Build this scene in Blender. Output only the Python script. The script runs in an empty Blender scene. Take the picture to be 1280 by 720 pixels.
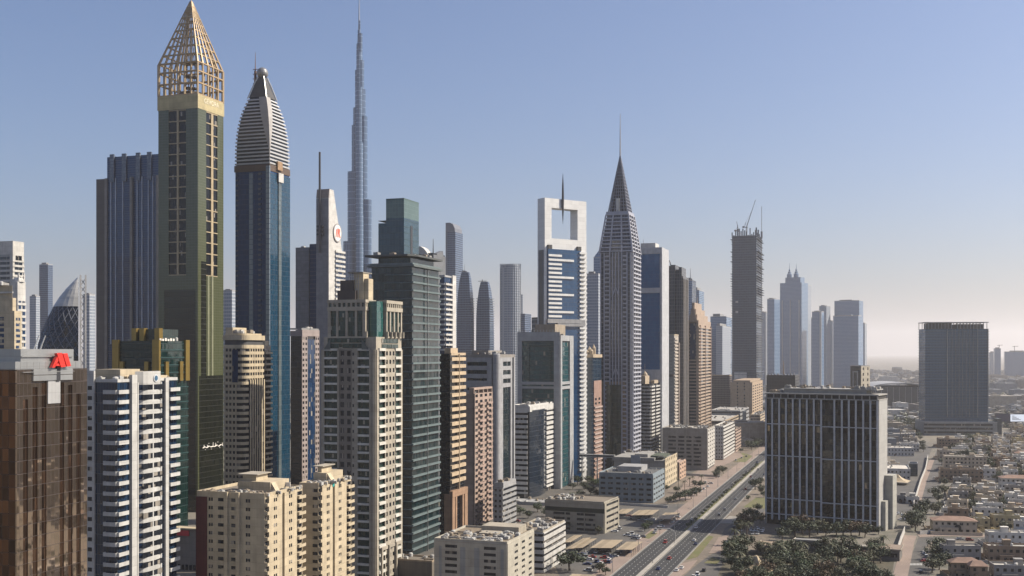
import bpy, math, random
from mathutils import Vector, Matrix
R = math.radians
sc = bpy.context.scene
col = sc.collection
rnd = random.Random(7)

# ---------------------------------------------------------------- camera, sky, sun, exposure
F, HZ, H = 1400.0, 440.0, 110.0          # focal length in photo pixels, horizon row, eye height (m)
cam = bpy.data.cameras.new('camera'); co = bpy.data.objects.new('camera', cam); col.objects.link(co)
co.location = (0, 0, H); co.rotation_euler = (R(90), 0, 0)
cam.sensor_width = 36; cam.lens = 36*F/1280; cam.shift_y = (HZ-360)/1280
cam.clip_start = 1; cam.clip_end = 120000
sc.camera = co
SUN_AZ, SUN_EL = 84, 42                   # azimuth is degrees right of the viewing direction
world = bpy.data.worlds.new('World'); sc.world = world; world.use_nodes = True
nt = world.node_tree
bg = nt.nodes['Background']
sky = nt.nodes.new('ShaderNodeTexSky'); sky.sky_type = 'NISHITA'; sky.sun_disc = False
sky.sun_elevation = R(SUN_EL); sky.sun_rotation = R(SUN_AZ)
sky.altitude = 0; sky.air_density = 1.0; sky.dust_density = 2.4; sky.ozone_density = 4.0
tint = nt.nodes.new('ShaderNodeMix'); tint.data_type = 'RGBA'; tint.blend_type = 'MULTIPLY'; tint.inputs[0].default_value = 1; tint.inputs[7].default_value = (.92, .95, 1.07, 1)
nt.links.new(sky.outputs[0], tint.inputs[6]); nt.links.new(tint.outputs[2], bg.inputs[0]); bg.inputs[1].default_value = 0.078
sl = bpy.data.lights.new('sun', 'SUN'); so = bpy.data.objects.new('sun', sl); col.objects.link(so)
sdir = Vector((math.sin(R(SUN_AZ))*math.cos(R(SUN_EL)), math.cos(R(SUN_AZ))*math.cos(R(SUN_EL)), math.sin(R(SUN_EL))))
so.rotation_euler = sdir.to_track_quat('Z', 'Y').to_euler()
sl.energy = 5.0; sl.angle = R(0.5); sl.color = (1.0, 0.90, 0.74)
sc.view_settings.view_transform = 'Standard'; sc.view_settings.look = 'None'
sc.view_settings.exposure = 0.66; sc.view_settings.gamma = 1.0; sc.view_settings.use_curve_mapping = False
sc.cycles.max_bounces = 6; sc.cycles.diffuse_bounces = 1; sc.cycles.glossy_bounces = 4
sc.cycles.volume_bounces = 2; sc.cycles.use_denoising = True
sc.cycles.sample_clamp_indirect = 4.0
HAZE = 0.52e-4

# ---------------------------------------------------------------- materials
MATS = {}
def newmat(name):
    m = bpy.data.materials.new(name); m.use_nodes = True
    return m, m.node_tree, m.node_tree.nodes['Principled BSDF']
def nmath(nt, op, a, b=None, c=None):
    n = nt.nodes.new('ShaderNodeMath'); n.operation = op
    for i, v in enumerate((a, b, c)):
        if v is None: continue
        if isinstance(v, (int, float)): n.inputs[i].default_value = v
        else: nt.links.new(v, n.inputs[i])
    return n.outputs[0]
def mixc(nt, f, a, b):
    n = nt.nodes.new('ShaderNodeMix'); n.data_type = 'RGBA'
    for s, v in ((0, f), (6, a), (7, b)):
        if isinstance(v, (int, float)): n.inputs[s].default_value = v
        elif isinstance(v, tuple): n.inputs[s].default_value = (*v, 1)
        else: nt.links.new(v, n.inputs[s])
    return n.outputs[2]
def wall(name, rgb, rough=.75, var=.24, metal=0.0, streak=True, scale=.25):
    """painted render, stone or metal with patches and rain streaks"""
    if name in MATS: return MATS[name]
    rgb = tuple(v*.66 for v in rgb)
    m, nt, p = newmat(name); L = nt.links.new
    geo = nt.nodes.new('ShaderNodeNewGeometry')
    n1 = nt.nodes.new('ShaderNodeTexNoise'); n1.inputs['Scale'].default_value = scale; n1.inputs['Detail'].default_value = 5
    L(geo.outputs['Position'], n1.inputs['Vector'])
    mp = nt.nodes.new('ShaderNodeMapping'); mp.inputs['Scale'].default_value = (1.1, 1.1, .05)
    L(geo.outputs['Position'], mp.inputs['Vector'])
    n2 = nt.nodes.new('ShaderNodeTexNoise'); n2.inputs['Scale'].default_value = 1.0; n2.inputs['Detail'].default_value = 3
    L(mp.outputs[0], n2.inputs['Vector'])
    f = nmath(nt, 'ADD', nmath(nt, 'MULTIPLY', n1.outputs[0], .6), nmath(nt, 'MULTIPLY', n2.outputs[0], .4 if streak else 0))
    f = nmath(nt, 'MULTIPLY_ADD', nmath(nt, 'SUBTRACT', f, .5 if streak else .3), 2.6, .5)
    f = nmath(nt, 'MINIMUM', nmath(nt, 'MAXIMUM', f, 0), 1)
    c = mixc(nt, f, tuple(v*(1-var) for v in rgb), tuple(min(.95, v*(1+var*.6)) for v in rgb))
    sp_ = nt.nodes.new('ShaderNodeSeparateXYZ'); L(geo.outputs['Position'], sp_.inputs[0]); cz = nmath(nt, 'DIVIDE', sp_.outputs[2], 3.4); ch = nmath(nt, 'DIVIDE', nmath(nt, 'ADD', sp_.outputs[0], nmath(nt, 'MULTIPLY', sp_.outputs[1], .8)), 4.3)
    cb = nt.nodes.new('ShaderNodeCombineXYZ'); L(nmath(nt, 'FLOOR', ch), cb.inputs[0]); L(nmath(nt, 'FLOOR', cz), cb.inputs[2]); wn = nt.nodes.new('ShaderNodeTexWhiteNoise'); L(cb.outputs[0], wn.inputs['Vector'])
    k_ = nmath(nt, 'MULTIPLY_ADD', wn.outputs['Value'], .13, .9); k_ = nmath(nt, 'SUBTRACT', k_, nmath(nt, 'MULTIPLY', nmath(nt, 'LESS_THAN', nmath(nt, 'FRACT', cz), .045), .22))
    vm = nt.nodes.new('ShaderNodeVectorMath'); vm.operation = 'SCALE'; L(c, vm.inputs[0]); L(k_, vm.inputs['Scale']); c = vm.outputs[0]
    L(c, p.inputs['Base Color']); p.inputs['Roughness'].default_value = rough; p.inputs['Metallic'].default_value = metal
    MATS[name] = m; return m
def curtain(name, g1, g2, line, pw=1.5, ph=3.6, lw=.06, lh=.05, sp=(0,0,0), spf=0.0, metal=.5, rough=.06, tilt=.02, litf=0.0, lrough=.5):
    """glass skin: panes by column and floor, each slightly tilted and tinted, thin frame lines, optional spandrel band"""
    if name in MATS: return MATS[name]
    if metal < .8: g1 = tuple(v*.43 for v in g1); g2 = tuple(v*.43 for v in g2); line = tuple(v*.55 for v in line); metal *= .3
    m, nt, p = newmat(name); L = nt.links.new
    tc = nt.nodes.new('ShaderNodeTexCoord'); s = nt.nodes.new('ShaderNodeSeparateXYZ'); L(tc.outputs['Object'], s.inputs[0])
    h = nmath(nt, 'ADD', s.outputs[0], s.outputs[1])
    u = nmath(nt, 'DIVIDE', h, pw); v = nmath(nt, 'DIVIDE', s.outputs[2], ph)
    fu = nmath(nt, 'FRACT', u); fv = nmath(nt, 'FRACT', v)
    cb = nt.nodes.new('ShaderNodeCombineXYZ'); L(nmath(nt, 'FLOOR', u), cb.inputs[0]); L(nmath(nt, 'FLOOR', v), cb.inputs[1])
    oi = nt.nodes.new('ShaderNodeObjectInfo'); L(nmath(nt, 'MULTIPLY', oi.outputs['Random'], 91.7), cb.inputs[2])
    wn = nt.nodes.new('ShaderNodeTexWhiteNoise'); wn.noise_dimensions = '3D'; L(cb.outputs[0], wn.inputs['Vector'])
    r = wn.outputs['Value']
    g = mixc(nt, r, g1, g2)
    ml = nmath(nt, 'MAXIMUM', nmath(nt, 'LESS_THAN', fu, lw), nmath(nt, 'LESS_THAN', fv, lh))
    ms = nmath(nt, 'LESS_THAN', fv, spf)
    if litf > 0:
        g = mixc(nt, nmath(nt, 'GREATER_THAN', r, 1-litf), g, (.28, .26, .22))
    c = mixc(nt, ms, g, sp); c = mixc(nt, ml, c, line)
    L(c, p.inputs['Base Color'])
    solid = nmath(nt, 'MAXIMUM', ml, ms)
    L(nmath(nt, 'MULTIPLY_ADD', solid, lrough-rough, rough), p.inputs['Roughness'])
    L(nmath(nt, 'MULTIPLY', nmath(nt, 'SUBTRACT', 1, solid), metal), p.inputs['Metallic'])
    geo = nt.nodes.new('ShaderNodeNewGeometry')
    v1 = nt.nodes.new('ShaderNodeVectorMath'); v1.operation = 'SUBTRACT'; L(wn.outputs['Color'], v1.inputs[0]); v1.inputs[1].default_value = (.5, .5, .5)
    v2 = nt.nodes.new('ShaderNodeVectorMath'); v2.operation = 'SCALE'; L(v1.outputs[0], v2.inputs[0]); v2.inputs['Scale'].default_value = tilt
    v3 = nt.nodes.new('ShaderNodeVectorMath'); v3.operation = 'ADD'; L(geo.outputs['Normal'], v3.inputs[0]); L(v2.outputs[0], v3.inputs[1])
    v4 = nt.nodes.new('ShaderNodeVectorMath'); v4.operation = 'NORMALIZE'; L(v3.outputs[0], v4.inputs[0])
    L(v4.outputs[0], p.inputs['Normal']); p.inputs['IOR'].default_value = 1.6
    MATS[name] = m; return m
def pane(name, g1, g2, metal=.3, rough=.07, blind=.11):
    """single window pane; tint and blinds differ from window to window"""
    if name in MATS: return MATS[name]
    m, nt, p = newmat(name); L = nt.links.new
    geo = nt.nodes.new('ShaderNodeNewGeometry')
    ad = nt.nodes.new('ShaderNodeVectorMath'); ad.operation = 'SNAP'; L(geo.outputs['Position'], ad.inputs[0]); ad.inputs[1].default_value = (1.3, 1.3, 3.1)
    wn = nt.nodes.new('ShaderNodeTexWhiteNoise'); L(ad.outputs[0], wn.inputs['Vector'])
    r = wn.outputs['Value']
    c = mixc(nt, r, g1, g2)
    b = nmath(nt, 'GREATER_THAN', r, 1-blind)
    L(mixc(nt, b, c, mixc(nt, wn.outputs['Color'], (.10, .09, .08), (.30, .27, .23))), p.inputs['Base Color'])
    L(nmath(nt, 'MULTIPLY', nmath(nt, 'SUBTRACT', 1, b), metal*.3), p.inputs['Metallic'])
    p.inputs['Roughness'].default_value = rough; p.inputs['IOR'].default_value = 1.38
    MATS[name] = m; return m
def plain(name, rgb, rough=.6, metal=0.0):
    if name in MATS: return MATS[name]
    m, nt, p = newmat(name)
    n = nt.nodes.new('ShaderNodeTexNoise'); n.inputs['Scale'].default_value = 3
    g = nt.nodes.new('ShaderNodeNewGeometry'); nt.links.new(g.outputs['Position'], n.inputs['Vector'])
    nt.links.new(mixc(nt, n.outputs[0], tuple(v*.85 for v in rgb), tuple(min(1, v*1.1) for v in rgb)), p.inputs['Base Color'])
    p.inputs['Roughness'].default_value = rough; p.inputs['Metallic'].default_value = metal
    MATS[name] = m; return m

# ---------------------------------------------------------------- mesh building
class MB:
    def __init__(s): s.v = []; s.f = []; s.m = []; s.mi = 0
    def box(s, x0, x1, y0, y1, z0, z1):
        if x0 > x1: x0, x1 = x1, x0
        if y0 > y1: y0, y1 = y1, y0
        if z0 > z1: z0, z1 = z1, z0
        n = len(s.v)
        s.v += [(x0,y0,z0),(x1,y0,z0),(x1,y1,z0),(x0,y1,z0),(x0,y0,z1),(x1,y0,z1),(x1,y1,z1),(x0,y1,z1)]
        s.f += [(n+3,n+2,n+1,n),(n+4,n+5,n+6,n+7),(n,n+1,n+5,n+4),(n+1,n+2,n+6,n+5),(n+2,n+3,n+7,n+6),(n+3,n,n+4,n+7)]
        s.m += [s.mi]*6; return s
    def loft(s, rings, cap=True):
        n = len(s.v); k = len(rings[0])
        for r in rings: s.v += [tuple(p) for p in r]
        for i in range(len(rings)-1):
            for j in range(k):
                a = n+i*k+j; b = n+i*k+(j+1) % k
                s.f.append((a, b, b+k, a+k)); s.m.append(s.mi)
        if cap:
            s.f.append(tuple(n+j for j in reversed(range(k)))); s.m.append(s.mi)
            s.f.append(tuple(n+(len(rings)-1)*k+j for j in range(k))); s.m.append(s.mi)
        return s
    def prism(s, poly, z0, z1): return s.loft([[(x, y, z0) for x, y in poly], [(x, y, z1) for x, y in poly]])
    def lathe(s, prof, n=20, cx=0, cy=0, sx=1, sy=1):
        return s.loft([[(cx+sx*r*math.cos(2*math.pi*j/n), cy+sy*r*math.sin(2*math.pi*j/n), z) for j in range(n)] for r, z in prof])
    def bar(s, a, b, r, r2=None, n=6):
        a = Vector(a); b = Vector(b); d = (b-a).normalized(); r2 = r if r2 is None else r2
        p = d.cross(Vector((0, 0, 1)) if abs(d.z) < .9 else Vector((1, 0, 0))).normalized(); q = d.cross(p)
        ring = lambda c, rr: [c+(p*math.cos(2*math.pi*(j+.5)/n)+q*math.sin(2*math.pi*(j+.5)/n))*rr for j in range(n)]
        return s.loft([ring(b, r2), ring(a, r)])
    def quad(s, *p):
        n = len(s.v); s.v += [tuple(q) for q in p]; s.f.append(tuple(range(n, n+len(p)))); s.m.append(s.mi); return s
    def mesh(s, name, mats):
        me = bpy.data.meshes.new(name); me.from_pydata(s.v, [], s.f)
        for m in (mats if isinstance(mats, (list, tuple)) else [mats]): me.materials.append(m)
        me.polygons.foreach_set('material_index', s.m); me.update(); return me
    def build(s, name, mats, parent=None, kind=None, loc=None):
        if not s.v: return None
        o = bpy.data.objects.new(name, s.mesh(name, mats)); col.objects.link(o)
        if parent: o.parent = parent
        if kind: o['kind'] = kind
        if loc: o.location = loc
        return o
def empty(name, label, cat, loc, rz=0, group=None):
    o = bpy.data.objects.new(name, None); col.objects.link(o); o.location = loc; o.rotation_euler = (0, 0, rz)
    o['label'] = label; o['category'] = cat
    if group: o['group'] = group
    return o
def tag(o, label, cat, group=None):
    o['label'] = label; o['category'] = cat
    if group: o['group'] = group
    return o
def gx(px, D): return (px-640)*D/F
def gz(y, D): return H-(y-HZ)*D/F
def gp(px, y):
    D = H*F/(y-HZ); return Vector((gx(px, D), D, 0))
UNIT = {}
def unit_mesh(name, mat):
    k = (name, mat.name)
    if k not in UNIT: UNIT[k] = MB().box(-.5, .5, -.5, .5, -.5, .5).mesh(name, mat)
    return UNIT[k]
def tray_mesh(name, mats):
    """balcony of unit size: floor slab, front and side parapets (open top, open at the wall)"""
    k = (name, 'tray', mats[0].name)
    if k not in UNIT:
        b = MB(); b.box(-.5, .5, -.5, .5, -.5, -.38)
        b.box(-.5, .5, -.5, -.42, -.38, .5); b.box(-.5, -.46, -.42, .5, -.38, .5); b.box(.46, .5, -.42, .5, -.38, .5)
        UNIT[k] = b.mesh(name, mats[0])
    return UNIT[k]

class Tower:
    """a building with a near right corner at pixel px and distance D; front face runs left, side face runs back"""
    def __init__(t, name, label, px, D, l, r, yaw=18.4, d=None, w=None, group=None, cat='building'):
        t.px, t.D = px, D; P = gx(px, D); y = R(yaw)
        t.ux, t.uy, t.vx, t.vy = math.sin(y), math.cos(y), math.cos(y), -math.sin(y); t.P = P
        k = ((l if l is not None else px)-640)/F
        t.w = w if w else (P-k*D)/(t.vx-k*t.vy)
        k = ((r if r is not None else px)-640)/F
        t.d = d if d else (k*D-P)/(t.ux-k*t.uy)
        t.root = empty(name, label, cat, (P, D, 0), -y, group)
    def z(t, y): return gz(y, t.D)
    def fa(t, px):
        k = (px-640)/F; return t.w-(t.P-k*t.D)/(t.vx-k*t.vy)
    def sa(t, px):
        k = (px-640)/F; return (k*t.D-t.P)/(t.ux-k*t.uy)
    def ext(t, face, a0, a1, z0, z1, o0, o1):
        w, d = t.w, t.d
        if face == 'f': return (a0-w, a1-w, -o1, -o0, z0, z1)
        if face == 's': return (o0, o1, a0, a1, z0, z1)
        if face == 'b': return (a0-w, a1-w, d+o0, d+o1, z0, z1)
        return (-w-o1, -w-o0, a0, a1, z0, z1)
    def fb(t, mb, face, a0, a1, z0, z1, o0, o1): mb.box(*t.ext(face, a0, a1, z0, z1, o0, o1)); return mb
    def flen(t, face): return t.w if face in 'fb' else t.d
    def fpoly(t, mb, face, pts, o0, o1):
        """polygon drawn on a face as (a, z), given thickness outwards"""
        if face == 'f': A = [(a-t.w, -o0, z) for a, z in pts]; B = [(a-t.w, -o1, z) for a, z in pts]
        else: A = [(o0, a, z) for a, z in pts]; B = [(o1, a, z) for a, z in pts]
        mb.loft([A, B]); return mb
    def core(t, mat, z0, z1, name='facade', ins=0.0, x0=None, x1=None, y0=None, y1=None):
        b = MB(); b.box((-t.w if x0 is None else x0)+ins, (0 if x1 is None else x1)-ins, (0 if y0 is None else y0)+ins, (t.d if y1 is None else y1)-ins, z0, z1)
        return b.build(name, mat, t.root)
    def slabs(t, faces, z0, z1, pitch, th, out, mat, name='floor_bands', zoff=0.0, rng=None):
        """projecting floor slabs or spandrel bands right round"""
        b = MB(); z = z0
        while z < z1-.01:
            b.box(-t.w-(out if 'l' in faces else 0), out if 's' in faces else 0, -out if 'f' in faces else 0, t.d+(out if 'b' in faces else 0), z+zoff, min(z+zoff+th, z1)); z += pitch
        return b.build(name, mat, t.root)
    def fins(t, face, al, z0, z1, wd, out, mat, name='vertical_fins', o0=-.05):
        b = MB()
        for a in al: t.fb(b, face, a-wd/2, a+wd/2, z0, z1, o0, out)
        return b.build(name, mat, t.root)
    def world(t, e):
        x, y, z = (e[0]+e[1])/2, (e[2]+e[3])/2, (e[4]+e[5])/2
        return (t.P+x*t.vx+y*t.ux, t.D+x*t.vy+y*t.uy, z)
    def units(t, name, items, mat, limit=100, tray=False, visy=None):
        """repeated windows or balconies: the ones showing largest are parts of their own, the rest one part"""
        sco = []
        for it in items:
            e = t.ext(*it); X, Y, Z = t.world(e)
            sx, sy = 640+F*X/Y, HZ-F*(Z-H)/Y
            vis = 1.0 if (-5 < sx < 1285 and -5 < sy < 725) else .01
            if visy and sy > visy: vis *= .1
            if it[0] in 'bl': vis *= .02
            sco.append((vis*(it[2]-it[1])*(it[4]-it[3])/(Y*Y), e, it))
        sco.sort(key=lambda q: -q[0])
        for q, e, it in sco[:limit]:
            me = tray_mesh(name, [mat]) if tray else unit_mesh(name, mat)
            o = bpy.data.objects.new(name, me); col.objects.link(o); o.parent = t.root
            o.location = ((e[0]+e[1])/2, (e[2]+e[3])/2, (e[4]+e[5])/2)
            S = (abs(e[1]-e[0]), abs(e[3]-e[2]), abs(e[5]-e[4]))
            if tray and it[0] == 's': o.rotation_euler = (0, 0, R(90)); S = (S[1], S[0], S[2])
            o.scale = S
        if len(sco) > limit:
            b = MB()
            for q, e, it in sco[limit:]: b.box(*e)
            b.build(name, mat, t.root, 'stuff')
    def grid(t, mb, items, face, a0, a1, z0, z1, nc, nr, fw=.6, fh=.5, out=.35, zc=.55):
        """wall of piers and spandrels over a core, leaving nc x nr openings whose panes go to items"""
        cw = (a1-a0)/nc; ch = (z1-z0)/nr
        for i in range(nc+1):
            c = a0+i*cw; hw = cw*(1-fw)/2
            t.fb(mb, face, max(a0, c-hw), min(a1, c+hw), z0, z1, 0, out)
        zs = [z0]
        for j in range(nr):
            wz0 = z0+j*ch+ch*zc-ch*fh/2; wz1 = wz0+ch*fh
            t.fb(mb, face, a0, a1, zs[-1], wz0, 0, out-.012); zs.append(wz1)
            for i in range(nc):
                items.append((face, a0+i*cw+cw*(1-fw)/2-.02, a0+(i+1)*cw-cw*(1-fw)/2+.02, wz0-.02, wz1+.02, .01, .07))
        t.fb(mb, face, a0, a1, zs[-1], z1, 0, out-.012)
    def ribbons(t, mb, items, face, a0, a1, z0, z1, nr, fh=.45, out=.35, zc=.6, split=1):
        ch = (z1-z0)/nr; last = z0; g = (a1-a0)/split
        for j in range(nr):
            wz0 = z0+j*ch+ch*zc-ch*fh/2; wz1 = wz0+ch*fh
            t.fb(mb, face, a0, a1, last, wz0, 0, out); last = wz1
            for k in range(split): items.append((face, a0+k*g+(.08 if split > 1 else 0), a0+(k+1)*g-(.08 if split > 1 else 0), wz0-.02, wz1+.02, .01, .07))
        t.fb(mb, face, a0, a1, last, z1, 0, out)
    def parapet(t, z, h, mat, th=.4, out=.0, name='parapet', x0=None, x1=None, y0=None, y1=None):
        x0 = (-t.w if x0 is None else x0)-out; x1 = (0 if x1 is None else x1)+out
        y0 = (0 if y0 is None else y0)-out; y1 = (t.d if y1 is None else y1)+out
        b = MB(); b.box(x0, x1, y0, y0+th, z, z+h); b.box(x0, x1, y1-th, y1, z, z+h)
        b.box(x0, x0+th, y0+th, y1-th, z, z+h); b.box(x1-th, x1, y0+th, y1-th, z, z+h)
        return b.build(name, mat, t.root)
    def clutter(t, z, n, seed=1, x0=None, x1=None, y0=None, y1=None, s=1.0):
        """plant on the roof: cooling units with fan rings, ducts, tanks; each a part"""
        q = random.Random(seed); x0 = (-t.w if x0 is None else x0)+1; x1 = (0 if x1 is None else x1)-1
        y0 = (0 if y0 is None else y0)+1; y1 = (t.d if y1 is None else y1)-1
        par = next((c for c in t.root.children if c.name.split('.')[0] in ('roof', 'roof_slab', 'roof_block', 'roof_canopy')), t.root)
        for i in range(int(n*2.4)):
            k = q.choice((0, 0, 0, 1, 2)); x = q.uniform(x0, x1); y = q.uniform(y0, y1); b = MB()
            if k == 0:
                a, c, h = q.uniform(.8, 1.6)*s, q.uniform(.8, 1.8)*s, q.uniform(1, 2)*s
                b.box(-a, a, -c, c, .25, h); b.lathe([(.6*s, h), (.6*s, h+.3)], 8); b.box(-a*.9, a*.9, -c*.8, -c*.6, 0, .25); b.box(-a*.9, a*.9, c*.6, c*.8, 0, .25)
                nm = 'cooling_unit'
            elif k == 1:
                b.lathe([(1*s, 0), (1.05*s, .2), (1.05*s, 1.6*s), (.7*s, 1.9*s), (.2, 2*s)], 12); nm = 'water_tank'
            else:
                l = q.uniform(2, 4)*s; b.box(-l, l, -.35, .35, .4, 1.1); b.box(-l, -l+.7, -.35, .35, 0, .4); b.box(l-.7, l, -.35, .35, 0, .4); nm = 'duct'
            b.build(nm, M_PLANT[q.randrange(3)], par, loc=(x, y, z))
M_PLANT = [wall('plant_grey', (.38, .37, .35), .6), wall('plant_white', (.62, .61, .58), .6), wall('plant_tan', (.4, .33, .25), .7)]
def mast(t, x, y, z0, z1, r, mat, name='mast'):
    return MB().bar((x, y, z0), (x, y, z1), r, r*.35).build(name, mat, t.root)
def text(parent, name, s, size, mat, loc, rot, ext=.08):
    c = bpy.data.curves.new(name, 'FONT'); c.body = s; c.size = size; c.extrude = ext; c.align_x = 'CENTER'; c.materials.append(mat)
    o = bpy.data.objects.new(name, c); col.objects.link(o)
    me = bpy.data.meshes.new_from_object(o.evaluated_get(bpy.context.evaluated_depsgraph_get())); bpy.data.objects.remove(o)
    o = bpy.data.objects.new(name, me); col.objects.link(o); o.parent = parent; o.location = loc; o.rotation_euler = rot; return o

# palette
WHITE = wall('white_paint', (.74, .72, .68)); GREYW = wall('grey_render', (.34, .34, .34)); LGREY = wall('light_grey_panel', (.5, .5, .5), .5)
CREAM = wall('cream_render', (.66, .55, .38)); TAN = wall('tan_render', (.45, .35, .24)); STONE = wall('pale_stone', (.50, .445, .355))
DGREY = wall('dark_grey', (.09, .09, .095)); BEIGE = wall('beige_render', (.55, .44, .31)); PINK = wall('pink_render', (.50, .37, .30))
METAL = wall('metal_panel', (.58, .58, .56), .35, .1, .5); STEEL = plain('steel', (.3, .3, .31), .4, .7); DMETAL = plain('dark_metal', (.06, .06, .065), .45, .5)
WIN = pane('window_glass', (.006, .008, .012), (.022, .026, .034)); BLACKWIN = pane('black_window', (.003, .004, .006), (.010, .012, .014), 0, .12, .03); WINB = pane('blue_window_glass', (.006, .02, .055), (.015, .045, .11), .4)
WINT = pane('teal_window_glass', (.01, .04, .045), (.03, .09, .09), .4)

# ================================================================ LEFT FOREGROUND TOWERS
def frange(a, b, s):
    r = []
    while a < b-1e-6: r.append(a); a += s
    return r

def copper_tower():
    t = Tower('office_tower', 'copper mirrored glass tower with a silver metal crown and red emblem at the left edge', 19, 300, -32, 108)
    cg = curtain('copper_glass', (.42, .33, .25), (.54, .43, .34), (.05, .035, .03), 1.5, 3.5, .05, .05, metal=.95, rough=.03, tilt=.012)
    cs = curtain('copper_strip', (.05, .03, .02), (.16, .09, .055), (.03, .02, .015), .9, 3.5, .06, .05, metal=.85, rough=.05, tilt=.10)
    cf = curtain('copper_dark', (.05, .03, .02), (.2, .1, .05), (.02, .012, .01), 2.2, 3.5, .05, .04, metal=.8, rough=.05, tilt=.05)
    zt = t.z(462)
    t.core(cf, 0, zt, 'facade', .25)
    strips = [(28, 34, 500), (40, 46, 485), (51, 57, 478), (74, 79, 480), (84, 89.5, 484), (94.5, 100, 496)]
    b = MB(); last = 0.3
    for l, r, y in strips:
        a0, a1 = t.sa(l), t.sa(r)
        t.fb(b, 's', last, a0, 0, zt, -.2, .25); t.fb(b, 's', a0, a1, t.z(y), zt, -.2, .25)
        s = MB(); t.fb(s, 's', a0, a1, 0, t.z(y), -.2, .02); s.build('window_strip', cs, t.root); last = a1
    t.fb(b, 's', last, t.d, 0, zt, -.2, .25)
    b.build('mirror_cladding', cg, t.root)
    c = MB(); t.fb(c, 's', t.sa(58), t.sa(73.5), t.z(507), t.z(476), .1, .55); c.build('grey_panel', LGREY, t.root)
    crown = wall('crown_metal', (.55, .56, .56), .3, .1, .55)
    c = MB(); c.box(-t.w-.4, .4, -.4, t.d-3, zt, t.z(452)); c.box(-t.w, 0, 2, t.sa(92), t.z(452), t.z(440)); c.build('metal_crown', crown, t.root)
    c = MB(); t.fb(c, 's', t.sa(39), t.sa(88), t.z(477), t.z(470), .2, .8); t.fb(c, 's', t.sa(39), t.sa(88), t.z(469.2), zt-.02, .2, .85); c.build('crown_band', crown, t.root)
    j = MB()
    for y in (446, 458, 465.5): t.fb(j, 's', 2, t.sa(90), t.z(y)-.06, t.z(y)+.06, -.1, .47 if y != 465.5 else .9)
    for a in frange(1.5, t.d-4, 2.4): t.fb(j, 's', a-.04, a+.04, zt, t.z(452)-.1, -.1, .45)
    j.build('panel_joints', plain('joint', (.25, .25, .25)), t.root)
    red = plain('emblem_red', (.62, .03, .02), .35)
    def pts(L): return [(t.sa(x), t.z(y)) for x, y in L]
    for L in ([(64.4, 441.6), (70.5, 441), (75.5, 459.3), (69.5, 460)], [(72, 442), (77.3, 441.7), (82, 458.5), (77, 459.3)], [(64.6, 446), (66.2, 451), (61.6, 460.2), (58.3, 460.2)], [(62.2, 455), (66.5, 455), (68, 458), (61, 458)]):
        e = MB(); t.fpoly(e, 's', pts(L), .9, 1.9); e.build('red_emblem_stroke', red, t.root)
    p = MB(); t.fb(p, 's', t.sa(68), t.sa(72.5), t.z(478), t.z(458), .5, .88); p.build('dark_slot', DMETAL, t.root)
    for px in (52, 60):
        a = t.sa(px); MB().bar((-3, a, t.z(440)), (-3, a+2.4, t.z(418.5)), .22, .15).build('lightning_mast', METAL, t.root)
    t.parapet(t.z(440), .8, crown, .3, y0=2, y1=t.sa(92))
copper_tower()

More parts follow.
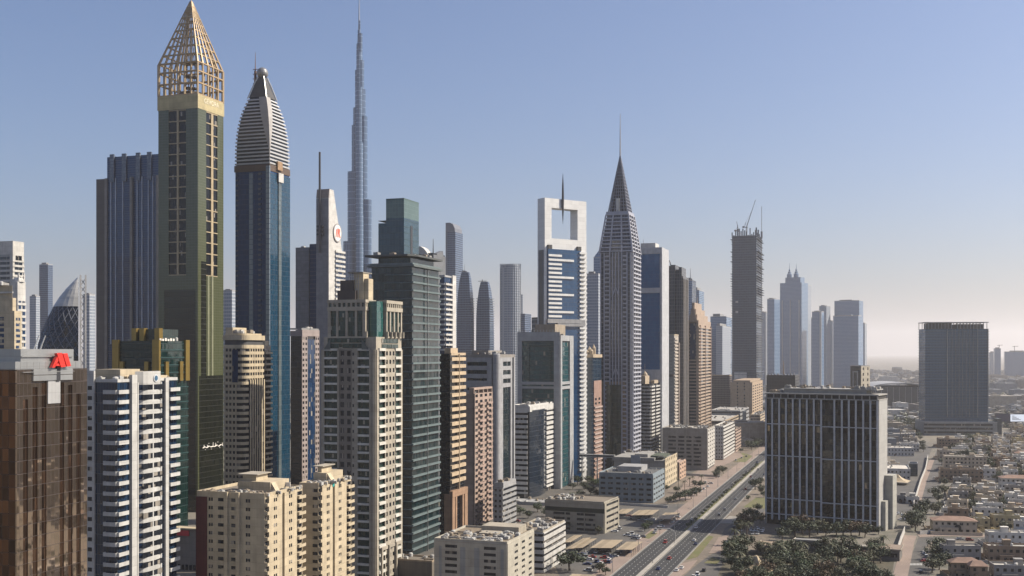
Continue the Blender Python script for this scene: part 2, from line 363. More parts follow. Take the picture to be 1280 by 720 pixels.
def white_blue_tower():
    t = Tower('apartment_tower', 'white apartment tower with curved balcony bays and blue glass strips beside the copper tower', 147, 390, 108, 222)
    OFFW = wall('tower_white', (.64, .63, .60)); P = 3.54; zt = t.z(478)
    bl = curtain('deep_blue_glass', (.01, .03, .07), (.02, .07, .16), (.08, .1, .12), 1.2, P, .05, .06, metal=.55, tilt=.03)
    t.core(bl, 0, zt, 'glass_facade', .3)
    b = MB(); n = int(zt/P); wins = []; bal = []
    a = t.fa
    t.fb(b, 'f', 0, a(118.5), 0, zt+4, -.3, .5); wins += [('f', 1, a(118.5)-.8, j*P+1.1, j*P+2.5, .5, .53) for j in range(n)]
    s = t.sa
    t.fb(b, 's', s(162.5), s(169), 0, zt+2.5, -.4, .9); t.fb(b, 's', s(205.5), s(209.5), 0, zt+1, -.4, .6)
    # curved bay in the middle of the sunny side
    m0, m1 = s(170), s(200.5); nb = 7
    def bay(o): return [(-.4 if i in (0, nb) else o*math.sin(math.pi*i/nb)**.6+.5, m0+(m1-m0)*i/nb) for i in range(nb+1)]
    bz = MB(); ztop = t.z(465)
    for j in range(n+1):
        z0 = j*P-.85; z1 = j*P+.8
        if j == n: z1 = ztop
        bz.prism(bay(1.7)[::-1], max(0, z0), z1)
    bz.build('curved_bay', OFFW, t.root)
    gl = MB().prism(bay(1.3)[::-1], 0, n*P); gl.build('bay_glass', WINB, t.root)
    for j in range(n):
        for u0, u1 in ((.08, .5), (.53, .93)):
            wins.append(('s', m0+(m1-m0)*u0, m0+(m1-m0)*u1, j*P+.8, j*P+2.7, 1.9, 2.02))
    for u in (0.02, .5, .96):
        c = m0+(m1-m0)*u; o = 1.7*max(.02, math.sin(math.pi*min(.98, max(.02, u))))**.6+.42
        t.fb(b, 's', c-.3, c+.3, 0, n*P, 0, o)
    b.build('wall', OFFW, t.root)
    t.units('window', wins, WIN, 100)
    for j in range(n):
        bal.append(('s', -.5, s(158.5), j*P-.25, j*P+1.15, -.2, 1.0))
        bal.append(('s', s(210), t.d, j*P-.25, j*P+1.15, -.2, 1.2))
        bal.append(('f', a(131), t.w, j*P-.25, j*P+1.15, -.2, 1.0))
    t.units('balcony', bal, OFFW, 100, tray=True)
    em = MB(); zc = t.z(474); ac = s(188)
    rr = [(2.45, ac+1.35*math.cos(k*math.pi/9), zc+1.35*math.sin(k*math.pi/9)) for k in range(18)]
    em.loft([[(2.25, y, z) for x, y, z in rr], rr]); em.build('round_emblem', plain('emblem_blue', (.5, .52, .54)), t.root)
    e2 = MB(); rr = [(2.56, ac+.95*math.cos(k*math.pi/9), zc+.95*math.sin(k*math.pi/9)) for k in range(18)]
    e2.loft([[(2.4, y, z) for x, y, z in rr], rr]); e2.build('emblem_disc', plain('emblem_dark', (.03, .09, .16)), t.root)
    c = MB(); c.box(-t.w+.5, -2, 4, 15, zt, t.z(462)); c.box(-t.w+1, -5, 15.1, 21, zt, t.z(465)); c.box(-5, -.6, 6, 13, zt+.01, t.z(471)); c.box(-8, -1, 22, t.d-5, zt, t.z(471)); c.build('stair_tower', CREAM, t.root)
    t.parapet(zt, 1.1, OFFW); t.clutter(zt, 5, 3)
white_blue_tower()

def gold_teal_tower():
    t = Tower('office_tower', 'dark teal glass tower with gold corner columns, squeezed in front of the green tower', 200, 560, 142, 235)
    zt = t.z(426); P = 3.8
    g = curtain('teal_dark', (.006, .03, .03), (.012, .06, .055), (.02, .05, .05), 1.6, P, .06, .12, metal=.5)
    t.core(g, 0, zt, 'glass_facade'); t.slabs('s', t.z(590), zt-2, P, .5, .35, wall('teal_band', (.04, .10, .10), .4))
    gold = wall('gold_column', (.46, .32, .09), .35, .2, .6)
    zt2 = t.z(452)
    cols = [('f', 142, 150, zt+.6), ('f', 151, 156, zt2), ('f', 182, 187, zt2), ('f', 192, 200.5, zt+.6)]
    for f, l, r, z in cols:
        b = MB(); t.fb(b, f, max(0, t.fa(l)), min(t.w+1, t.fa(r)), 0, z, -.3, 1.2); b.build('gold_column', gold, t.root)
    for l, r, z in ((205, 209, zt2), (223, 227, zt2), (230, 235, zt+.6)):
        b = MB(); t.fb(b, 's', t.sa(l), t.sa(r), t.z(477), z, -.3, 1.1); b.build('gold_column', gold, t.root)
    c = MB(); c.box(-t.w+11, -4, 4, t.d-3, zt, t.z(411)); c.build('penthouse', g, t.root)
    for x in (-t.w+10.5, -12.5, -3.5):
        c = MB(); c.box(x-1.4, x+1.4, 2.2, 5.2, zt, t.z(410)); c.build('gold_column', gold, t.root)
    sg = MB()
    for i in range(6): t.fb(sg, 's', 1+i*2.2, 2.4+i*2.2, zt, zt+rnd.uniform(.9, 1.7), -1.2, -.9)
    sg.build('roof_lettering', plain('sign_white', (.7, .66, .6)), t.root); t.clutter(zt, 4, 11)
gold_teal_tower()

def green_gold_tower():
    t = Tower('hotel_tower', 'slender green and gold hotel tower topped by an open pyramid lattice, tallest on the left', 247, 769, 198.5, 278.5)
    zb = t.z(135); P = 7.7
    gr = curtain('green_stone', (.15, .17, .08), (.175, .195, .10), (.10, .11, .06), 2.4, 1.9, .05, .08, metal=.35, rough=.16, tilt=.02)
    t.core(gr, 0, zb, 'facade', .3)
    W, D_ = t.w, t.d; b = MB(); wins = []
    gold = wall('gold_mullion', (.56, .45, .28), .5, .2)
    z1 = t.z(136); z0 = t.z(343)
    b = MB(); t.fb(b, 'f', 0, t.fa(211.5), 0, zb, -.2, .5); t.fb(b, 'f', t.fa(233), W+.5, 0, zb, -.2, .5); t.fb(b, 'f', t.fa(211.5), t.fa(233), 0, z0, -.2, .47)
    t.fb(b, 's', .0, t.sa(257), 0, zb, -.2, .5); t.fb(b, 's', t.sa(271), D_, 0, zb, -.2, .5); t.fb(b, 's', t.sa(257), t.sa(271), 0, z0, -.2, .47)
    b.build('stone_cladding', gr, t.root)
    n = 27; ph = (z1-z0)/15
    m = MB()
    t.fb(m, 'f', t.fa(221.6), t.fa(223.6), z0, z1, -.2, .7); t.fb(m, 's', t.sa(263), t.sa(265.6), z0, z1, -.2, .7)
    for j in range(16):
        z = z0+j*ph
        t.fb(m, 'f', t.fa(211.5), t.fa(233), z-.4, z+.25, -.2, .6); t.fb(m, 's', t.sa(257), t.sa(271), z-.4, z+.25, -.2, .6)
        if j < 15:
            for f, a0, a1 in (('f', t.fa(211.5), t.fa(221.2)), ('f', t.fa(224.2), t.fa(233)), ('s', t.sa(257), t.sa(263)), ('s', t.sa(265.6), t.sa(271))):
                wins.append((f, a0, a1, z+.35, z+ph-.55, -.25, -.02))
    m.build('gold_mullions', gold, t.root)
    t.units('window', wins, BLACKWIN, 100)
    # pale strips of the lower shaft and dark glass with the side's shadow and reflections painted in
    lo = MB()
    for px in (258.5, 263.5): t.fb(lo, 's', t.sa(px), t.sa(px+2), t.z(470), t.z(343), .4, .8)
    lo.build('pale_fins', wall('green_pale', (.3, .31, .2), .4), t.root)
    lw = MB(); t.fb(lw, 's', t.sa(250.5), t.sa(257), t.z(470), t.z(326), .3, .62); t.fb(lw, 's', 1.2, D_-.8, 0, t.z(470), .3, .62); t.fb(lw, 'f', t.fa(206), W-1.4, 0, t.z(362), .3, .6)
    lw.build('dark_glass_bay', curtain('green_glass_shaded', (.010, .014, .008), (.028, .032, .016), (.02, .022, .014), 1.6, 3.8, .08, .1, metal=.5), t.root)
    band = wall('cream_band', (.62, .52, .28), .6)
    c = MB(); c.box(-W-.7, .7, -.7, D_+.7, zb, t.z(117.5)); c.build('cream_band', band, t.root)
    zc = t.z(117.5); zs = t.z(77); za = t.z(-9)
    lat = wall('lattice_bronze', (.58, .42, .24), .5, .2, .2)
    k = MB(); q = 1.15
    nf, ns_ = 6, 5
    X = [-W+W*i/nf for i in range(nf+1)]; Y = [D_*i/ns_ for i in range(ns_+1)]
    per = [(x, 0) for x in X]+[(0, y) for y in Y[1:]]+[(x, D_) for x in X[-2::-1]]+[(-W, y) for y in Y[-2:0:-1]]
    for x, y in per: k.bar((x, y, zc), (x, y, zs), q if (x in (-W, 0) and y in (0, D_)) else .82)
    for f in (0, .36, .72, 1.0):
        z = zc+(zs-zc)*f+.3
        for p, r in (((-W, 0), (0, 0)), ((0, 0), (0, D_)), ((0, D_), (-W, D_)), ((-W, D_), (-W, 0))): k.bar((*p, z), (*r, z), .72)
    cx, cy = -W/2, D_/2
    for x, y in per: k.bar((x, y, zs), (cx+(x-cx)*.04, cy+(y-cy)*.04, za), .88, .3)
    for f in (.14, .28, .41, .53, .64, .74, .83, .91):
        z = zs+(za-zs)*f; g = 1-.96*f
        pts = [(cx+(x-cx)*g, cy+(y-cy)*g, z) for x, y in ((-W, 0), (0, 0), (0, D_), (-W, D_))]
        for i in range(4): k.bar(pts[i], pts[(i+1) % 4], .6)
    k.build('steel_lattice', lat, t.root)
    inn = MB(); inn.lathe([(8, zc), (8, zc+5)], 12, cx, cy); inn.box(cx-9, cx-3, cy-7, cy+6, zc, zc+3.5)
    for i in range(8):
        an = i*math.pi/4; inn.bar((cx+5*math.cos(an), cy+5*math.sin(an), zc), (cx+4*math.cos(an+1), cy+4*math.sin(an+1), zs+12), .3)
        inn.bar((cx+4*math.cos(an+1), cy+4*math.sin(an+1), zs+12), (cx, cy, zs+30), .25)
    for h in (8, 16, 26): inn.lathe([(4.8, zc+h), (4.8, zc+h+.6)], 8, cx, cy)
    inn.build('inner_frame', plain('inner_steel', (.1, .08, .06)), t.root)
    MB().bar((cx, cy, za-4), (cx, cy, za+14), .5, .1).build('spire', lat, t.root)
    text(t.root, 'roof_lettering', 'GEVORA', 4.6, plain('letter_cream', (.7, .64, .48)), (.75, D_/2, t.z(126)), (R(90), 0, R(90)), .15)
    # white calligraphic sign low on the sunny side
    s = MB(); z = t.z(561); a0, a1 = t.sa(252), t.sa(277); L = a1-a0
    zz = [0, .25, -.05, .3, 0, .1, 0, .3, -.1, .3, 0]
    for i in range(10):
        y0, y1 = a0+L*i/10, a0+L*(i+1)/10
        s.bar((.9, y0, z+zz[i]*3), (.9, y1, z+zz[i+1]*3), .38)
    for f, h in ((.05, 2.2), (.22, 1.8), (.5, 3.2), (.62, 2.6), (.97, 2.0)): s.bar((.9, a0+L*f, z), (.9, a0+L*f+.3, z+h), .36)
    for f, h in ((.13, -1.6), (.3, 2.4), (.42, -1.8), (.75, 2.5), (.85, -1.7)): s.lathe([(.0, z+h), (.45, z+h+.4), (0, z+h+.8)], 6, .9, a0+L*f)
    s.build('sign_lettering', plain('sign_white', (.7, .66, .6)), t.root)
green_gold_tower()

def crowned_blue_tower():
    t = Tower('hotel_tower', 'dark blue glass tower with a striped tapering crown and a ball on its tip', 337, 818, 293.5, 362)
    zb = t.z(205); W, D_ = t.w, t.d; P = 3.7
    fb_ = curtain('navy_glass', (.012, .09, .30), (.026, .13, .40), (.01, .05, .15), 1.5, P, .05, .08, metal=.55, tilt=.02)
    sb = curtain('peacock_glass', (.010, .085, .17), (.018, .12, .22), (.008, .035, .065), 1.5, P, .07, .10, metal=.6, tilt=.02)
    t.core(fb_, 0, zb, 'glass_facade', .3)
    b = MB(); t.fb(b, 's', 0, D_, 0, zb-6, -.2, .4); b.build('side_glass', sb, t.root)
    b = MB(); t.fb(b, 's', t.sa(347), t.sa(350.5), t.z(600), t.z(213), .3, 1.0); b.build('pale_strip', curtain('pale_strip', (.16, .22, .25), (.3, .36, .38), (.1, .14, .15), 3, P, .05, .15, metal=.4, rough=.2), t.root)
    b = MB(); t.fb(b, 'f', t.fa(312), t.fa(316.5), 0, t.z(215), .0, .7); t.fb(b, 'f', t.fa(333), W+.4, 0, t.z(207), -.2, .8)
    b.build('blue_strip', curtain('blue_strip', (.5, .62, .72), (.62, .74, .84), (.1, .16, .25), 1.2, P, .06, .15, metal=.4, rough=.15), t.root)
    k = MB(); q = MB()
    for z in frange(t.z(560), t.z(212), P): t.fb(k, 'f', W-9, W-6.5, z, z+1.5, 0, .9); t.fb(k, 'f', 1, 3, z, z+1.2, 0, .7)
    k.build('corner_balconies', plain('navy_slab', (.05, .07, .1), .5), t.root)
    c = MB(); c.box(-W-.3, .3, -.3, D_+.3, t.z(213), zb); c.build('brown_band', wall('brown_band', (.14, .09, .06), .6), t.root)
    # crown: floors shrink along a curve measured off the silhouette
    prof = [(205, 1.0), (190, 1.0), (178, .985), (165, .95), (155, .9), (145, .835), (136, .756), (125, .62), (117, .51), (110, .43), (100, .31), (92, .2), (89, .16)]
    def hw(y):
        for (y0, w0), (y1, w1) in zip(prof, prof[1:]):
            if y1 <= y <= y0: return w0+(w1-w0)*(y0-y)/(y0-y1)
        return prof[-1][1]
    cx, cy = -W/2, D_/2
    def ring(y, g=0, z=None):
        f = hw(y); a, c_ = W/2*f+g, D_/2*f+g; z = t.z(y) if z is None else z
        return [(cx-a, cy-c_, z), (cx+a, cy-c_, z), (cx+a, cy+c_, z), (cx-a, cy+c_, z)]
    dk = MB(); dk.loft([ring(y, -.9) for y in range(205, 89, -5)]); dk.build('crown_glass', wall('crown_dark', (.03, .04, .06), .25), t.root)
    sl_ = MB(); y = 204.0
    while y > 118:
        sl_.loft([ring(y), ring(y-1.9)]); y -= 4.6
    sl_.build('crown_slats', wall('slat_white', (.66, .66, .66), .45, .1), t.root)
    tp = MB(); tp.loft([ring(y, -.25) for y in (117, 110, 105, 100, 95, 89)]); tp.build('crown_tip', DGREY, t.root)
    pn = wall('crown_panel', (.50, .47, .44), .5, .1)
    ys = [205, 195, 185, 175, 165, 155, 145, 135, 125, 117]
    def cor(y, sx, sy, p):      # ridge panel: from a point at the base to the full half face above
        f = hw(y); a, c_ = W/2*f+.35, D_/2*f+.35; z = t.z(y)
        return ((cx+sx*a*(1-p*.80), cy+sy*c_, z), (cx+sx*a, cy+sy*c_, z), (cx+sx*a, cy+sy*c_*(1-p*.75), z))
    for sx in (1, -1):
        for sy in (-1, 1):
            if sx*sy > 0: continue
            pan = MB()
            for i in range(len(ys)-1):
                p0 = max(.02, min(1, (191-ys[i])/76)); p1 = max(.02, min(1, (191-ys[i+1])/76))
                A = cor(ys[i], sx, sy, p0); B_ = cor(ys[i+1], sx, sy, p1)
                pan.quad(A[0], A[1], B_[1], B_[0]); pan.quad(A[1], A[2], B_[2], B_[1])
            pan.build('crown_panel', pn, t.root)
    rb = MB()
    for sx in (1, -1):
        for sy in (-1, 1):
            c_ = [ring(y, .2)[{(1, -1): 1, (1, 1): 2, (-1, 1): 3, (-1, -1): 0}[(sx, sy)]] for y in (118, 110, 105, 100, 95, 89)]
            for p, r in zip(c_, c_[1:]): rb.bar(p, r, .5)
    rb.build('crown_ribs', METAL, t.root)
    rz = t.z(85.5); prof2 = [(4.3*math.sin(math.pi*i/10)+.01, rz+1-4.3*math.cos(math.pi*i/10)) for i in range(11)]
    MB().lathe(prof2, 20, cx, cy).build('sphere', wall('sphere_metal', (.36, .36, .36), .35, .1, .4), t.root)
    m = MB(); mx = -W+8.5; m.bar((mx, cy, t.z(125)), (mx, cy, t.z(80)), 1.3, .9, 8); m.bar((mx, cy, t.z(80)), (mx, cy, t.z(56)), .45, .15)
    for yy in (96, 90, 84, 78): m.bar((mx-2, cy, t.z(yy)), (mx+2, cy, t.z(yy)), .3)
    m.build('mast', plain('mast_rust', (.15, .08, .06)), t.root)
    c = MB(); t.fb(c, 's', t.sa(345), t.sa(351), t.z(210), t.z(199), .3, 1.6); c.build('gold_emblem', wall('gold_emblem', (.45, .28, .14), .4), t.root)
    c = MB(); t.fb(c, 's', t.sa(346), t.sa(352), t.z(225), t.z(213.5), 1.0, 1.8); c.build('white_panel', WHITE, t.root)
crowned_blue_tower()

def ribbed_blue_tower():
    t = Tower('office_tower', 'wide blue glass tower with white vertical ribs between grey concrete slabs behind the green tower', 205, 900, 134, 212, d=40)
    P = 3.8; zt = t.z(192); W = t.w
    g = curtain('royal_glass', (.010, .06, .20), (.022, .09, .27), (.02, .05, .11), 1.5, P, .06, .16, metal=.6, tilt=.02)
    t.core(g, 0, zt, 'glass_facade')
    t.fins('f', [t.fa(x) for x in (139, 145, 154, 172, 178, 186, 191.5)], t.z(430), t.z(219), .75, .7, wall('rib_pale', (.62, .70, .82), .5))
    t.fins('f', [t.fa(x) for x in (165.3, 198)], 0, t.z(219), 2.0, 2.0, wall('concrete', (.34, .32, .30)), 'concrete_fin')
    b = MB()
    for px in (141, 156, 173.5, 187.5):
        t.fb(b, 'f', t.fa(px)-2, t.fa(px)+2, t.z(224), t.z(189), -.1, 1.4)
    b.build('roof_turret', curtain('turret', (.16, .22, .32), (.40, .44, .50), (.05, .08, .14), 1.4, 2.6, .1, .3, metal=.3), t.root)
    t.slabs('f', t.z(460), zt, P, .35, .15, plain('navy_slab2', (.03, .06, .11), .4)); t.clutter(zt, 3, 5)
    b = MB(); x0 = -W-11.6
    b.box(x0, -W-.2, 1, 40, 0, t.z(219)); b.build('concrete_slab', wall('slab_grey', (.17, .155, .15), .8, .1), t.root)
    b = MB(); b.box(-W-1.6, -W+.6, -1.4, .4, 0, t.z(219)); b.build('concrete_fin', wall('concrete', (.34, .32, .30)), t.root)
ribbed_blue_tower()

def egg_tower():
    D = 700; r = empty('office_tower', 'dark egg-shaped tower with a diamond lattice skin and a white metal cap at left', 'building', (gx(98, D), D, 0), R(21))
    zc = lambda y: gz(y, D); s = D/F
    sil = [(445, 49), (430, 46), (415, 42), (400, 36.5), (385, 29), (372, 21.5), (362, 14), (354, 7), (348, 1)]
    n = 14; k = MB(); c = MB()
    skin = curtain('lattice_skin', (.01, .014, .026), (.025, .03, .055), (.015, .02, .03), 2.2, 3.4, .2, .2, metal=.3, tilt=.12)
    # plan: pointed half oval, flat on the right
    def ring(y, w): return [(-w*s*math.sin(math.pi*j/n), -18*(w/49)**.5*math.cos(math.pi*j/n), zc(y)) for j in range(n+1)]
    k.loft([[(p[0], p[1], 0) for p in ring(445, 51)]]+[ring(y, w) for y, w in sil[:-1]]+[ring(348, 1)]); k.build('lattice_skin', skin, r)
    d = MB()
    for i in range(len(sil)-2):
        A, B_ = ring(*sil[i]), ring(*sil[i+1])
        for j in range(n//2, n-0):
            for p, q in ((A[j-7], B_[j-6]), (A[j-6], B_[j-7])): d.bar(Vector(p)*1, Vector(q), .28, n=4)
    d.build('diamond_bracing', plain('brace_grey', (.13, .14, .17)), r)
    cap = MB()
    def capring(y, w):
        f = max(0, min(1, (388-y)/16.0)); g = ring(y, w+.9)
        return [(p[0], p[1]-.3, p[2]) for p in g]
    ys = [(384, 28.6), (372, 21.5), (362, 14), (354, 7), (347.5, 1)]
    A = [capring(y, w) for y, w in ys]
    jj = int(n*.62)
    # the cap's lower edge climbs to the left
    A[0] = [(p[0], p[1], p[2]) if j < jj else A[1][j] for j, p in enumerate(A[0])]
    cap.loft(A, cap=False); cap.build('white_cap', wall('cap_metal', (.66, .65, .62), .35, .06, .1), r)
    m = MB()
    for x in (1.2, 4.2):
        m.box(x-.5, x+.5, -19, -17.8, 0, zc(346))
    for y in range(350, 450, 9): m.bar((1.2, -18.4, zc(y)), (4.2, -18.4, zc(y+9)), .25); m.bar((4.2, -18.4, zc(y)), (1.2, -18.4, zc(y+9)), .25)
    m.build('white_truss', WHITE, r)
egg_tower()

def far_left():
    t = Tower('office_tower', 'white tower with a square opening near its top at the left edge', 16, 850, -30, 30)
    P = 3.8; zt = t.z(303)
    st = curtain('stripe_glass', (.03, .05, .08), (.06, .09, .13), (.45, .45, .44), 6, P, .04, .45, metal=.4, rough=.1)
    b = MB(); b.box(-t.w, 0, 0, t.d, 0, zt); b.build('wall', WHITE, t.root)
    b = MB(); t.fb(b, 's', 2, t.d-2, 0, t.z(326), -.2, .25); t.fb(b, 'f', 2, t.w-3, 0, t.z(318), -.2, .25); b.build('glass_facade', st, t.root)
    b = MB(); t.fb(b, 's', t.sa(19.5), t.sa(27), t.z(324.5), t.z(319), -.1, .2); b.build('window', WIN, t.root)
    t.slabs('fs', 0, t.z(326), P, 1.5, .5, WHITE); t.parapet(zt, 1.2, WHITE); mast(t, -20, 5, zt, zt+5, .4, STEEL)
    t = Tower('apartment_block', 'cream stepped tower with dark blue windows cut off by the left edge', 18, 560, -28, 27)
    b = MB(); b.box(-t.w, 0, 0, t.d, 0, t.z(391)); b.box(-t.w, -2.5, 1.5, t.d-1, t.z(391), t.z(372)); b.box(-t.w, -4, 3, t.d-2, t.z(372), t.z(356)); b.build('wall', CREAM, t.root)
    it = []
    for y in range(396, 470, 7): it += [('f', t.fa(-6), t.fa(5), t.z(y+4.6), t.z(y), -.1, .05), ('s', 1, t.d-1, t.z(y+4.6), t.z(y+1), -.1, .05)]
    t.units('window', it, WINB); t.parapet(t.z(391), 1, CREAM, name='parapet'); t.clutter(t.z(356), 3, 9, y0=4, y1=t.d-3, x1=-5)
    b = MB(); t.fb(b, 'f', t.fa(-15), t.fa(12), t.z(366), t.z(364), -2.5, -2.0); b.build('cornice', WHITE, t.root)
    t = Tower('apartment_block', 'white framed slim tower with dark slots just behind the cream stepped tower', 22, 640, 14, 32)
    b = MB(); b.box(-t.w, 0, 0, t.d, 0, t.z(352)); b.build('wall', WHITE, t.root)
    t.slabs('fs', 0, t.z(376), 3.6, 1.4, .4, WHITE); b = MB(); t.fb(b, 's', t.d*.12, t.d*.4, 0, t.z(376), .1, .3); t.fb(b, 's', t.d*.6, t.d*.9, 0, t.z(376), .1, .3); t.fb(b, 'f', 1, t.w-1, 0, t.z(376), .1, .3); b.build('glass_facade', WINB, t.root)
    b = MB(); b.lathe([(3.2, t.z(352)), (3, t.z(349)), (2, t.z(346.5)), (.1, t.z(345.5))], 12, -t.w/2, 3); b.build('dome', WHITE, t.root)
    m = MB()
    for y in (1, t.d-1): m.box(-.6, .2, y-.3, y+.3, t.z(352), t.z(341))
    m.bar((-.2, 1, t.z(352)), (-.2, t.d-1, t.z(343)), .25); m.bar((-.2, t.d-1, t.z(352)), (-.2, 1, t.z(343)), .25); m.build('roof_frame', WHITE, t.root)
far_left()

def striped_cream_tower():
    t = Tower('apartment_tower', 'cream tower with dark window bands and a rounded corner below the crowned blue tower', 306, 620, 279.5, 330)
    P = 3.35; zt = t.z(431); W, D_ = t.w, t.d; rr = 4.5
    def plan(g): return [(-W-g, -g), (-rr, -g)]+[(-rr+(rr+g)*math.sin(k*math.pi/12), rr-(rr+g)*math.cos(k*math.pi/12)) for k in range(1, 6)]+[(g, rr), (g, D_+g), (-W-g, D_+g)]
    MB().prism(plan(-.4), 0, zt).build('glass_core', WIN, t.root)
    b = MB(); z = zt
    while z > 2: b.prism(plan(0), z-2.05, z-.35 if z < zt else z); z -= P
    # piers turn the bands into rows of square windows
    for a in frange(0.4, W-rr, 2.3): t.fb(b, 'f', a, a+.75, 0, zt, -.45, -.03)
    for a in frange(rr+.6, D_, 2.6): t.fb(b, 's', a, a+.8, t.z(475), zt, -.45, -.03)
    b.build('wall', CREAM, t.root)
    fn = MB()
    for a in frange(t.sa(312), D_, 2.4): t.fb(fn, 's', a, a+1.0, 0, t.z(475), -.3, .5)
    fn.build('vertical_fins', CREAM, t.root); g = MB(); t.fb(g, 's', t.sa(311), D_, 0, t.z(475), -.2, .2); g.build('dark_glass_bay', WIN, t.root)
    d = MB(); d.prism(plan(-.5), zt, t.z(425)); d.build('dark_attic', DGREY, t.root)
    c = MB(); c.prism(plan(.4), t.z(425), t.z(419)); c.box(-W, -9, 2, D_-4, t.z(419), t.z(409)); c.prism([(p[0]*.9-1, p[1]*.9+1) for p in plan(0)], t.z(419), t.z(416.5)); c.build('roof_block', CREAM, t.root)
    bl = MB(); t.fb(bl, 'f', t.fa(290.5), t.fa(297.5), t.z(478), t.z(437), -.1, .25); bl.build('blue_glass_panel', WINB, t.root)
    t.clutter(t.z(416.5), 4, 21)
    t = Tower('apartment_tower', 'slim black-banded cream balcony tower wedged against the crowned blue tower', 331, 680, 325, 339.5)
    P = 3.4; zt = t.z(432)
    t.core(WIN, 0, zt, 'glass_core', .4)
    it = [(f, .2, t.flen(f)-.2, j*P, j*P+1.25, -.3, .9) for j in range(int(zt/P)) for f in 'fs']
    t.units('balcony', it, CREAM, 100, tray=True); b = MB(); b.box(-t.w*.7, -.2, 0.5, t.d*.6, zt, t.z(426)); b.build('stair_tower', CREAM, t.root); mast(t, -1, 2, zt, t.z(415), .25, STEEL)
striped_cream_tower()

def emblem_tower():
    t = Tower('office_tower', 'white wedge-topped tower with a round emblem and a tall dark needle in front', 411, 980, 395.5, 430)
    W, D_ = t.w, t.d; z1 = t.z(247); za = t.z(236); zr = t.z(318)
    # wedge slab: front edge high, falling away to the back
    b = MB(); pts = [(0, 0), (0, z1), (1.0, za), (t.sa(417), za), (D_*.72, t.z(290)), (D_*.9, zr), (D_*.9, 0)]
    b.loft([[(-W, y, z) for y, z in pts], [(0, y, z) for y, z in pts]]); b.build('wedge_slab', WHITE, t.root)
    f = MB(); t.fb(f, 'f', 0, W, 0, t.z(248), -.2, .4); f.build('grey_front', wall('front_grey', (.33, .33, .35), .6), t.root)
    pm = MB(); pm.loft([[(-W, -.4, z1), (0, -.4, z1), (0, 1.5, z1), (-W, 1.5, z1)], [(-W, 0.9, za+.1), (0, .9, za+.1), (0, 1.6, za+.1), (-W, 1.6, za+.1)]]); pm.build('sloping_cap', wall('cap_tan', (.42, .34, .3)), t.root)
    n = MB(); x = -W*.62; n.bar((x, -2.5, t.z(316)), (x, -2.5, t.z(190)), 1.1, .9, 8)
    for y in (283, 288, 293): n.box(x-3, x+3, -3, -.2, t.z(y+1.2), t.z(y-1.2))
    n.build('needle', DMETAL, t.root)
    st = MB(); gl = MB(); t.fb(gl, 's', t.sa(419), D_, 0, t.z(312), -.3, .3); gl.build('glass_facade', WINB, t.root)
    for z in frange(t.z(470), t.z(312), 4.2): t.fb(st, 's', t.sa(418.5), D_+.5, z, z+1.9, -.2, 1.2)
    st.build('floor_bands', WHITE, t.root)
    ac, zc = t.sa(421), t.z(289)
    def disc(ra, rz, o0, o1, nm, mat):
        m = MB(); P_ = [(ac+ra*math.cos(2*math.pi*k/24), zc+rz*math.sin(2*math.pi*k/24)) for k in range(24)]; t.fpoly(m, 's', P_, o0, o1); m.build(nm, mat, t.root)
    q = (t.sa(426)-t.sa(416))/2
    disc(q, 8.2, .1, .9, 'emblem_rim', plain('rim_grey', (.3, .28, .27))); disc(q*.86, 7.2, .9, 1.0, 'emblem_disc', plain('disc_white', (.7, .68, .64)))
    e = MB(); t.fpoly(e, 's', [(ac-q*.1, zc-4), (ac+q*.15, zc-4), (ac+q*.15, zc+4), (ac-q*.1, zc+4)], 1, 1.2); t.fpoly(e, 's', [(ac+q*.15, zc+4), (ac+q*.55, zc+3.4), (ac+q*.55, zc+.6), (ac+q*.15, zc)], 1, 1.2); t.fpoly(e, 's', [(ac+q*.2, zc), (ac+q*.4, zc+.4), (ac+q*.65, zc-4), (ac+q*.42, zc-4)], 1, 1.2); t.fpoly(e, 's', [(ac-q*.55, zc-4), (ac-q*.35, zc-4), (ac-q*.2, zc+3), (ac-q*.4, zc+3)], 1, 1.2)
    e.build('emblem_mark', plain('emblem_red2', (.55, .12, .08)), t.root)
    t2 = Tower('office_block', 'grey block with a dark blue glass end, left of the white wedge tower', 386, 1010, 369.5, 397, d=30)
    t2.core(wall('grey_blue', (.27, .28, .31), .6), 0, t2.z(309)); b = MB(); b.box(.2, 12.5, 1, 25, 0, t2.z(305)); b.build('blue_glass_end', curtain('royal_glass', 0, 0, 0), t2.root)
    t2.slabs('f', t2.z(420), t2.z(309), 4, .25, .12, wall('grey_line', (.2, .21, .23))); t2.clutter(t2.z(309), 2, 4)
emblem_tower()

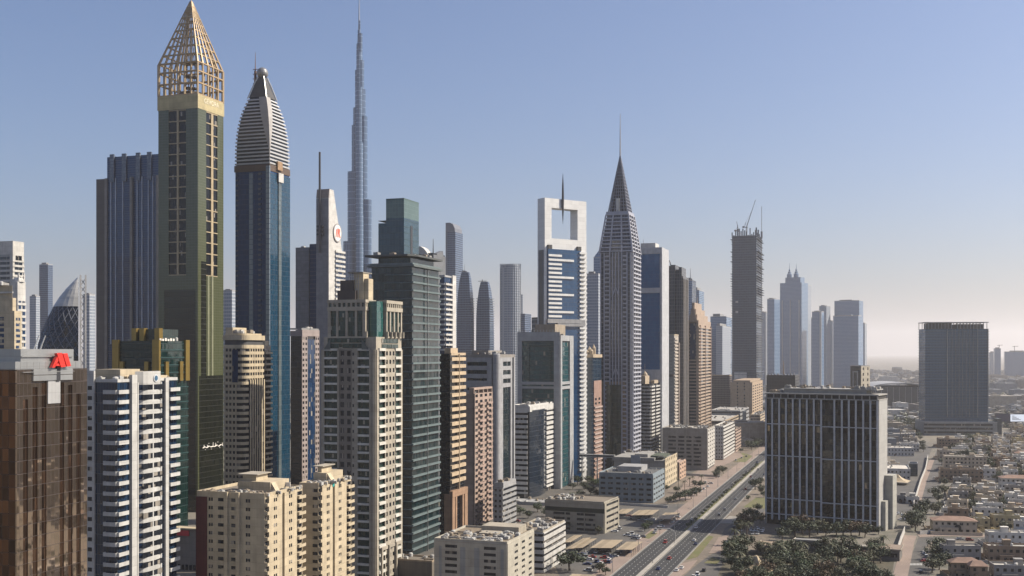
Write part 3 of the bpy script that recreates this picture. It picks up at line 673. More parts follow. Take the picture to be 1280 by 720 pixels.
def burj():
    D = 2244; s = D/F; cx = 449
    r = empty('supertall_tower', 'needle-like supertall silver tower stepping up to a thin spire, highest in the skyline', 'skyscraper', (gx(cx, D), D, 0))
    z = lambda y: gz(y, D)
    g = curtain('silver_glass', (.11, .20, .36), (.15, .25, .42), (.19, .30, .46), 3.2, 13, .2, .05, metal=.55, rough=.12, tilt=.02, sp=(.12,.2,.33), spf=.1)
    g2 = curtain('silver_glass_sunlit', (.16, .28, .46), (.22, .34, .53), (.26, .38, .56), 2.6, 9, .2, .15, metal=.5, rough=.15, tilt=.02)  # lighter copy of the glass, sunlight on the front wing put into colour
    left = [(445, 24), (372, 19.5), (302, 14.2), (215, 9.2), (157, 7.4), (135, 5.1), (88, 3.4), (55, 1.2)]
    right = [(445, 20), (330, 15.6), (250, 10.4), (146, 8.3), (112, 6.2), (76, 4.2), (42, 1.8)]
    front = [(445, 24), (350, 17), (270, 12), (180, 8), (110, 5), (66, 2.5)]
    def wing(name, ang, steps, mat, hw):
        b = MB(); dx, dy = math.cos(ang), math.sin(ang); px_, py = -dy, dx
        for i, (y, l) in enumerate(steps):
            z0 = 0 if i == 0 else z(steps[i][0])-.5
            z1 = z(steps[i+1][0]) if i+1 < len(steps) else z(steps[i][0]-16)
            L = l*s*1.02; h = min(hw, max(2.2, L*.7))
            pl = [(0, -h), (L-h, -h)]+[(L-h+h*math.sin(k*math.pi/6), -h*math.cos(k*math.pi/6)) for k in range(1, 6)]+[(L-h, h), (0, h)]
            b.prism([(p[0]*dx+p[1]*px_, p[0]*dy+p[1]*py) for p in pl], 0, z1)
        b.build(name, mat, r)
    wing('west_wing', R(186), left, g, 9.5); wing('east_wing', R(-6), right, g, 9.2); wing('front_wing', R(-80), front, g2, 7.5); wing('rear_wing', R(100), front, g, 8)
    c = MB(); c.lathe([(9, 0), (9, z(180)), (7, z(100)), (4.5, z(66)), (3, z(38))], 14); c.build('core', g2, r)
    sp = MB(); sp.lathe([(2.6, z(40)), (2.4, z(38)), (1.9, z(30)), (1.3, z(14)), (.8, z(0)), (.3, z(-9))], 10); sp.build('spire', plain('spire_steel', (.3, .33, .38), .35, .6), r)
burj()

# ================================================================ MIDDLE CLUSTER
def dark_grid_block():
    t = Tower('apartment_tower', 'brown and white gridded tower with a dark left face beside the crowned blue tower', 377, 720, 362.5, 398.5)
    zt = t.z(420); P = 3.45
    t.core(curtain('black_glass', (.008, .011, .018), (.015, .02, .03), (.025, .03, .035), 1.6, P, .05, .1, metal=.5), 0, zt, 'facade', .3)
    b = MB(); it = []; n = int(zt/P); z0 = zt-n*P
    t.grid(b, it, 's', 0, t.sa(384), z0, zt, 2, n, .6, .5); t.grid(b, it, 's', t.sa(393.5), t.d, z0, zt, 2, n, .6, .5)
    t.fb(b, 's', 0, t.d, zt, t.z(412), -3, .5); b.box(-t.w, -3.02, .2, t.d, zt, t.z(413.5))
    b.build('wall', wall('mauve_wall', (.42, .35, .33)), t.root); t.units('window', it, WIN, 100, visy=600)
    g = MB(); t.fb(g, 's', t.sa(384), t.sa(393.5), 0, zt-2, -.2, .1); g.build('blue_glass_bay', WINB, t.root); t.parapet(t.z(412), 1, GREYW); t.clutter(t.z(412), 3, 6)
dark_grid_block()

def cream_teal_tower():
    t = Tower('apartment_tower', 'large cream stone tower with teal glass bands and an arcaded square crown in the middle', 470, 530, 402, 502)
    W, D_ = t.w, t.d; P = 4.08; zt = t.z(437); zc = t.z(374)
    gl = curtain('teal_grid', (.012, .05, .045), (.035, .10, .085), (.03, .05, .045), 1.1, P/2, .07, .07, metal=.5, tilt=.08, litf=.05)
    t.core(gl, 0, zt, 'glass_facade', .5)
    n = int(zt/P); b = MB(); it = []; sd = []
    fa, sa = t.fa, t.sa; z0 = zt-n*P
    for a0, a1 in ((0, fa(405.5)), (fa(422), fa(424)), (fa(462), W)): t.fb(b, 'f', a0, a1, 0, zt, -.5, .5)
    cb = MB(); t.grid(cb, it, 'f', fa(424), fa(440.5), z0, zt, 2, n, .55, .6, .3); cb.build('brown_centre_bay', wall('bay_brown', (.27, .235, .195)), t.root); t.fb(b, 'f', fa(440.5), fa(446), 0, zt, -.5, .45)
    t.fb(b, 'f', fa(446), fa(447.5), 0, zt, -.5, .5)
    for j in range(n+1):      # white spandrels across the glass bays
        z = z0+j*P
        sd += [('f', fa(405.5), fa(422), z-.5, z+.5, -.5, .75), ('f', fa(447.5), fa(462), z-.5, z+.5, -.5, .75)]
        sd += [('s', sa(472.5), sa(480.5), z-.6, z+.7, -.5, .9), ('s', sa(493), sa(500), z-.6, z+.7, -.5, .9)]
        it.append(('f', fa(441.3), fa(443), z+1.2, z+2.6, .5, .55))
    t.grid(b, it, 's', sa(480.5), sa(493), z0, zt, 3, n, .55, .5, .45)
    t.fb(b, 's', 0, sa(472.5), 0, zt, -.5, .5); t.fb(b, 's', sa(500), D_, 0, zt, -.5, .5)
    t.units('spandrel', sd, wall('spandrel_pale', (.78, .75, .67)), 100); gz_ = MB(); t.fb(gz_, 'f', fa(411), fa(456), t.z(435), t.z(429.5), -.1, .3); t.fb(gz_, 'f', fa(410), fa(457), t.z(428), t.z(422.5), -.1, .3); t.fb(gz_, 's', sa(477), sa(497), t.z(435), t.z(430), -.1, .3); t.fb(gz_, 's', sa(477), sa(497), t.z(428.5), t.z(423), -.1, .3); gz_.build('upper_glazing', gl, t.root)
    # crown
    zs = t.z(421)
    b.box(-W+1.2, -.0, 0.02, D_-.3, zt, zs)
    k0, k1 = -W+fa(410), -W+fa(457)
    b.build('wall', STONE, t.root); t.units('window', it, WIN, 100)
    def crown(x0, x1, y0, y1, nm, nf, ns_):
        c = MB(); c.box(x0+.6, x1-.6, y0+.6, y1-.6, zs-4, zc-.2); c.build('crown_core', gl, t.root)
        c = MB(); zA, zB, zC = t.z(415), t.z(406), t.z(388)
        c.box(x0, x1, y0, y1, zs-.5, zA-2); c.box(x0-.25, x1+.25, y0-.25, y1+.25, zC, t.z(383)); c.box(x0-.25, x1+.25, y0-.25, y1+.25, t.z(378), zc)
        for i in range(nf+1):
            x = x0+(x1-x0)*i/nf; wd = 1.5 if i in (0, nf) else .55
            c.box(max(x0, x-wd), min(x1, x+wd), y0+.02, y0+1, zA-2, zC); c.box(max(x0, x-wd), min(x1, x+wd), y1-1, y1-.02, zA-2, zC)
        for i in range(ns_+1):
            y = y0+(y1-y0)*i/ns_; wd = 1.3 if i in (0, ns_) else .55
            c.box(x1-1, x1-.02, max(y0+.03, y-wd), min(y1-.03, y+wd), zA-2, zC); c.box(x0+.02, x0+1, max(y0+.03, y-wd), min(y1-.03, y+wd), zA-2, zC)
        for i in range(nf*2+1): x = x0+(x1-x0)*i/(nf*2); c.box(max(x0+.01, x-.5), min(x1-.01, x+.5), y0+.01, y0+.8, t.z(383), t.z(378))
        for i in range(ns_*2+1): y = y0+(y1-y0)*i/(ns_*2); c.box(x1-.8, x1-.01, max(y0+.01, y-.5), min(y1-.01, y+.5), t.z(383), t.z(378))
        for i in range(ns_+1): y = y0+(y1-y0)*i/ns_; c.box(x1-.1, x1+1.0, y-.35, y+.35, t.z(422), t.z(415)+.3)
        c.build(nm, STONE, t.root)
    crown(k0, k1, -.3, 11, 'crown_arcade', 4, 3); crown(-W*.34+6.6, .5, D_*.36, D_-.5, 'crown_arcade', 2, 4)
    g = MB(); g.box(-W*.34, -1.0, 3, D_*.36-.3, zt, t.z(376)); g.build('teal_turret', curtain('teal_bright', (.03, .16, .16), (.05, .22, .2), (.05, .15, .15), 2, 3, .05, .05, metal=.5), t.root)
    dk = wall('plant_dark', (.11, .09, .08)); q = MB(); q.box(k0+4, k0+13.5, 2, 12, zc-.2, t.z(362)); q.box(k0+5, k0+12, 3, 11, t.z(362), t.z(349)); q.build('plant_room', dk, t.root)
    cr = MB(); cr.box(-W*.34-3.5, -W*.34+1.2, 4, 10, t.z(376), t.z(340)); cr.box(-W*.34+1.3, -W*.34+3.5, 5, 10, t.z(376), t.z(347)); cr.build('white_stair_tower', CREAM, t.root)
    h = MB(); h.box(k0+9, -W*.34+1.5, 3, 13, t.z(340), t.z(338.6)); h.build('helipad', wall('helipad', (.3, .28, .24)), t.root)
    fr = MB()
    for i in range(5):
        x = k0+9.3+i*1.2; fr.bar((x, 4, t.z(374)), (x, 4, t.z(340)), .14); fr.bar((k0+9.3, 4, t.z(372-i*7)), (k0+14.1, 4, t.z(366-i*6.5)), .1)
    fr.build('steel_frame', STEEL, t.root)
    for f, L in (('f', ((405.5, 414), (453, 462))),):     # stepped dark shoulders under the crown
        for l, rr_ in L:
            gb = MB(); t.fpoly(gb, f, [(fa(l), t.z(437)), (fa(rr_), t.z(437)), (fa(rr_ if l < 430 else l), t.z(423))], .55, .8); gb.build('sloping_shoulder', wall('shoulder', (.16, .18, .17)), t.root)
    e = MB()
    for i in range(3): a = sa(474)+i*(D_*.28); t.fb(e, 's', a, a+1.2, 0, t.z(690), .5, 1.6); t.fb(e, 's', a, a+D_*.22, t.z(690), t.z(686), .5, 1.6)
    e.build('entrance_arches', STONE, t.root); t.clutter(zs, 4, 8)
    t.fins('f', [fa(463.5), fa(467.5)], 0, zt, .8, .9, STONE); 
cream_teal_tower()

def dark_slab_tower():
    t = Tower('apartment_tower', 'dark green glass tower with thin balcony slabs, right of the cream stone tower', 516, 600, 462, 550.5)
    W, D_ = t.w, t.d; P = 4.35; zt = t.z(333)
    g = curtain('bottle_glass', (.008, .03, .038), (.02, .06, .07), (.02, .035, .035), 1.8, P, .06, .06, metal=.45, tilt=.04)
    t.core(g, 0, zt, 'glass_facade', .8)
    sl_ = wall('slab_sage', (.17, .225, .23), .6); n = int(zt/P)
    it = []
    for j in range(n):
        z = zt-(j+1)*P
        it.append(('s', 0, D_*.5, z-.2, z+.75, -.8, .35)); it.append(('s', D_*.5+.25, D_, z-.2, z+.75, -.8, .35))
        if j % 1 == 0: it.append(('f', W*.35, W+.3, z-.15, z+.25, -.8, .25))
    t.units('balcony', it, sl_, 100)
    t.fins('s', [D_*.5+.12], 0, zt, .25, .6, METAL, 'downpipe')
    c = MB(); c.box(-W-1, 1.2, -1.2, D_+.6, zt, t.z(330.5)); c.box(-W+4, -3, 3, D_-4, t.z(330.5), t.z(320)); c.build('roof_slab', wall('roof_green_grey', (.16, .19, .19)), t.root)
    gl = MB(); gl.box(-W+5, -2.4, 2.4, D_-5, t.z(330.4), t.z(321.5)); gl.build('roof_lounge_glass', g, t.root)
    c = MB(); c.prism([(-W-2, -2), (-2, -2.5), (1.5, 4), (1, D_+1), (-W+2, D_+1)], t.z(320), t.z(317.6)); c.build('roof_canopy', wall('canopy_dark', (.10, .11, .11)), t.root)
    p2 = MB(); p2.box(-9, 0, 3.5, D_*.8, t.z(321), t.z(319.5)); t.parapet(t.z(330.5), 1.0, sl_); t.clutter(t.z(317.6), 3, 13)
    t2 = Tower('office_tower', 'blue green glass box tower with pale green top rising behind the dark slab tower', 505, 680, 473, 523.5)
    g2 = curtain('box_glass', (.03, .10, .15), (.06, .15, .21), (.05, .1, .13), 1.9, 3.8, .05, .06, metal=.6, tilt=.03)
    g3 = curtain('box_glass_top', (.16, .26, .24), (.22, .33, .30), (.12, .2, .18), 1.9, 2.6, .06, .06, metal=.35, rough=.15)
    xl = -t2.w+t2.fa(482.5)
    t2.core(g2, 0, t2.z(278), 'glass_facade', x1=xl); t2.core(g2, 0, t2.z(272), 'glass_facade', x0=xl+.02)
    t2.core(g3, t2.z(272), t2.z(249.5), 'glass_lantern', x0=xl+.02); t2.parapet(t2.z(249.5), 1, wall('teal_frame', (.08, .14, .13)), x0=xl)
    b = MB(); t2.fb(b, 's', t2.sa(513), t2.sa(515.5), t2.z(320), t2.z(280), -.1, .15); b.build('dark_slot', DMETAL, t2.root)
    t2.slabs('fs', t2.z(330), t2.z(274), 3.8, .3, .1, wall('teal_line', (.05, .1, .12)))
dark_slab_tower()

def arch_block():
    t = Tower('office_tower', 'white curved-arch framed tower behind the dark slab tower', 541, 860, 523, 556)
    W, D_ = t.w, t.d
    t.core(curtain('teal_dark2', (.02, .03, .045), (.04, .06, .08), (.2, .2, .2), 2, 3.8, .06, .25, metal=.4), 0, t.z(316), 'glass_facade')
    b = MB(); th = 4.0
    o = [(W*1.0*(1-math.cos(k*math.pi/16)) if False else W*math.sin(k*math.pi/16), t.z(345)+(t.z(307)-t.z(345))*math.cos(k*math.pi/16)) for k in range(9)]
    inn = [((W-th)*math.sin(k*math.pi/16), t.z(345)+(t.z(316)-t.z(345))*math.cos(k*math.pi/16)) for k in range(9)]
    pts = o+[(W, 0), (W-th, 0)]+inn[::-1]
    n = len(o)
    for i in range(n-1): t.fpoly(b, 'f', [inn[i], inn[i+1], o[i+1], o[i]], -8, 1.2)
    t.fb(b, 'f', W-th, W, 0, t.z(345), -8, 1.2); b.build('white_arch', WHITE, t.root)
    s = MB(); s.box(-.1, .6, 0, D_, 0, t.z(318)); s.build('grey_side', wall('arch_grey', (.2, .21, .23)), t.root)
    s = MB(); A = [(0, t.z(345)), (D_*.3, t.z(316)), (D_*.8, t.z(311)), (D_, t.z(330)), (D_, t.z(345))]; t.fpoly(s, 's', A, -3, .4); s.build('grey_top', wall('arch_grey', 0), t.root)
    mast(t, -3, 8, t.z(316), t.z(297), .5, DMETAL)
    t = Tower('apartment_tower', 'grey and white balcony tower in the gap right of the dark slab tower', 556, 820, 549, 569)
    zt = t.z(346); P = 3.7; t.core(WINB, 0, zt, 'glass_core', .3)
    it = [('s', .1, t.d*.62, j*P, j*P+1.4, -.3, 1.0) for j in range(int(zt/P))]+[('f', .1, t.w-.1, j*P, j*P+1.3, -.3, .6) for j in range(int(zt/P))]
    t.units('balcony', it, WHITE, 100, True, visy=440); s = MB(); t.fb(s, 's', t.d*.66, t.d, 0, zt+2, -.3, .8); s.build('pier', WHITE, t.root); t.parapet(zt, 1.4, LGREY)
arch_block()

def far_centre():
    G = 'hazy far towers in the gap behind the middle cluster'
    curtain('far_blue', (.15, .28, .50), (.21, .36, .59), (.30, .44, .64), 3, 4, .12, .25, metal=.5, rough=.12)  # paleness of haze on the far towers put into the glass colour
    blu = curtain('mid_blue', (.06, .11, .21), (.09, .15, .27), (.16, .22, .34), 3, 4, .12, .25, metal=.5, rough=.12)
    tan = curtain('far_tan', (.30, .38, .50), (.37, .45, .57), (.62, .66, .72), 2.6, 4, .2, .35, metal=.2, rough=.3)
    # round-shouldered tower
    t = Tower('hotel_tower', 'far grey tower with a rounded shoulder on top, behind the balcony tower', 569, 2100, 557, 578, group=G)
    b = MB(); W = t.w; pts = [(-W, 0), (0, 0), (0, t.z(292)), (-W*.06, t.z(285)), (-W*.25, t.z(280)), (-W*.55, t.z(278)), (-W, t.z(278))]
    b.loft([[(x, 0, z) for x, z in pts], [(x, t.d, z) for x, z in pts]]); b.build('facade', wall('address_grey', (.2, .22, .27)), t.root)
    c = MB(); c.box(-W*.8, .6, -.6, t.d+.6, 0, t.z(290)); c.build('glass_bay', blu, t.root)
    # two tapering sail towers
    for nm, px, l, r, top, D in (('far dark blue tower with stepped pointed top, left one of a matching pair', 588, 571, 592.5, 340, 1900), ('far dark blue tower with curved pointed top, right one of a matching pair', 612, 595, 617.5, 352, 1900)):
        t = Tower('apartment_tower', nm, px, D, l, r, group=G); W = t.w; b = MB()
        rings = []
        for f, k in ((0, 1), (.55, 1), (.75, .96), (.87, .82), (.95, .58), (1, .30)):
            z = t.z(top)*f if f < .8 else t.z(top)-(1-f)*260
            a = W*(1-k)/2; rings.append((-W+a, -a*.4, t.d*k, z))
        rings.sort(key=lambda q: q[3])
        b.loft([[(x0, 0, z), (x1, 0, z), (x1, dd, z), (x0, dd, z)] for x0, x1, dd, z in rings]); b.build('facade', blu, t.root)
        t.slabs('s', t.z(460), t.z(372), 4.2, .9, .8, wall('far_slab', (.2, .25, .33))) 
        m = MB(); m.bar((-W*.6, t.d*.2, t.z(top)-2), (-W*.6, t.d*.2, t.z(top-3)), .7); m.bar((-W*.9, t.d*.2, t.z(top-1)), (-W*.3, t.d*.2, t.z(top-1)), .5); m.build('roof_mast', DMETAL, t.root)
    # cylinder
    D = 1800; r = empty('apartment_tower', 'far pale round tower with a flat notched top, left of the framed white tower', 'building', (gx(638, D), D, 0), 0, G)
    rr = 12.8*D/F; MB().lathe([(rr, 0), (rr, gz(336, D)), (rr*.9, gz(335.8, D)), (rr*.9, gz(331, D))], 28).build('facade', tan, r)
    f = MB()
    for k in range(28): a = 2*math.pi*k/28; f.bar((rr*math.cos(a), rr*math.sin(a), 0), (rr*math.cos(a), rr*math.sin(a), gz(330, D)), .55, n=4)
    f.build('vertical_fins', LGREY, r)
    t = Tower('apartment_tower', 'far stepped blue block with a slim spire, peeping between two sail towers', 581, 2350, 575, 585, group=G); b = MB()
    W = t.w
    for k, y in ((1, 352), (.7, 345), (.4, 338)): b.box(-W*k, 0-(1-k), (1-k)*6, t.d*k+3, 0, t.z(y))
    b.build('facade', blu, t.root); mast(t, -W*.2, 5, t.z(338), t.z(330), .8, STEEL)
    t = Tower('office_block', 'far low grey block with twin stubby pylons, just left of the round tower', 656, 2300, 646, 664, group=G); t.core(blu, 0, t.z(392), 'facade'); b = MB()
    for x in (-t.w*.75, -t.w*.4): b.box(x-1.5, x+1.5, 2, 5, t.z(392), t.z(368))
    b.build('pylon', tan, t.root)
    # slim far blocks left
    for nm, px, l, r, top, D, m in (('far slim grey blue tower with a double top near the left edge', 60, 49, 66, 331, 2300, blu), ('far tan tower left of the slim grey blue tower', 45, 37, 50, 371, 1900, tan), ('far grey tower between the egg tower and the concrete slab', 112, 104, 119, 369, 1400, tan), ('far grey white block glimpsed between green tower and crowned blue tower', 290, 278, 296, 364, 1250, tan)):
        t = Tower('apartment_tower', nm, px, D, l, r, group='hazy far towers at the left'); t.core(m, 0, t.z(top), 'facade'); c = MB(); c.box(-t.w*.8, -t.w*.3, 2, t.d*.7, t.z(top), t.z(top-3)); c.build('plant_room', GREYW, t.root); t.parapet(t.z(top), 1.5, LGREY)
far_centre()

def cream_balcony_tower():
    t = Tower('apartment_tower', 'slim tower with orange cream balconies on a dark flank and a brown base', 563, 650, 549, 581)
    zt = t.z(442); P = 4.2; W, D_ = t.w, t.d
    t.core(curtain('black_glass', 0, 0, 0), 0, zt, 'facade', .3)
    it = []; n = int((zt-t.z(612))/P); apr = wall('apricot', (.66, .51, .34))
    for j in range(n): it.append(('s', .2, D_-.5, zt-(j+1)*P, zt-(j+1)*P+2.05, -.3, 1.0))
    t.units('balcony', it, apr, 100); c = MB(); c.box(-W*.55, 0, .4, D_*.5, zt, t.z(435)); c.box(-.5, .6, 0, D_, zt-1, t.z(441)); c.build('roof_block', apr, t.root)
    b = MB(); br = wall('base_brown', (.42, .26, .16)); t.fb(b, 's', -.5, D_+1, t.z(622), t.z(614), -.5, 1.6)
    for a0, a1 in ((-.5, D_*.15), (D_*.2, D_*.3), (D_*.68, D_*.78), (D_*.84, D_+1)): t.fb(b, 's', a0, a1, 0, t.z(622), -.5, 1.5)
    b.box(-W*.5, -.52, -1, .2, 0, t.z(618)); b.build('brown_base', br, t.root); t.fins('s', [D_*.5], t.z(614), zt, .5, 1.3, apr)
    t = Tower('apartment_tower', 'pinkish brown apartment tower with small jutting balconies and a loggia on its top', 592, 700, 580.5, 615)
    zt = t.z(492); P = 3.6; W, D_ = t.w, t.d
    t.core(WIN, 0, zt-.1, 'glass_core', .5); b = MB(); it = []; n = int(zt/P)
    t.grid(b, it, 's', 0, D_, zt-n*P, zt, 4, n, .55, .5, .4); b.box(-W, -.52, .3, D_, 0, zt-.03)
    t.fb(b, 's', 0, D_, t.z(487.5), t.z(485), -3, .3)
    for i in range(5): a = (D_-1)*i/4; t.fb(b, 's', a, a+1, zt, t.z(487.5), -3, .2)
    b.build('wall', PINK, t.root); t.units('window', it, WIN, 60)
    bl = [('s', D_*u, D_*(u+.26), zt-(j+1)*P, zt-(j+1)*P+1.1, 0, 1.7) for j in range(1, n) for u in (.22, .66)]
    t.units('balcony', bl, wall('pink_light', (.5, .36, .3)), 100, True); t.fins('s', [.4], 0, zt, .9, .9, PINK); t.clutter(t.z(492), 2, 31)
cream_balcony_tower()

def grey_glass_tower():
    t = Tower('office_tower', 'grey banded office tower with rounded white corner and tall dark glass slots, centre', 622, 760, 580, 643)
    W, D_ = t.w, t.d; zt = t.z(447); P = 3.7
    g = curtain('slate_glass', (.012, .03, .04), (.025, .055, .065), (.02, .03, .035), 1.5, P, .05, .06, metal=.5)
    t.core(g, 0, zt, 'glass_facade', .4); lg = wall('tower_grey', (.44, .44, .45), .55); b = MB()
    fa, sa = t.fa, t.sa
    for a0, a1 in ((0, fa(584)), (fa(609), fa(615)), (fa(617), W-1.5)): t.fb(b, 'f', a0, a1, 0, zt, -.4, .5)
    for j in range(5): z = zt-j*P*1.5; t.fb(b, 'f', fa(584), fa(609), z-3.0, z, -.4, .45)
    for j in range(10): z = t.z(476)-j*P; t.fb(b, 'f', fa(584), fa(609), z-1.0, z, -.4, .3) 
    for a0, a1 in ((1.5, sa(628)), (sa(637.5), sa(639.5)), (sa(641.5), D_)): t.fb(b, 's', a0, a1, 0, zt, -.4, .5)
    for j in range(4): z = zt-j*P*1.6; t.fb(b, 's', sa(628), sa(637.5), z-2.8, z, -.4, .45)
    b.build('wall', lg, t.root); MB().lathe([(2.6, 0), (2.6, zt+2.2), (1.8, zt+2.8)], 16, -1.4, 1.4).build('rounded_corner', lg, t.root)
    c = MB(); c.box(-W-.4, .3, -.3, D_, zt, t.z(443)); c.box(-W+4, -8, 4, D_-4, t.z(443), t.z(438)); c.build('roof_slab', wall('roof_tan_grey', (.33, .3, .27)), t.root); t.clutter(t.z(443), 8, 17)
    t = Tower('office_block', 'small pale grey block with deep dark windows at the foot of the grey banded tower', 628, 690, 617, 645)
    zt = t.z(610); b = MB(); it = []; t.core(WIN, 0, zt, 'glass_core', .4); t.grid(b, it, 'f', 0, t.w, 0, zt, 2, 8, .5, .45); t.ribbons(b, it, 's', 0, t.d, 0, zt, 8, .45, split=2); b.build('wall', wall('block_grey', (.4, .4, .4)), t.root)
    t.units('window', it, WIN); c = MB(); c.box(-t.w, 0, 2, t.d, zt, t.z(604)); c.build('roof_block', LGREY, t.root); t.clutter(t.z(604), 2, 3)
grey_glass_tower()

def white_stripe_tower():
    t = Tower('apartment_tower', 'mid-height white tower banded with dark windows around a curved navy glass strip', 661, 840, 640, 692.5)
    W, D_ = t.w, t.d; zt = t.z(515); P = 3.85; n = int(zt/P)
    t.core(WIN, 0, zt, 'glass_core', .4); b = MB(); it = []
    t.ribbons(b, it, 'f', 0, W-1, zt-n*P, zt, n, .42, .4, split=3); t.ribbons(b, it, 's', t.sa(682), D_, zt-n*P, zt, n, .4, .9, split=1)
    b.box(-W, 1, -.3, D_, zt, t.z(508)); b.build('wall', WHITE, t.root); t.units('window', it, WIN, 100)
    g = MB(); m0, m1 = 1.0, t.sa(681.5); pl = [(-.3, m0)]+[(2.6*math.sin(math.pi*k/8)+.2, m0+(m1-m0)*k/8) for k in range(9)]+[(-.3, m1)]
    g.prism(pl, 0, zt+1); g.build('curved_glass', curtain('navy_curve', (.012, .025, .05), (.02, .045, .08), (.02, .03, .05), 1.3, P, .05, .08, metal=.5), t.root)
    t.parapet(t.z(508), 1, WHITE); t.clutter(t.z(508), 4, 19)
    # teal glass tower with light frame
    t = Tower('office_tower', 'teal glass office tower in a pale grey frame, standing before the framed white tower', 700, 900, 647, 716)
    W, D_ = t.w, t.d; zt = t.z(419); fr = wall('frame_grey', (.46, .47, .48), .5); fa, sa = t.fa, t.sa
    g = curtain('teal_tower', (.016, .11, .14), (.04, .19, .21), (.015, .05, .06), 1.7, 3.8, .06, .2, metal=.55, tilt=.04, litf=.02)
    t.core(g, 0, zt, 'glass_facade', .6); b = MB()
    for a0, a1 in ((0, fa(652.5)), (fa(692.5), W-.1)): t.fb(b, 'f', a0, a1, 0, zt, -.6, .6)
    for y0, y1 in ((426, 415), (481, 477.5), (486, 483.2)): t.fb(b, 'f', 0, W, t.z(y0), t.z(y1), -.6, .58)
    for y0, y1 in ((426, 419), (481, 477.5), (487, 483.2)): t.fb(b, 's', 0, D_, t.z(y0), t.z(y1), -.6, .58)
    t.fb(b, 's', 0, sa(702), 0, zt, -.6, .6); t.fb(b, 's', sa(711.5), D_, 0, zt, -.6, .7); b.build('frame', fr, t.root)
    c = MB()
    for px in (660.5, 687.5): t.fb(c, 'f', fa(px)-.9, fa(px)+.9, t.z(477), t.z(430), -.2, .9)
    t.fb(c, 'f', fa(660), fa(688), t.z(432), t.z(429), -.2, .88); c.build('inner_frame', curtain('teal_inner', (.03, .09, .1), (.05, .12, .13), (.1, .2, .2), 1, 2, .1, .1, metal=.4), t.root)
    k = MB(); k.box(-W*.62, -W*.15, 4, D_-4, zt, t.z(405)); k.build('plant_room', wall('plant_tan2', (.4, .33, .25)), t.root)
    rl = MB()
    for a in frange(1, W, 2.6): rl.bar((-W+a, 1, t.z(415)), (-W+a, 1, t.z(412)), .2)
    rl.build('roof_railing', STEEL, t.root); t.clutter(zt, 6, 23)
white_stripe_tower()

def framed_white_tower():
    t = Tower('office_tower', 'white tower framing a square hole at its top with a blade needle hanging through it', 681, 930, 672, 733, yaw=55)
    W, D_ = t.w, t.d; sa = t.sa; s = wall('frame_white', (1.0, .99, .96), .5, .05)
    # heights along the sunny face need the depth of each point
    def zz(px, y): return gz(y, t.D+t.sa(px)*t.uy)
    h0, h1 = sa(689.5), sa(722); zb, zt_, ztop = zz(705, 299), zz(705, 261), zz(681, 247)
    b = MB(); b.box(-W, 0, 0, h0, 0, ztop); b.box(-W, 0, h1, D_, 0, ztop); b.box(-W+.01, -.01, h0, h1, zt_, ztop-.02); b.box(-W+.01, -.01, h0, h1, 0, zb); b.build('white_frame', s, t.root)
    n = MB(); a = sa(702.8); x = .9
    n.loft([[(x+r*math.cos(k), a+1.3*r*math.sin(k), z) for k in (0, 1.57, 3.14, 4.71)] for r, z in ((.1, zz(703, 280)), (.7, zz(703, 265)), (1.0, zz(703, 250)), (.7, zz(703, 232)), (.1, zz(703, 217)))]); n.build('blade_needle', DMETAL, t.root)
    gt = zz(700, 312); gl = curtain('chelsea_blue', (.014, .10, .27), (.024, .14, .34), (.015, .045, .09), 1.7, 3.7, .05, .06, metal=.6)
    g = MB(); t.fb(g, 's', sa(683.8), sa(725), 0, gt, -.1, 1.4); g.build('glass_facade', gl, t.root)
    bars = MB(); i = 0; y = 320.0
    while y < 400:
        long = i % 4 == 1
        t.fb(bars, 's', sa(684), sa(715.5 if long else 700.5), zz(700, y+1.3), zz(700, y-1.3), 1.2, 2.2); y += 5.4; i += 1
    bars.build('white_bars', s, t.root)
    side = MB(); zbl = MB(); it = []
    for k in range(50):
        z = zz(728, 318)-k*3.75
        if z < 4: break
        t.fb(zbl, 's', sa(722.5), sa(731.5), z, z+1.6, .2, 2.6)
    zbl.build('balcony_fins', s, t.root)
    d = MB(); t.fb(d, 'f', 1.5, W-1.5, 0, gz(312, t.D), -.1, .15); d.build('dark_slot', wall('front_dark', (.05, .07, .1), .3), t.root)
    c = MB(); t.fb(c, 's', sa(682), sa(724), zz(700, 404), zz(700, 399), 1.0, 3.2); t.fb(c, 's', sa(695), sa(729), zz(710, 408), zz(710, 400), 1, 3); c.build('sky_lobby', wall('lobby_grey', (.4, .4, .41)), t.root)
    r = MB()
    for px in (686.5, 723): r.box(-.2, 1.6, sa(px)-2, sa(px)+2, gt, gt+3.4)
    r.build('roof_turret', DGREY, t.root)
    b = MB(); b.box(-W-14, -W-.3, 4, D_*.6, 0, zz(690, 396)); b.build('rear_wing', curtain('lattice_grey', (.14, .16, .18), (.2, .22, .24), (.4, .4, .4), 2, 3.7, .2, .3, metal=.3), t.root)
framed_white_tower()

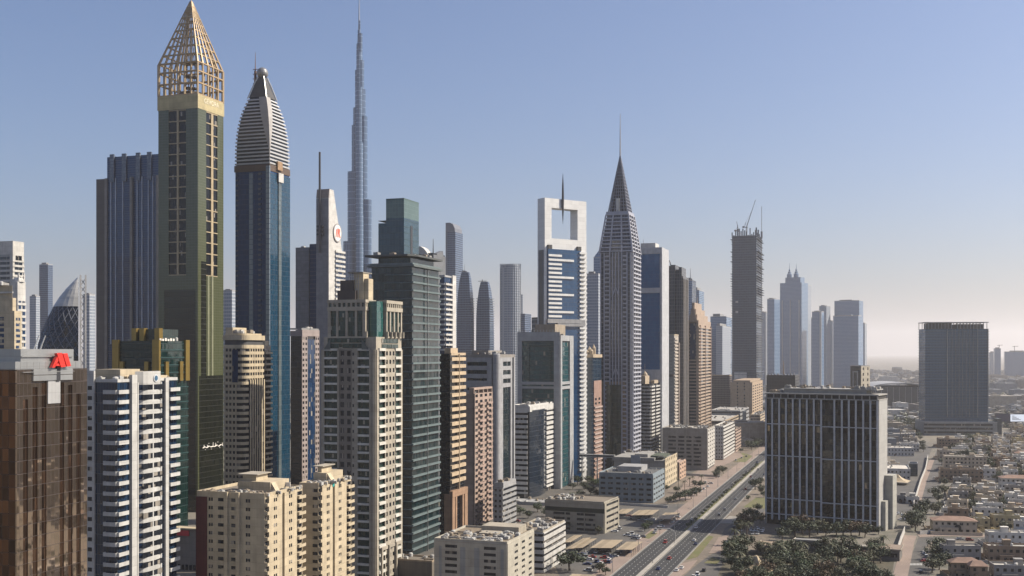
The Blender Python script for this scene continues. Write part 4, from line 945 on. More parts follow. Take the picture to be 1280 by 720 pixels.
def pointed_tower():
    t = Tower('hotel_tower', 'tall grey tower tapering to a dark lattice cone with a needle', 790, 1008, 750, 800)
    W, D_ = t.w, t.d; P = 3.9; zs = t.z(315); fa, sa = t.fa, t.sa
    g = curtain('mauve_glass', (.04, .055, .095), (.07, .09, .14), (.2, .21, .26), 2.6, P, .16, .22, metal=.4, tilt=.03)
    t.core(g, 0, zs, 'facade', .4); st = wall('mauve_pier', (.45, .47, .56), .6)
    al = [fa(x) for x in (751, 755.5, 762.5, 766, 769.8, 773.6, 777.4, 784, 788.5)]
    t.fins('f', al, 0, zs, 1.1, .9, st); t.fins('s', [D_*f for f in (.03, .3, .62, .97)], 0, zs, 1.4, .9, st)
    it = []; n = int(zs/P)
    for j in range(n): z = zs-(j+1)*P; it += [('s', D_*.05, D_*.95, z, z+1.35, -.2, 1.5), ('f', fa(755.5), fa(761.5), z, z+1.2, -.2, .85), ('f', fa(778.5), fa(783.5), z, z+1.2, -.2, .85)]
    t.units('balcony', it, wall('mauve_slab', (.54, .55, .62), .6), 100)
    cx, cy = -W/2, D_/2
    def ring(f, z, g=0): a, c = W/2*f+g, D_/2*f+g; return [(cx-a, cy-c, z), (cx+a, cy-c, z), (cx+a, cy+c, z), (cx-a, cy+c, z)]
    tp = [(315, 1), (300, .9), (285, .79), (273, .70), (266, .665)]
    MB().loft([ring(f, t.z(y), -.3) for y, f in tp]).build('tapered_storeys', g, t.root)
    def fat(y):
        for (y0, f0), (y1, f1) in zip(tp, tp[1:]):
            if y1 <= y <= y0: return f0+(f1-f0)*(y0-y)/(y0-y1)
        return .665
    k = MB(); y = 314.0
    while y > 267: k.loft([ring(fat(y), t.z(y), .9), ring(fat(y-1.5), t.z(y-1.5), .9)]); y -= 4.7
    for i in range(4):
        for u in ((.0, .0), (.32, 0), (.68, 0)):
            P0, P1 = ring(1, t.z(315), .6), ring(.665, t.z(266), .6); a = Vector(P0[i]).lerp(Vector(P0[(i+1) % 4]), u[0]); b = Vector(P1[i]).lerp(Vector(P1[(i+1) % 4]), u[0]); k.bar(a, b, 1.0, .8, 4)
    k.build('taper_bands', wall('mauve_slab', 0), t.root)
    c = MB(); c.loft([ring(.70, t.z(266)), ring(.70, t.z(262.5))]); c.build('cornice', st, t.root)
    lat = MB(); zb, za = t.z(262.5), t.z(190)
    B_, T_ = ring(.60, zb), ring(.03, za)
    for i in range(4):
        for u in frange(0, 1, .167):
            lat.bar(Vector(B_[i]).lerp(Vector(B_[(i+1) % 4]), u), Vector(T_[i]).lerp(Vector(T_[(i+1) % 4]), u), .42, .16, 4)
    for q in range(1, 17):
        f = q/17; r4 = ring(.60*(1-f)+.03*f, zb+(za-zb)*f)
        for i in range(4): lat.bar(r4[i], r4[(i+1) % 4], .38, n=4)
    lat.build('lattice_cone', plain('cone_steel', (.17, .18, .22), .5), t.root)
    MB().loft([ring(.50, zb), ring(.02, za-4)]).build('cone_core', curtain('cone_mesh', (.03, .035, .05), (.09, .10, .13), (.01, .01, .012), 1.5, 3, .2, .2, metal=.2), t.root)
    p = MB(); p.box(cx-1.6, cx+1.6, cy-D_*.3, cy-D_*.26, zb, zb+12); p.build('pale_panel', WHITE, t.root)
    MB().bar((cx, cy, za-1), (cx, cy, t.z(136)), .75, .22).build('needle', STEEL, t.root)
    a = MB()
    for yy in (369, 470):
        t.fpoly(a, 'f', [(fa(765), t.z(yy)), (fa(767), t.z(yy)), (fa(770), t.z(yy-9)), (fa(769), t.z(yy-9))], .9, 1.5); t.fpoly(a, 'f', [(fa(773), t.z(yy)), (fa(775), t.z(yy)), (fa(771), t.z(yy-9)), (fa(770), t.z(yy-9))], .9, 1.5)
    a.build('pointed_arch', st, t.root)
pointed_tower()

def right_of_centre():
    P = 3.8
    t = Tower('apartment_tower', 'blue glass tower with red-brown balconies and small roof domes beside framed white tower', 741, 960, 730, 752)
    zt = t.z(447); t.core(curtain('royal2', (.015, .05, .1), (.03, .08, .14), (.02, .04, .07), 1.8, P, .05, .1, metal=.5), 0, zt, 'glass_facade', .3)
    br = wall('brick_red', (.38, .24, .19)); it = [('s', t.d*.1, t.d*.95, zt-(j+1)*P-40, zt-(j+1)*P-38.5, -.2, 1.4) for j in range(int((zt-42)/P))]
    t.units('balcony', it, wall('salmon', (.52, .40, .35)), 60, True)
    b = MB(); t.fb(b, 's', t.d*.1, t.d*.95, 0, zt-20, -.2, .3); b.build('brick_bay', br, t.root)
    it2 = [('s', t.d*u, t.d*(u+.2), zt-(j+1)*P-18, zt-(j+1)*P-16, .3, .36) for j in range(4, int((zt-22)/P)) for u in (.2, .6)]; t.units('window', it2, WIN, 60)
    c = MB(); c.box(-t.w-.5, .6, -.6, t.d, zt, t.z(443))
    for i, (x, y, h) in enumerate(((-t.w+2, 2, 4), (-t.w*.5, 4, 7), (-2, 3, 5), (-4, t.d*.6, 9), (-t.w+3, t.d*.6, 6))): c.lathe([(1.8, t.z(443)), (1.8, t.z(443)+h*.6), (.1, t.z(443)+h)], 8, x, y)
    c.build('roof_turrets', BEIGE, t.root)
    t = Tower('office_tower', 'brown stone block with curved green glass front at the foot of the pointed tower', 781, 1010, 751, 787)
    zt = t.z(477); bs = wall('brown_stone', (.30, .21, .13)); b = MB(); W, D_ = t.w, t.d; b.box(-W, 0, 0, D_, 0, zt)
    for j in range(26): t.fb(b, 's', .2, D_-.2, zt-(j+1)*P, zt-(j+1)*P+1.6, -.1, 1.2)
    b.build('wall', bs, t.root); c0, c1 = -W+t.fa(757), -W+t.fa(778)
    pl = [(c0, .3)]+[(c0+(c1-c0)*k/10, -3.4*math.sin(math.pi*k/10)-.2) for k in range(11)]+[(c1, .3)]
    MB().prism(pl[::-1][::-1], 0, t.z(481)).build('curved_glass', curtain('bottle_curve', (.012, .035, .028), (.022, .055, .042), (.015, .03, .025), 1.2, P, .05, .06, metal=.5), t.root)
    c = MB(); c.box(-W+2, -3, 1, D_, zt, zt+1.4); c.build('roof_slab', BEIGE, t.root); t.clutter(zt+1.4, 2, 8)
    t = Tower('apartment_tower', 'pale grey zigzag balcony tower with a small dome tip, between pointed tower and blue slab', 813, 1060, 799, 826.5)
    zt = t.z(480); W, D_ = t.w, t.d; t.core(WIN, 0, zt, 'glass_core', .4); n = int(zt/3.3); it = []
    for j in range(n):
        z = zt-(j+1)*3.3
        it += [('f', W*.0, W*.3, z, z+1.5, -.2, 1.1), ('f', W*.36, W*.66, z, z+1.5, -.2, 1.4), ('f', W*.7, W, z, z+1.5, -.2, 1.1), ('s', 0, D_*.3, z, z+1.5, -.2, 1.3), ('s', D_*.36, D_*.64, z, z+1.5, -.2, 1.8), ('s', D_*.7, D_, z, z+1.5, -.2, 1.3)]
    t.units('balcony', it, wall('balcony_white', (.66, .64, .6)), 100, True, visy=560); c = MB(); c.box(-W*.9, -W*.5, 2, D_*.4, zt, t.z(470)); c.lathe([(3, t.z(470)), (2.4, t.z(467.5)), (.15, t.z(464)), (.1, t.z(455))], 8, -W*.7, D_*.2); c.box(-W*.4, -.5, D_*.4, D_*.9, zt, t.z(476)); c.build('roof_turret', BEIGE, t.root)
    t = Tower('office_tower', 'dark blue glass slab tower in a thick white frame right of the pointed tower', 827, 1100, 797, 835.5)
    zt = t.z(317); W, D_ = t.w, t.d; fw = wall('frame_white2', (.6, .61, .63), .5)
    t.core(curtain('slab_blue', (.012, .20, .52), (.02, .26, .60), (.012, .12, .3), 1.7, P, .05, .05, metal=.6), 0, zt, 'glass_facade', .5)
    b = MB(); b.box(-W-.4, .4, -.4, D_, zt, t.z(309)); t.fb(b, 's', 0, D_, 0, zt, -.5, .5); t.fb(b, 'f', W-1.6, W, 0, zt, -.5, .5); t.fb(b, 'f', 0, W-1.6, t.z(358), t.z(355), -.5, .3) if False else None
    t.fb(b, 'f', 0, W-1.6, t.z(366), t.z(359.5), -.5, .45); t.fb(b, 'f', 0, W-1.6, t.z(478), t.z(462), -.5, .45); b.build('white_frame', fw, t.root)
    c = MB(); c.box(-W*.9, -W*.28, 3, D_*.6, t.z(309), t.z(303)); c.build('roof_block', WHITE, t.root)
    g2 = MB()
    for i in range(5): t.fb(g2, 'f', W*.15+i*W*.14, W*.15+i*W*.14+.9, t.z(478), t.z(466), .4, .8)
    g2.build('lobby_fins', fw, t.root); mast(t, -W*.8, 5, t.z(303), t.z(297), .3, STEEL)
    t = Tower('office_tower', 'dark grey tower of clustered shafts with a curled fin beside the blue slab tower', 852, 1200, 834, 859)
    W, D_ = t.w, t.d; ds = curtain('shaft_grey', (.05, .055, .065), (.09, .095, .11), (.17, .16, .16), 1.9, P, .25, .1, metal=.3, rough=.2)
    for l, r, y, o in ((834.5, 839, 332, 0), (839.3, 844.5, 331, 2.2), (845, 848.5, 337, .8), (848.8, 852.5, 334, 1.6)):
        b = MB(); b.box(-W+t.fa(l), -W+t.fa(r), -o, D_*.7, 0, t.z(y)); b.build('shaft', ds, t.root)
    b = MB(); b.box(.1, 1.5, 0, D_, 0, t.z(345)); b.box(-W*.9, 0, D_*.72, D_, 0, t.z(346)); b.build('rear_shaft', ds, t.root)
    f = MB(); pp = [(-W+1+2.6*math.cos(k*.4), 2, t.z(334)+8*math.sin(k*.4)) for k in range(5)]
    for a, c in zip(pp, pp[1:]): f.bar(a, c, .5)
    f.bar((-W+1.2, 2, t.z(336)), (-W+1.2, 2, t.z(326)), .45); f.build('curled_fin', ds, t.root)
    t.fins('s', [D_*x for x in (.1, .35, .6, .85)], 0, t.z(348), 1.6, 2.2, wall('shaft_pale', (.42, .38, .34)))
    t = Tower('apartment_tower', 'pale cream balcony tower in front of the clustered dark shafts', 843, 1150, 833, 848.5)
    zt = t.z(419); t.core(wall('cream_pale', (.5, .45, .39)), 0, zt, 'wall', .3); it = [(f, .3, t.flen(f)*.7, j*3.5, j*3.5+1.8, -.3, .8) for j in range(int(zt/3.5)) for f in 'fs']
    t.units('balcony', it, wall('cream_pale2', (.6, .52, .44)), 100, True, visy=535); t.parapet(zt, 1, CREAM); b = MB(); t.fb(b, 's', t.d*.72, t.d, 0, t.z(428), -.2, 1.2); t.fb(b, 'f', 0, t.w*.9, t.z(471), t.z(468), .3, 1.2); b.build('dark_flank', wall('flank_brown', (.2, .16, .14)), t.root)
    t = Tower('hotel_tower', 'beige stepped tower with pointed gable and green glass strip ending the tower row', 873, 1250, 860, 888.5)
    zt = t.z(406); W, D_ = t.w, t.d; bm = wall('stepped_beige', (.5, .38, .29))
    t.core(curtain('seaglass', (.03, .06, .07), (.06, .10, .10), (.3, .26, .22), 4, 3.7, .02, .3, metal=.4), 0, zt-2, 'glass_facade', .3)
    t.slabs('s', 0, zt, 3.7, 1.7, .9, bm); b = MB(); t.fins('s', [D_*.1, D_*.5, D_*.95], 0, zt, 2.2, 1.3, wall('stepped_brown', (.36, .25, .2)), 'brown_piers')
    t.fb(b, 'f', W-2.4, W, 0, zt, -.2, .8); t.fb(b, 'f', 0, 1.4, 0, zt, -.2, .8)
    for k, y in ((1, 400), (.75, 393), (.5, 386), (.25, 378)): b.box(-W*.5-W*.5*k, -W*.5+W*.5*k, .3, D_*(.4+.6*k), zt-2, t.z(y))
    t.fpoly(b, 'f', [(W*.1, t.z(402)), (W*.9, t.z(402)), (W*.5, t.z(381))], -.5, 1.0); b.build('stepped_gable', bm, t.root)
    g = MB(); t.fb(g, 'f', W*.2, W*.75, t.z(449), t.z(404), -.1, .6); g.build('blue_glass_panel', WINB, t.root); mast(t, -W*.5, D_*.3, t.z(378), t.z(370), .5, bm)
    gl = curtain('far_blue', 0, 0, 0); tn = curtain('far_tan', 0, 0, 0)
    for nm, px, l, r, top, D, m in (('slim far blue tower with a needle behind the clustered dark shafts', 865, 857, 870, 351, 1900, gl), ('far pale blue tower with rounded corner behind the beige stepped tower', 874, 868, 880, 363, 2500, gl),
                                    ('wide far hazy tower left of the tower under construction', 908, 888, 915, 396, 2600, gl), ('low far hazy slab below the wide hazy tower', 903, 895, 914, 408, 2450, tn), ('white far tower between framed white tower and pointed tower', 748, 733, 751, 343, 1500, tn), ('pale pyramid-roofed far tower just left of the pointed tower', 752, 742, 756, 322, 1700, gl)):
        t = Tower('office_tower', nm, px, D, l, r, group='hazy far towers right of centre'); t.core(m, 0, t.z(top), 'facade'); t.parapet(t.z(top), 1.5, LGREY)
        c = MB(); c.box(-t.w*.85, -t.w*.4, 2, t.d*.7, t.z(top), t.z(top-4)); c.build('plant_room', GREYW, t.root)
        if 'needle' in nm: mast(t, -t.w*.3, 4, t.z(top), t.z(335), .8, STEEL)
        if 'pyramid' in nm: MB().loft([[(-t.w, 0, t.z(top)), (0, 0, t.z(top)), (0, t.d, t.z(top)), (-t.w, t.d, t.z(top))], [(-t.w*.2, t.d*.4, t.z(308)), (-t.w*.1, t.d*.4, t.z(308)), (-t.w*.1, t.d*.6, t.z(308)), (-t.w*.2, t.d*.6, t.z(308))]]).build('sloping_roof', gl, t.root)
right_of_centre()

# ================================================================ CREAM APARTMENT PAIR, BOTTOM LEFT
def cream_blocks():
    for nm, px, D, l, r, yt, fr in (('cream apartment block with a maroon end strip and roof stair box, bottom left', 331, 420, 246, 378, 617, True), ('cream apartment block with stacked black balconies, right half of the cream pair', 398, 455, 374, 439, 604, False)):
        t = Tower('apartment_block', nm, px, D, l, r)
        zt = t.z(yt)-1.2; W, D_ = t.w, t.d; P = 3.2; n = int(zt/P); z0 = zt-n*P-.4
        b = MB(); it = []; bal = []; sa, fa = t.sa, t.fa
        k0 = sa(350) if fr else sa(413); k1 = sa(353.5) if fr else sa(416.5)
        cw = t.core(CREAM, 0, zt, 'wall', 0)
        b.box(.0, .8, 1.8, k0, 0, zt); b.box(.0, .8, k1, D_*.8, 0, zt); b.build('side_bay', CREAM, t.root)
        o = .8
        for j in range(n):
            z = z0+j*P
            for c in ((sa(342), sa(361)) if fr else (sa(408), sa(423))):
                it += [('s', c-1.2, c-.3, z+1.1, z+2.4, o, o+.05), ('s', c+.2, c+1.1, z+1.1, z+2.4, o, o+.05)]
            bal += [('s', D_*.81, D_-.1, z-.1, z+1.15, 0, 1.7), ('s', .05, 1.75, z-.1, z+1.15, 0, 1.2)]
            it += [('s', D_*.82, D_-.4, z+1.16, z+2.6, 0, .05), ('s', .2, 1.7, z+1.16, z+2.6, 0, .05)]
            if fr:
                for px_, wd in ((262, .8), (265, .8), (276, 2.4), (292.5, 2.4), (308.5, .8), (311.5, .8)): it.append(('f', fa(px_)-wd/2, fa(px_)+wd/2, z+1.1, z+2.4, 0, .05))
            else: it += [('f', W-2.6, W-.4, z+1.1, z+2.4, 0, .05)]
        t.units('window', it, WIN, 100); t.units('balcony', bal, CREAM, 100, True)
        f = MB()
        if fr:
            for px_ in (283.5, 298): t.fb(f, 'f', fa(px_)-.7, fa(px_)+.7, 0, zt+1.2, -.1, .9)
            m = MB(); t.fb(m, 'f', -.2, fa(259), 0, zt-1, -.5, .35); m.build('maroon_strip', wall('maroon', (.11, .012, .016), .6), t.root)
        for j in range(n): t.fb(f, 'f', fa(259)+.1 if fr else .1, W, z0+j*P-.08, z0+j*P+.08, -.05, .06)
        f.build('wall_ribs', CREAM, t.root)
        t.parapet(zt, 1.2, CREAM, .35); rf = MB(); rf.box(-W+.4, -.4, .4, D_-.4, zt, zt+.06); rf.build('roof', wall('roof_tan', (.25, .21, .165), .9), t.root)
        c = MB(); y0 = D_*.35
        xa, xb = (-W*.60, -W*.12) if fr else (-W*.9, -W*.2)
        c.box(xa, xb, y0, D_*.85, zt+.06, zt+4.2); c.box(xa+1.2, (xa+xb)/2, y0+1.5, D_*.7, zt+4.2, zt+6.6); c.loft([[(xb, y0+.5, zt+.06), (xb+2.6, y0+.5, zt+.06), (xb+2.6, y0+3.5, zt+.06), (xb, y0+3.5, zt+.06)], [(xb, y0+.5, zt+4), (xb+.1, y0+.5, zt+4), (xb+.1, y0+3.5, zt+4), (xb, y0+3.5, zt+4)]]); c.build('stair_tower', CREAM, t.root)
        h = MB(); h.box(xa-.8, (xa+xb)/2+1, y0+.8, D_*.75, zt+6.6, zt+6.9); h.build('roof_slab', STONE, t.root)
        t.clutter(zt+.06, 9, int(px), y1=y0, s=.7); t.clutter(zt+.06, 5, int(px)+1, x0=xb+3, s=.7)
        if fr:
            s = MB(); s.box(-W*.28, -W*.05, D_*.75, D_*.76, zt+1.3, zt+3); s.build('roof_sign', plain('sign_white', (.7, .66, .6)), t.root)
        else:
            e = MB(); t.fpoly(e, 's', [(sa(414.5)-.9, zt-1.6), (sa(414.5)+.7, zt-1.2), (sa(414.5)+.9, zt+1.0), (sa(414.5)-.2, zt+1.3), (sa(414.5)-.7, zt+.2)], .8, 1.0); e.build('teal_emblem', plain('emblem_teal', (.02, .3, .28)), t.root)
cream_blocks()

# ================================================================ LOW BUILDINGS LEFT OF THE ROAD
def low_left():
    ribs = wall('car_park_tan', (.46, .42, .34))
    # block in front, bottom centre
    t = Tower('car_park', 'pale concrete block with louvre slots and crowded tan roof, bottom centre', 634, 480, 543, 667)
    zt = t.z(680); W, D_ = t.w, t.d; b = MB(); it = []; fa, sa = t.fa, t.sa
    t.core(DGREY, 0, zt-.2, 'core', .4); n = 8; P = 2.75; z0 = zt-1.4-n*P
    t.fb(b, 'f', 0, fa(556.5), 0, zt, -.4, 0.3); t.fb(b, 'f', fa(571.5), fa(605), 0, zt, -.4, 0.3); t.fb(b, 'f', fa(620), W, 0, zt, -.4, .3)
    for l, r in ((556.5, 571.5), (605, 620)):
        t.ribbons(b, it, 'f', fa(l), fa(r), z0, zt-1.2, n, .48, .28); t.fb(b, 'f', fa(l), fa(r), zt-1.2, zt, -.4, .28); t.fb(b, 'f', fa(l), fa(r), 0, z0, -.4, .28)
    t.fb(b, 's', 0, sa(640), 0, zt, -.4, .3)
    t.grid(b, it, 's', sa(640), D_-1, z0, zt-1.2, 3, n, .45, .42, .28, .55); t.fb(b, 's', sa(640), D_, zt-1.2, zt, -.4, .28); t.fb(b, 's', D_-1, D_, 0, zt-1.2, -.4, .29)
    b.build('wall', wall('car_park_cream', (.56, .52, .43)), t.root); t.units('window', it, WIN)
    st = MB(); [t.fb(st, 'f', fa(a), fa(c), 0, zt-2.4, .28, .36) for a, c in ((549, 552.5), (575.5, 582), (593, 599.5), (626, 630))]; st.build('grey_panel', wall('pilaster_grey', (.4, .41, .4)), t.root)
    rf = MB(); rf.box(-W+.2, -.1, .1, D_-.2, zt-.2, zt+.02); rf.build('roof', wall('roof_dirt', (.28, .225, .16), .9), t.root); t.parapet(zt, .9, wall('car_park_cream', 0))
    c = MB(); c.box(-W*.62, -3, D_*.66, D_-1.5, zt, zt+3.2); c.box(-W*.55, -W*.3, D_*.4, D_*.6, zt, zt+1.6); c.build('stair_tower', STONE, t.root); t.clutter(zt, 26, 51, y1=D_*.65, s=.85)
    # striped office
    t = Tower('office_block', 'small white office with dark ribbon windows and lettered bands behind the pale car park', 679, 556, 640, 706)
    zt = t.z(666); W, D_ = t.w, t.d; n = 6; P = (zt-.8)/n; b = MB(); it = []
    t.core(WIN, 0, zt-.1, 'glass_core', .4); t.ribbons(b, it, 's', 0, D_, .3, zt, n, .38, .5); t.ribbons(b, it, 'f', 0, W, .3, zt, n, .4, .35); b.build('wall', wall('office_white', (.66, .64, .6)), t.root); t.units('window', it, WIN)
    rf = MB(); rf.box(-W+.1, -.1, .1, D_-.1, zt-.1, zt+.02); rf.build('roof', wall('roof_tan', 0), t.root); t.parapet(zt, .8, STONE); t.clutter(zt, 12, 61)
    lt = MB(); q = random.Random(4); dk = plain('letter_dark', (.05, .05, .06))
    for row, (a0, a1) in enumerate(((.15, .8), (.1, .9), (.12, .88))):
        z = P*(n-row-(0.35 if row else .1))-.5; a = D_*a0
        while a < D_*a1:
            w_ = q.uniform(.25, .7); t.fb(lt, 's', a, a+w_*.3, z, z+q.uniform(.5, .9), .5, .58); t.fb(lt, 's', a+w_*.35, a+w_, z, z+.22, .5, .58); a += w_+q.uniform(.2, .5)
    lt.build('sign_lettering', dk, t.root)
    # parking structure with a dark green band
    t = Tower('car_park', 'beige parking building with a dark green band under its roof, beside the canopied lot', 755, 678, 682, 773, yaw=23)
    zt = t.z(629); W, D_ = t.w, t.d; b = MB(); it = []; fa, sa = t.fa, t.sa; t.core(DGREY, 0, zt-3, 'core', .5)
    zb = zt-6.3; n = 4; P = zb/n
    for a0, a1 in ((0, fa(692)), (fa(713), fa(721)), (fa(744.5), W)): t.fb(b, 'f', a0, a1, 0, zb, -.5, .5)
    for l, r in ((692, 706), (707, 713), (721, 730), (731, 744.5)):
        t.ribbons(b, it, 'f', fa(l), fa(r), 0, zb, n, .5, .35); t.fb(b, 'f', fa(r), fa(r)+.5, 0, zb, -.5, .4)
    t.fb(b, 's', 0, 3.5, 0, zb+6, -.5, .5); t.ribbons(b, it, 's', 3.5, D_-2, 0, zb+6, 5, .42, .4); t.fb(b, 's', D_-2, D_, 0, zb+6, -.5, .5)
    b.box(-W-.5, -.52, -.5, D_, zt-3.6, zt); b.box(-.52, .5, -.5, 12, zb+6.02, zt); b.build('wall', ribs, t.root); t.units('window', it, WIN)
    g = MB(); g.box(-W-.3, .3, -.3, D_*.4, zb, zt-3.6) ; g.build('green_band', wall('band_green', (.018, .035, .028), .4), t.root)
    rf = MB(); rf.box(-W, -.6, 0, D_-.1, zt, zt+.03); rf.build('roof', wall('roof_tan', 0), t.root); t.parapet(zt+.03, .7, ribs); t.clutter(zt, 10, 71, x1=-W*.5)
    # blue grey office
    t = Tower('office_block', 'blue-grey five-storey office with rows of dark windows behind the canopied car park', 816, 815, 749, 830)
    zt = t.z(594); W, D_ = t.w, t.d; b = MB(); it = []; t.core(DGREY, 0, zt-.1, 'core', .5)
    t.grid(b, it, 'f', 0, W, 0, zt-1.4, 7, 5, .62, .42, .35); t.fb(b, 'f', 0, W, zt-1.4, zt, -.5, .34); t.grid(b, it, 's', 0, D_, 0, zt-1.4, 5, 5, .7, .38, .35); t.fb(b, 's', 0, D_, zt-1.4, zt, -.5, .34)
    b.build('wall', wall('blue_grey', (.27, .33, .37)), t.root); t.units('window', it, WIN); rf = MB(); rf.box(-W, 0, 0, D_, zt-.1, zt+.03); rf.build('roof', wall('roof_grey', (.14, .14, .14), .9), t.root); t.parapet(zt, .9, wall('blue_grey', 0))
    c = MB(); c.box(-W*.75, -W*.3, D_*.4, D_*.9, zt, zt+4); c.build('stair_tower', LGREY, t.root); t.clutter(zt, 9, 81)
    # larger pale complex behind it
    t = Tower('office_block', 'long pale stone office with a slanted grey panel, rising behind the blue-grey office', 831, 905, 767, 846)
    zt = t.z(573); W, D_ = t.w, t.d; b = MB(); it = []; t.core(wall('complex_grey', (.38, .37, .35)), 0, zt-2, 'wall', .3); t.grid(b, it, 's', 0, D_, 0, zt, 7, 5, .35, .5, .3); b.build('side_wall', CREAM, t.root); t.units('window', it, WIN)
    c = MB(); c.box(-W-.3, -W*.2, -.3, D_*.8, zt-3, zt); c.box(-W*.6, -W*.35, 4, D_*.6, zt, zt+2.6); c.build('roof_block', wall('complex_grey', 0), t.root)
    s = MB(); s.loft([[(-W*.62, -6, 6), (-W*.42, -6, 6), (-W*.42, -5, 6), (-W*.62, -5, 6)], [(-W*.66, -.6, zt+2), (-W*.48, -.6, zt+2), (-W*.48, 0, zt+2), (-W*.66, 0, zt+2)]]); s.build('slanted_panel', wall('panel_blue', (.3, .33, .37), .5), t.root); t.clutter(zt, 10, 91)
    c = MB(); c.box(-W*.30, -W*.05, D_*.1, D_*.6, zt-.5, zt+1.4); c.build('roof_terrace', wall('terrace', (.10, .12, .08)), t.root)
    t = Tower('office_block', 'peach rendered four-storey wing at the roadside end of the long pale office', 849, 960, 842, 857)
    zt = t.z(579); b = MB(); it = []; t.core(PINK, 0, zt-.1, 'wall', .3); t.grid(b, it, 's', 0, t.d, 0, zt, 3, 4, .5, .45, .3); b.build('side_wall', wall('peach', (.62, .42, .30)), t.root); t.units('window', it, WIN); t.parapet(zt, .8, PINK)
    # slotted block and white offices further along
    t = Tower('car_park', 'tan slab building with columns of dark slot windows, along the road in mid distance', 884, 1040, 828, 893)
    zt = t.z(537); W, D_ = t.w, t.d; b = MB(); it = []; fa = t.fa; t.core(DGREY, 0, zt-.3, 'core', .5); w0 = wall('slot_tan', (.40, .36, .31)); z1 = zt-6; n = 8; z0 = 3
    ed = [0, fa(835.5), fa(845), fa(847.5), fa(855.5), fa(858), fa(864.5), fa(867), fa(876.5), W]
    for i in range(0, 9, 2): t.fb(b, 'f', ed[i], ed[i+1], 0, zt, -.5, .5)
    for i in range(1, 9, 2): t.ribbons(b, it, 'f', ed[i], ed[i+1], z0, z1, n, .5, .4); t.fb(b, 'f', ed[i], ed[i+1], z1, zt, -.5, .4); t.fb(b, 'f', ed[i], ed[i+1], 0, z0, -.5, .4)
    b.build('wall', w0, t.root); b = MB(); t.grid(b, it, 's', 0, D_, 2, zt, 4, 10, .45, .4, .5); b.build('side_wall', wall('slot_white', (.64, .61, .56)), t.root); t.units('window', it, WIN); rf = MB(); rf.box(-W, 0, 0, D_, zt-.3, zt+.03); rf.build('roof', wall('roof_pale', (.5, .47, .42), .9), t.root); t.parapet(zt, 1, w0); t.clutter(zt, 14, 101)
    t = Tower('office_block', 'bright white office with ribbon windows right behind the tan slotted slab', 904, 1140, 891, 918)
    zt = t.z(534); b = MB(); it = []; t.core(WIN, 0, zt-.1, 'core', .4); t.ribbons(b, it, 's', 0, t.d, 1, zt, 9, .42, .4, split=2); t.grid(b, it, 'f', 0, t.w, 1, zt, 4, 9, .4, .45, .35); b.build('wall', wall('office_white', 0), t.root); t.units('window', it, WIN); t.parapet(zt, 1, WHITE); t.clutter(zt, 6, 111); rf = MB(); rf.box(-t.w, 0, 0, t.d, zt-.1, zt+.03); rf.build('roof', wall('roof_pale', 0), t.root)
    for nm, px, D, l, r, y, m, n in (('pink ribbed office beyond the bright white office on the roadside', 919, 1230, 912, 926, 538, PINK, 7), ('low grey office with a white rooftop canopy beyond the pink office', 929, 1330, 919, 937, 534, GREYW, 5), ('beige office at the road bend under the tall beige hotel', 950, 1480, 938, 957, 519, BEIGE, 7),
                                     ('wide low roofed block with roof plant under the beige stepped tower', 905, 1420, 860, 925, 527, TAN, 5), ('long grey roof terrace block in front of the beige hotel', 925, 1560, 888, 936, 514, GREYW, 5), ('low brown office half hidden behind the tan slotted slab', 846, 1230, 820, 864, 545, TAN, 7)):
        t = Tower('office_block', nm, px, D, l, r); zt = t.z(y); b = MB(); it = []; t.core(WIN, 0, zt-.1, 'core', .4); t.ribbons(b, it, 's', 0, t.d, 0, zt, n, .42, .4); t.ribbons(b, it, 'f', 0, t.w, 0, zt, n, .4, .35, split=2); b.build('wall', m, t.root); t.units('window', it, WIN); rf = MB(); rf.box(-t.w, 0, 0, t.d, zt-.1, zt+.03); rf.build('roof', wall('roof_pale', 0), t.root); t.parapet(zt, 1, m); t.clutter(zt, 6, int(D))
    t = Tower('hotel_block', 'tall beige hotel with a ribbed sunny side at the end of the road', 940, 1700, 913, 953)
    zt = t.z(478); b = MB(); it = []; W = t.w; t.core(WIN, 0, zt-.1, 'core', .4); bg_ = wall('hotel_beige', (.5, .37, .25)); t.grid(b, it, 's', 0, t.d, 0, zt-4, 5, 14, .6, .45, .4); t.fb(b, 's', 0, t.d, zt-4, zt, -.4, .4)
    for u0, u1 in ((0, .30), (.36, .62), (.68, 1)): t.fb(b, 'f', W*u0, W*u1, 0, zt, -.4, .4)
    for u0, u1 in ((.30, .36), (.62, .68)): t.ribbons(b, it, 'f', W*u0, W*u1, 0, zt, 14, .6, .2)
    b.build('wall', bg_, t.root); t.units('window', it, WIN); c = MB(); c.box(-W*.9, -3, 2, t.d-3, zt, zt+3); c.build('roof_block', bg_, t.root)
    t = Tower('office_tower', 'dark brown gridded office slab left of the tall beige hotel', 912, 1800, 890, 915); t.core(curtain('brown_grid', (.05, .045, .05), (.09, .08, .08), (.16, .13, .12), 2.4, 3.6, .25, .3, metal=.2), 0, t.z(470), 'facade'); t.parapet(t.z(470), 1.5, TAN)
    b = MB(); p0, p1 = gp(726, 604), gp(768, 602)
    # footbridge over the side street between the tower row and the pale complex
    r = empty('footbridge', 'covered white footbridge running from the teal tower to the long pale office', 'bridge', (gx(748, 930), 930, 0), -R(18.4)); m = MB(); m.box(-16, 14, -1.6, 1.6, gz(571.5, 930), gz(570.5, 930)); m.box(-16, 14, -1.5, 1.5, gz(569, 930), gz(568, 930)); m.build('deck', LGREY, r)
    g = MB(); g.box(-16, 14, -1.4, 1.4, gz(570.5, 930), gz(569, 930)); g.build('glazing', WIN, r); q = MB()
    for x in (-14, -1, 12): q.box(x-.4, x+.4, -.5, .5, 0, gz(571.5, 930))
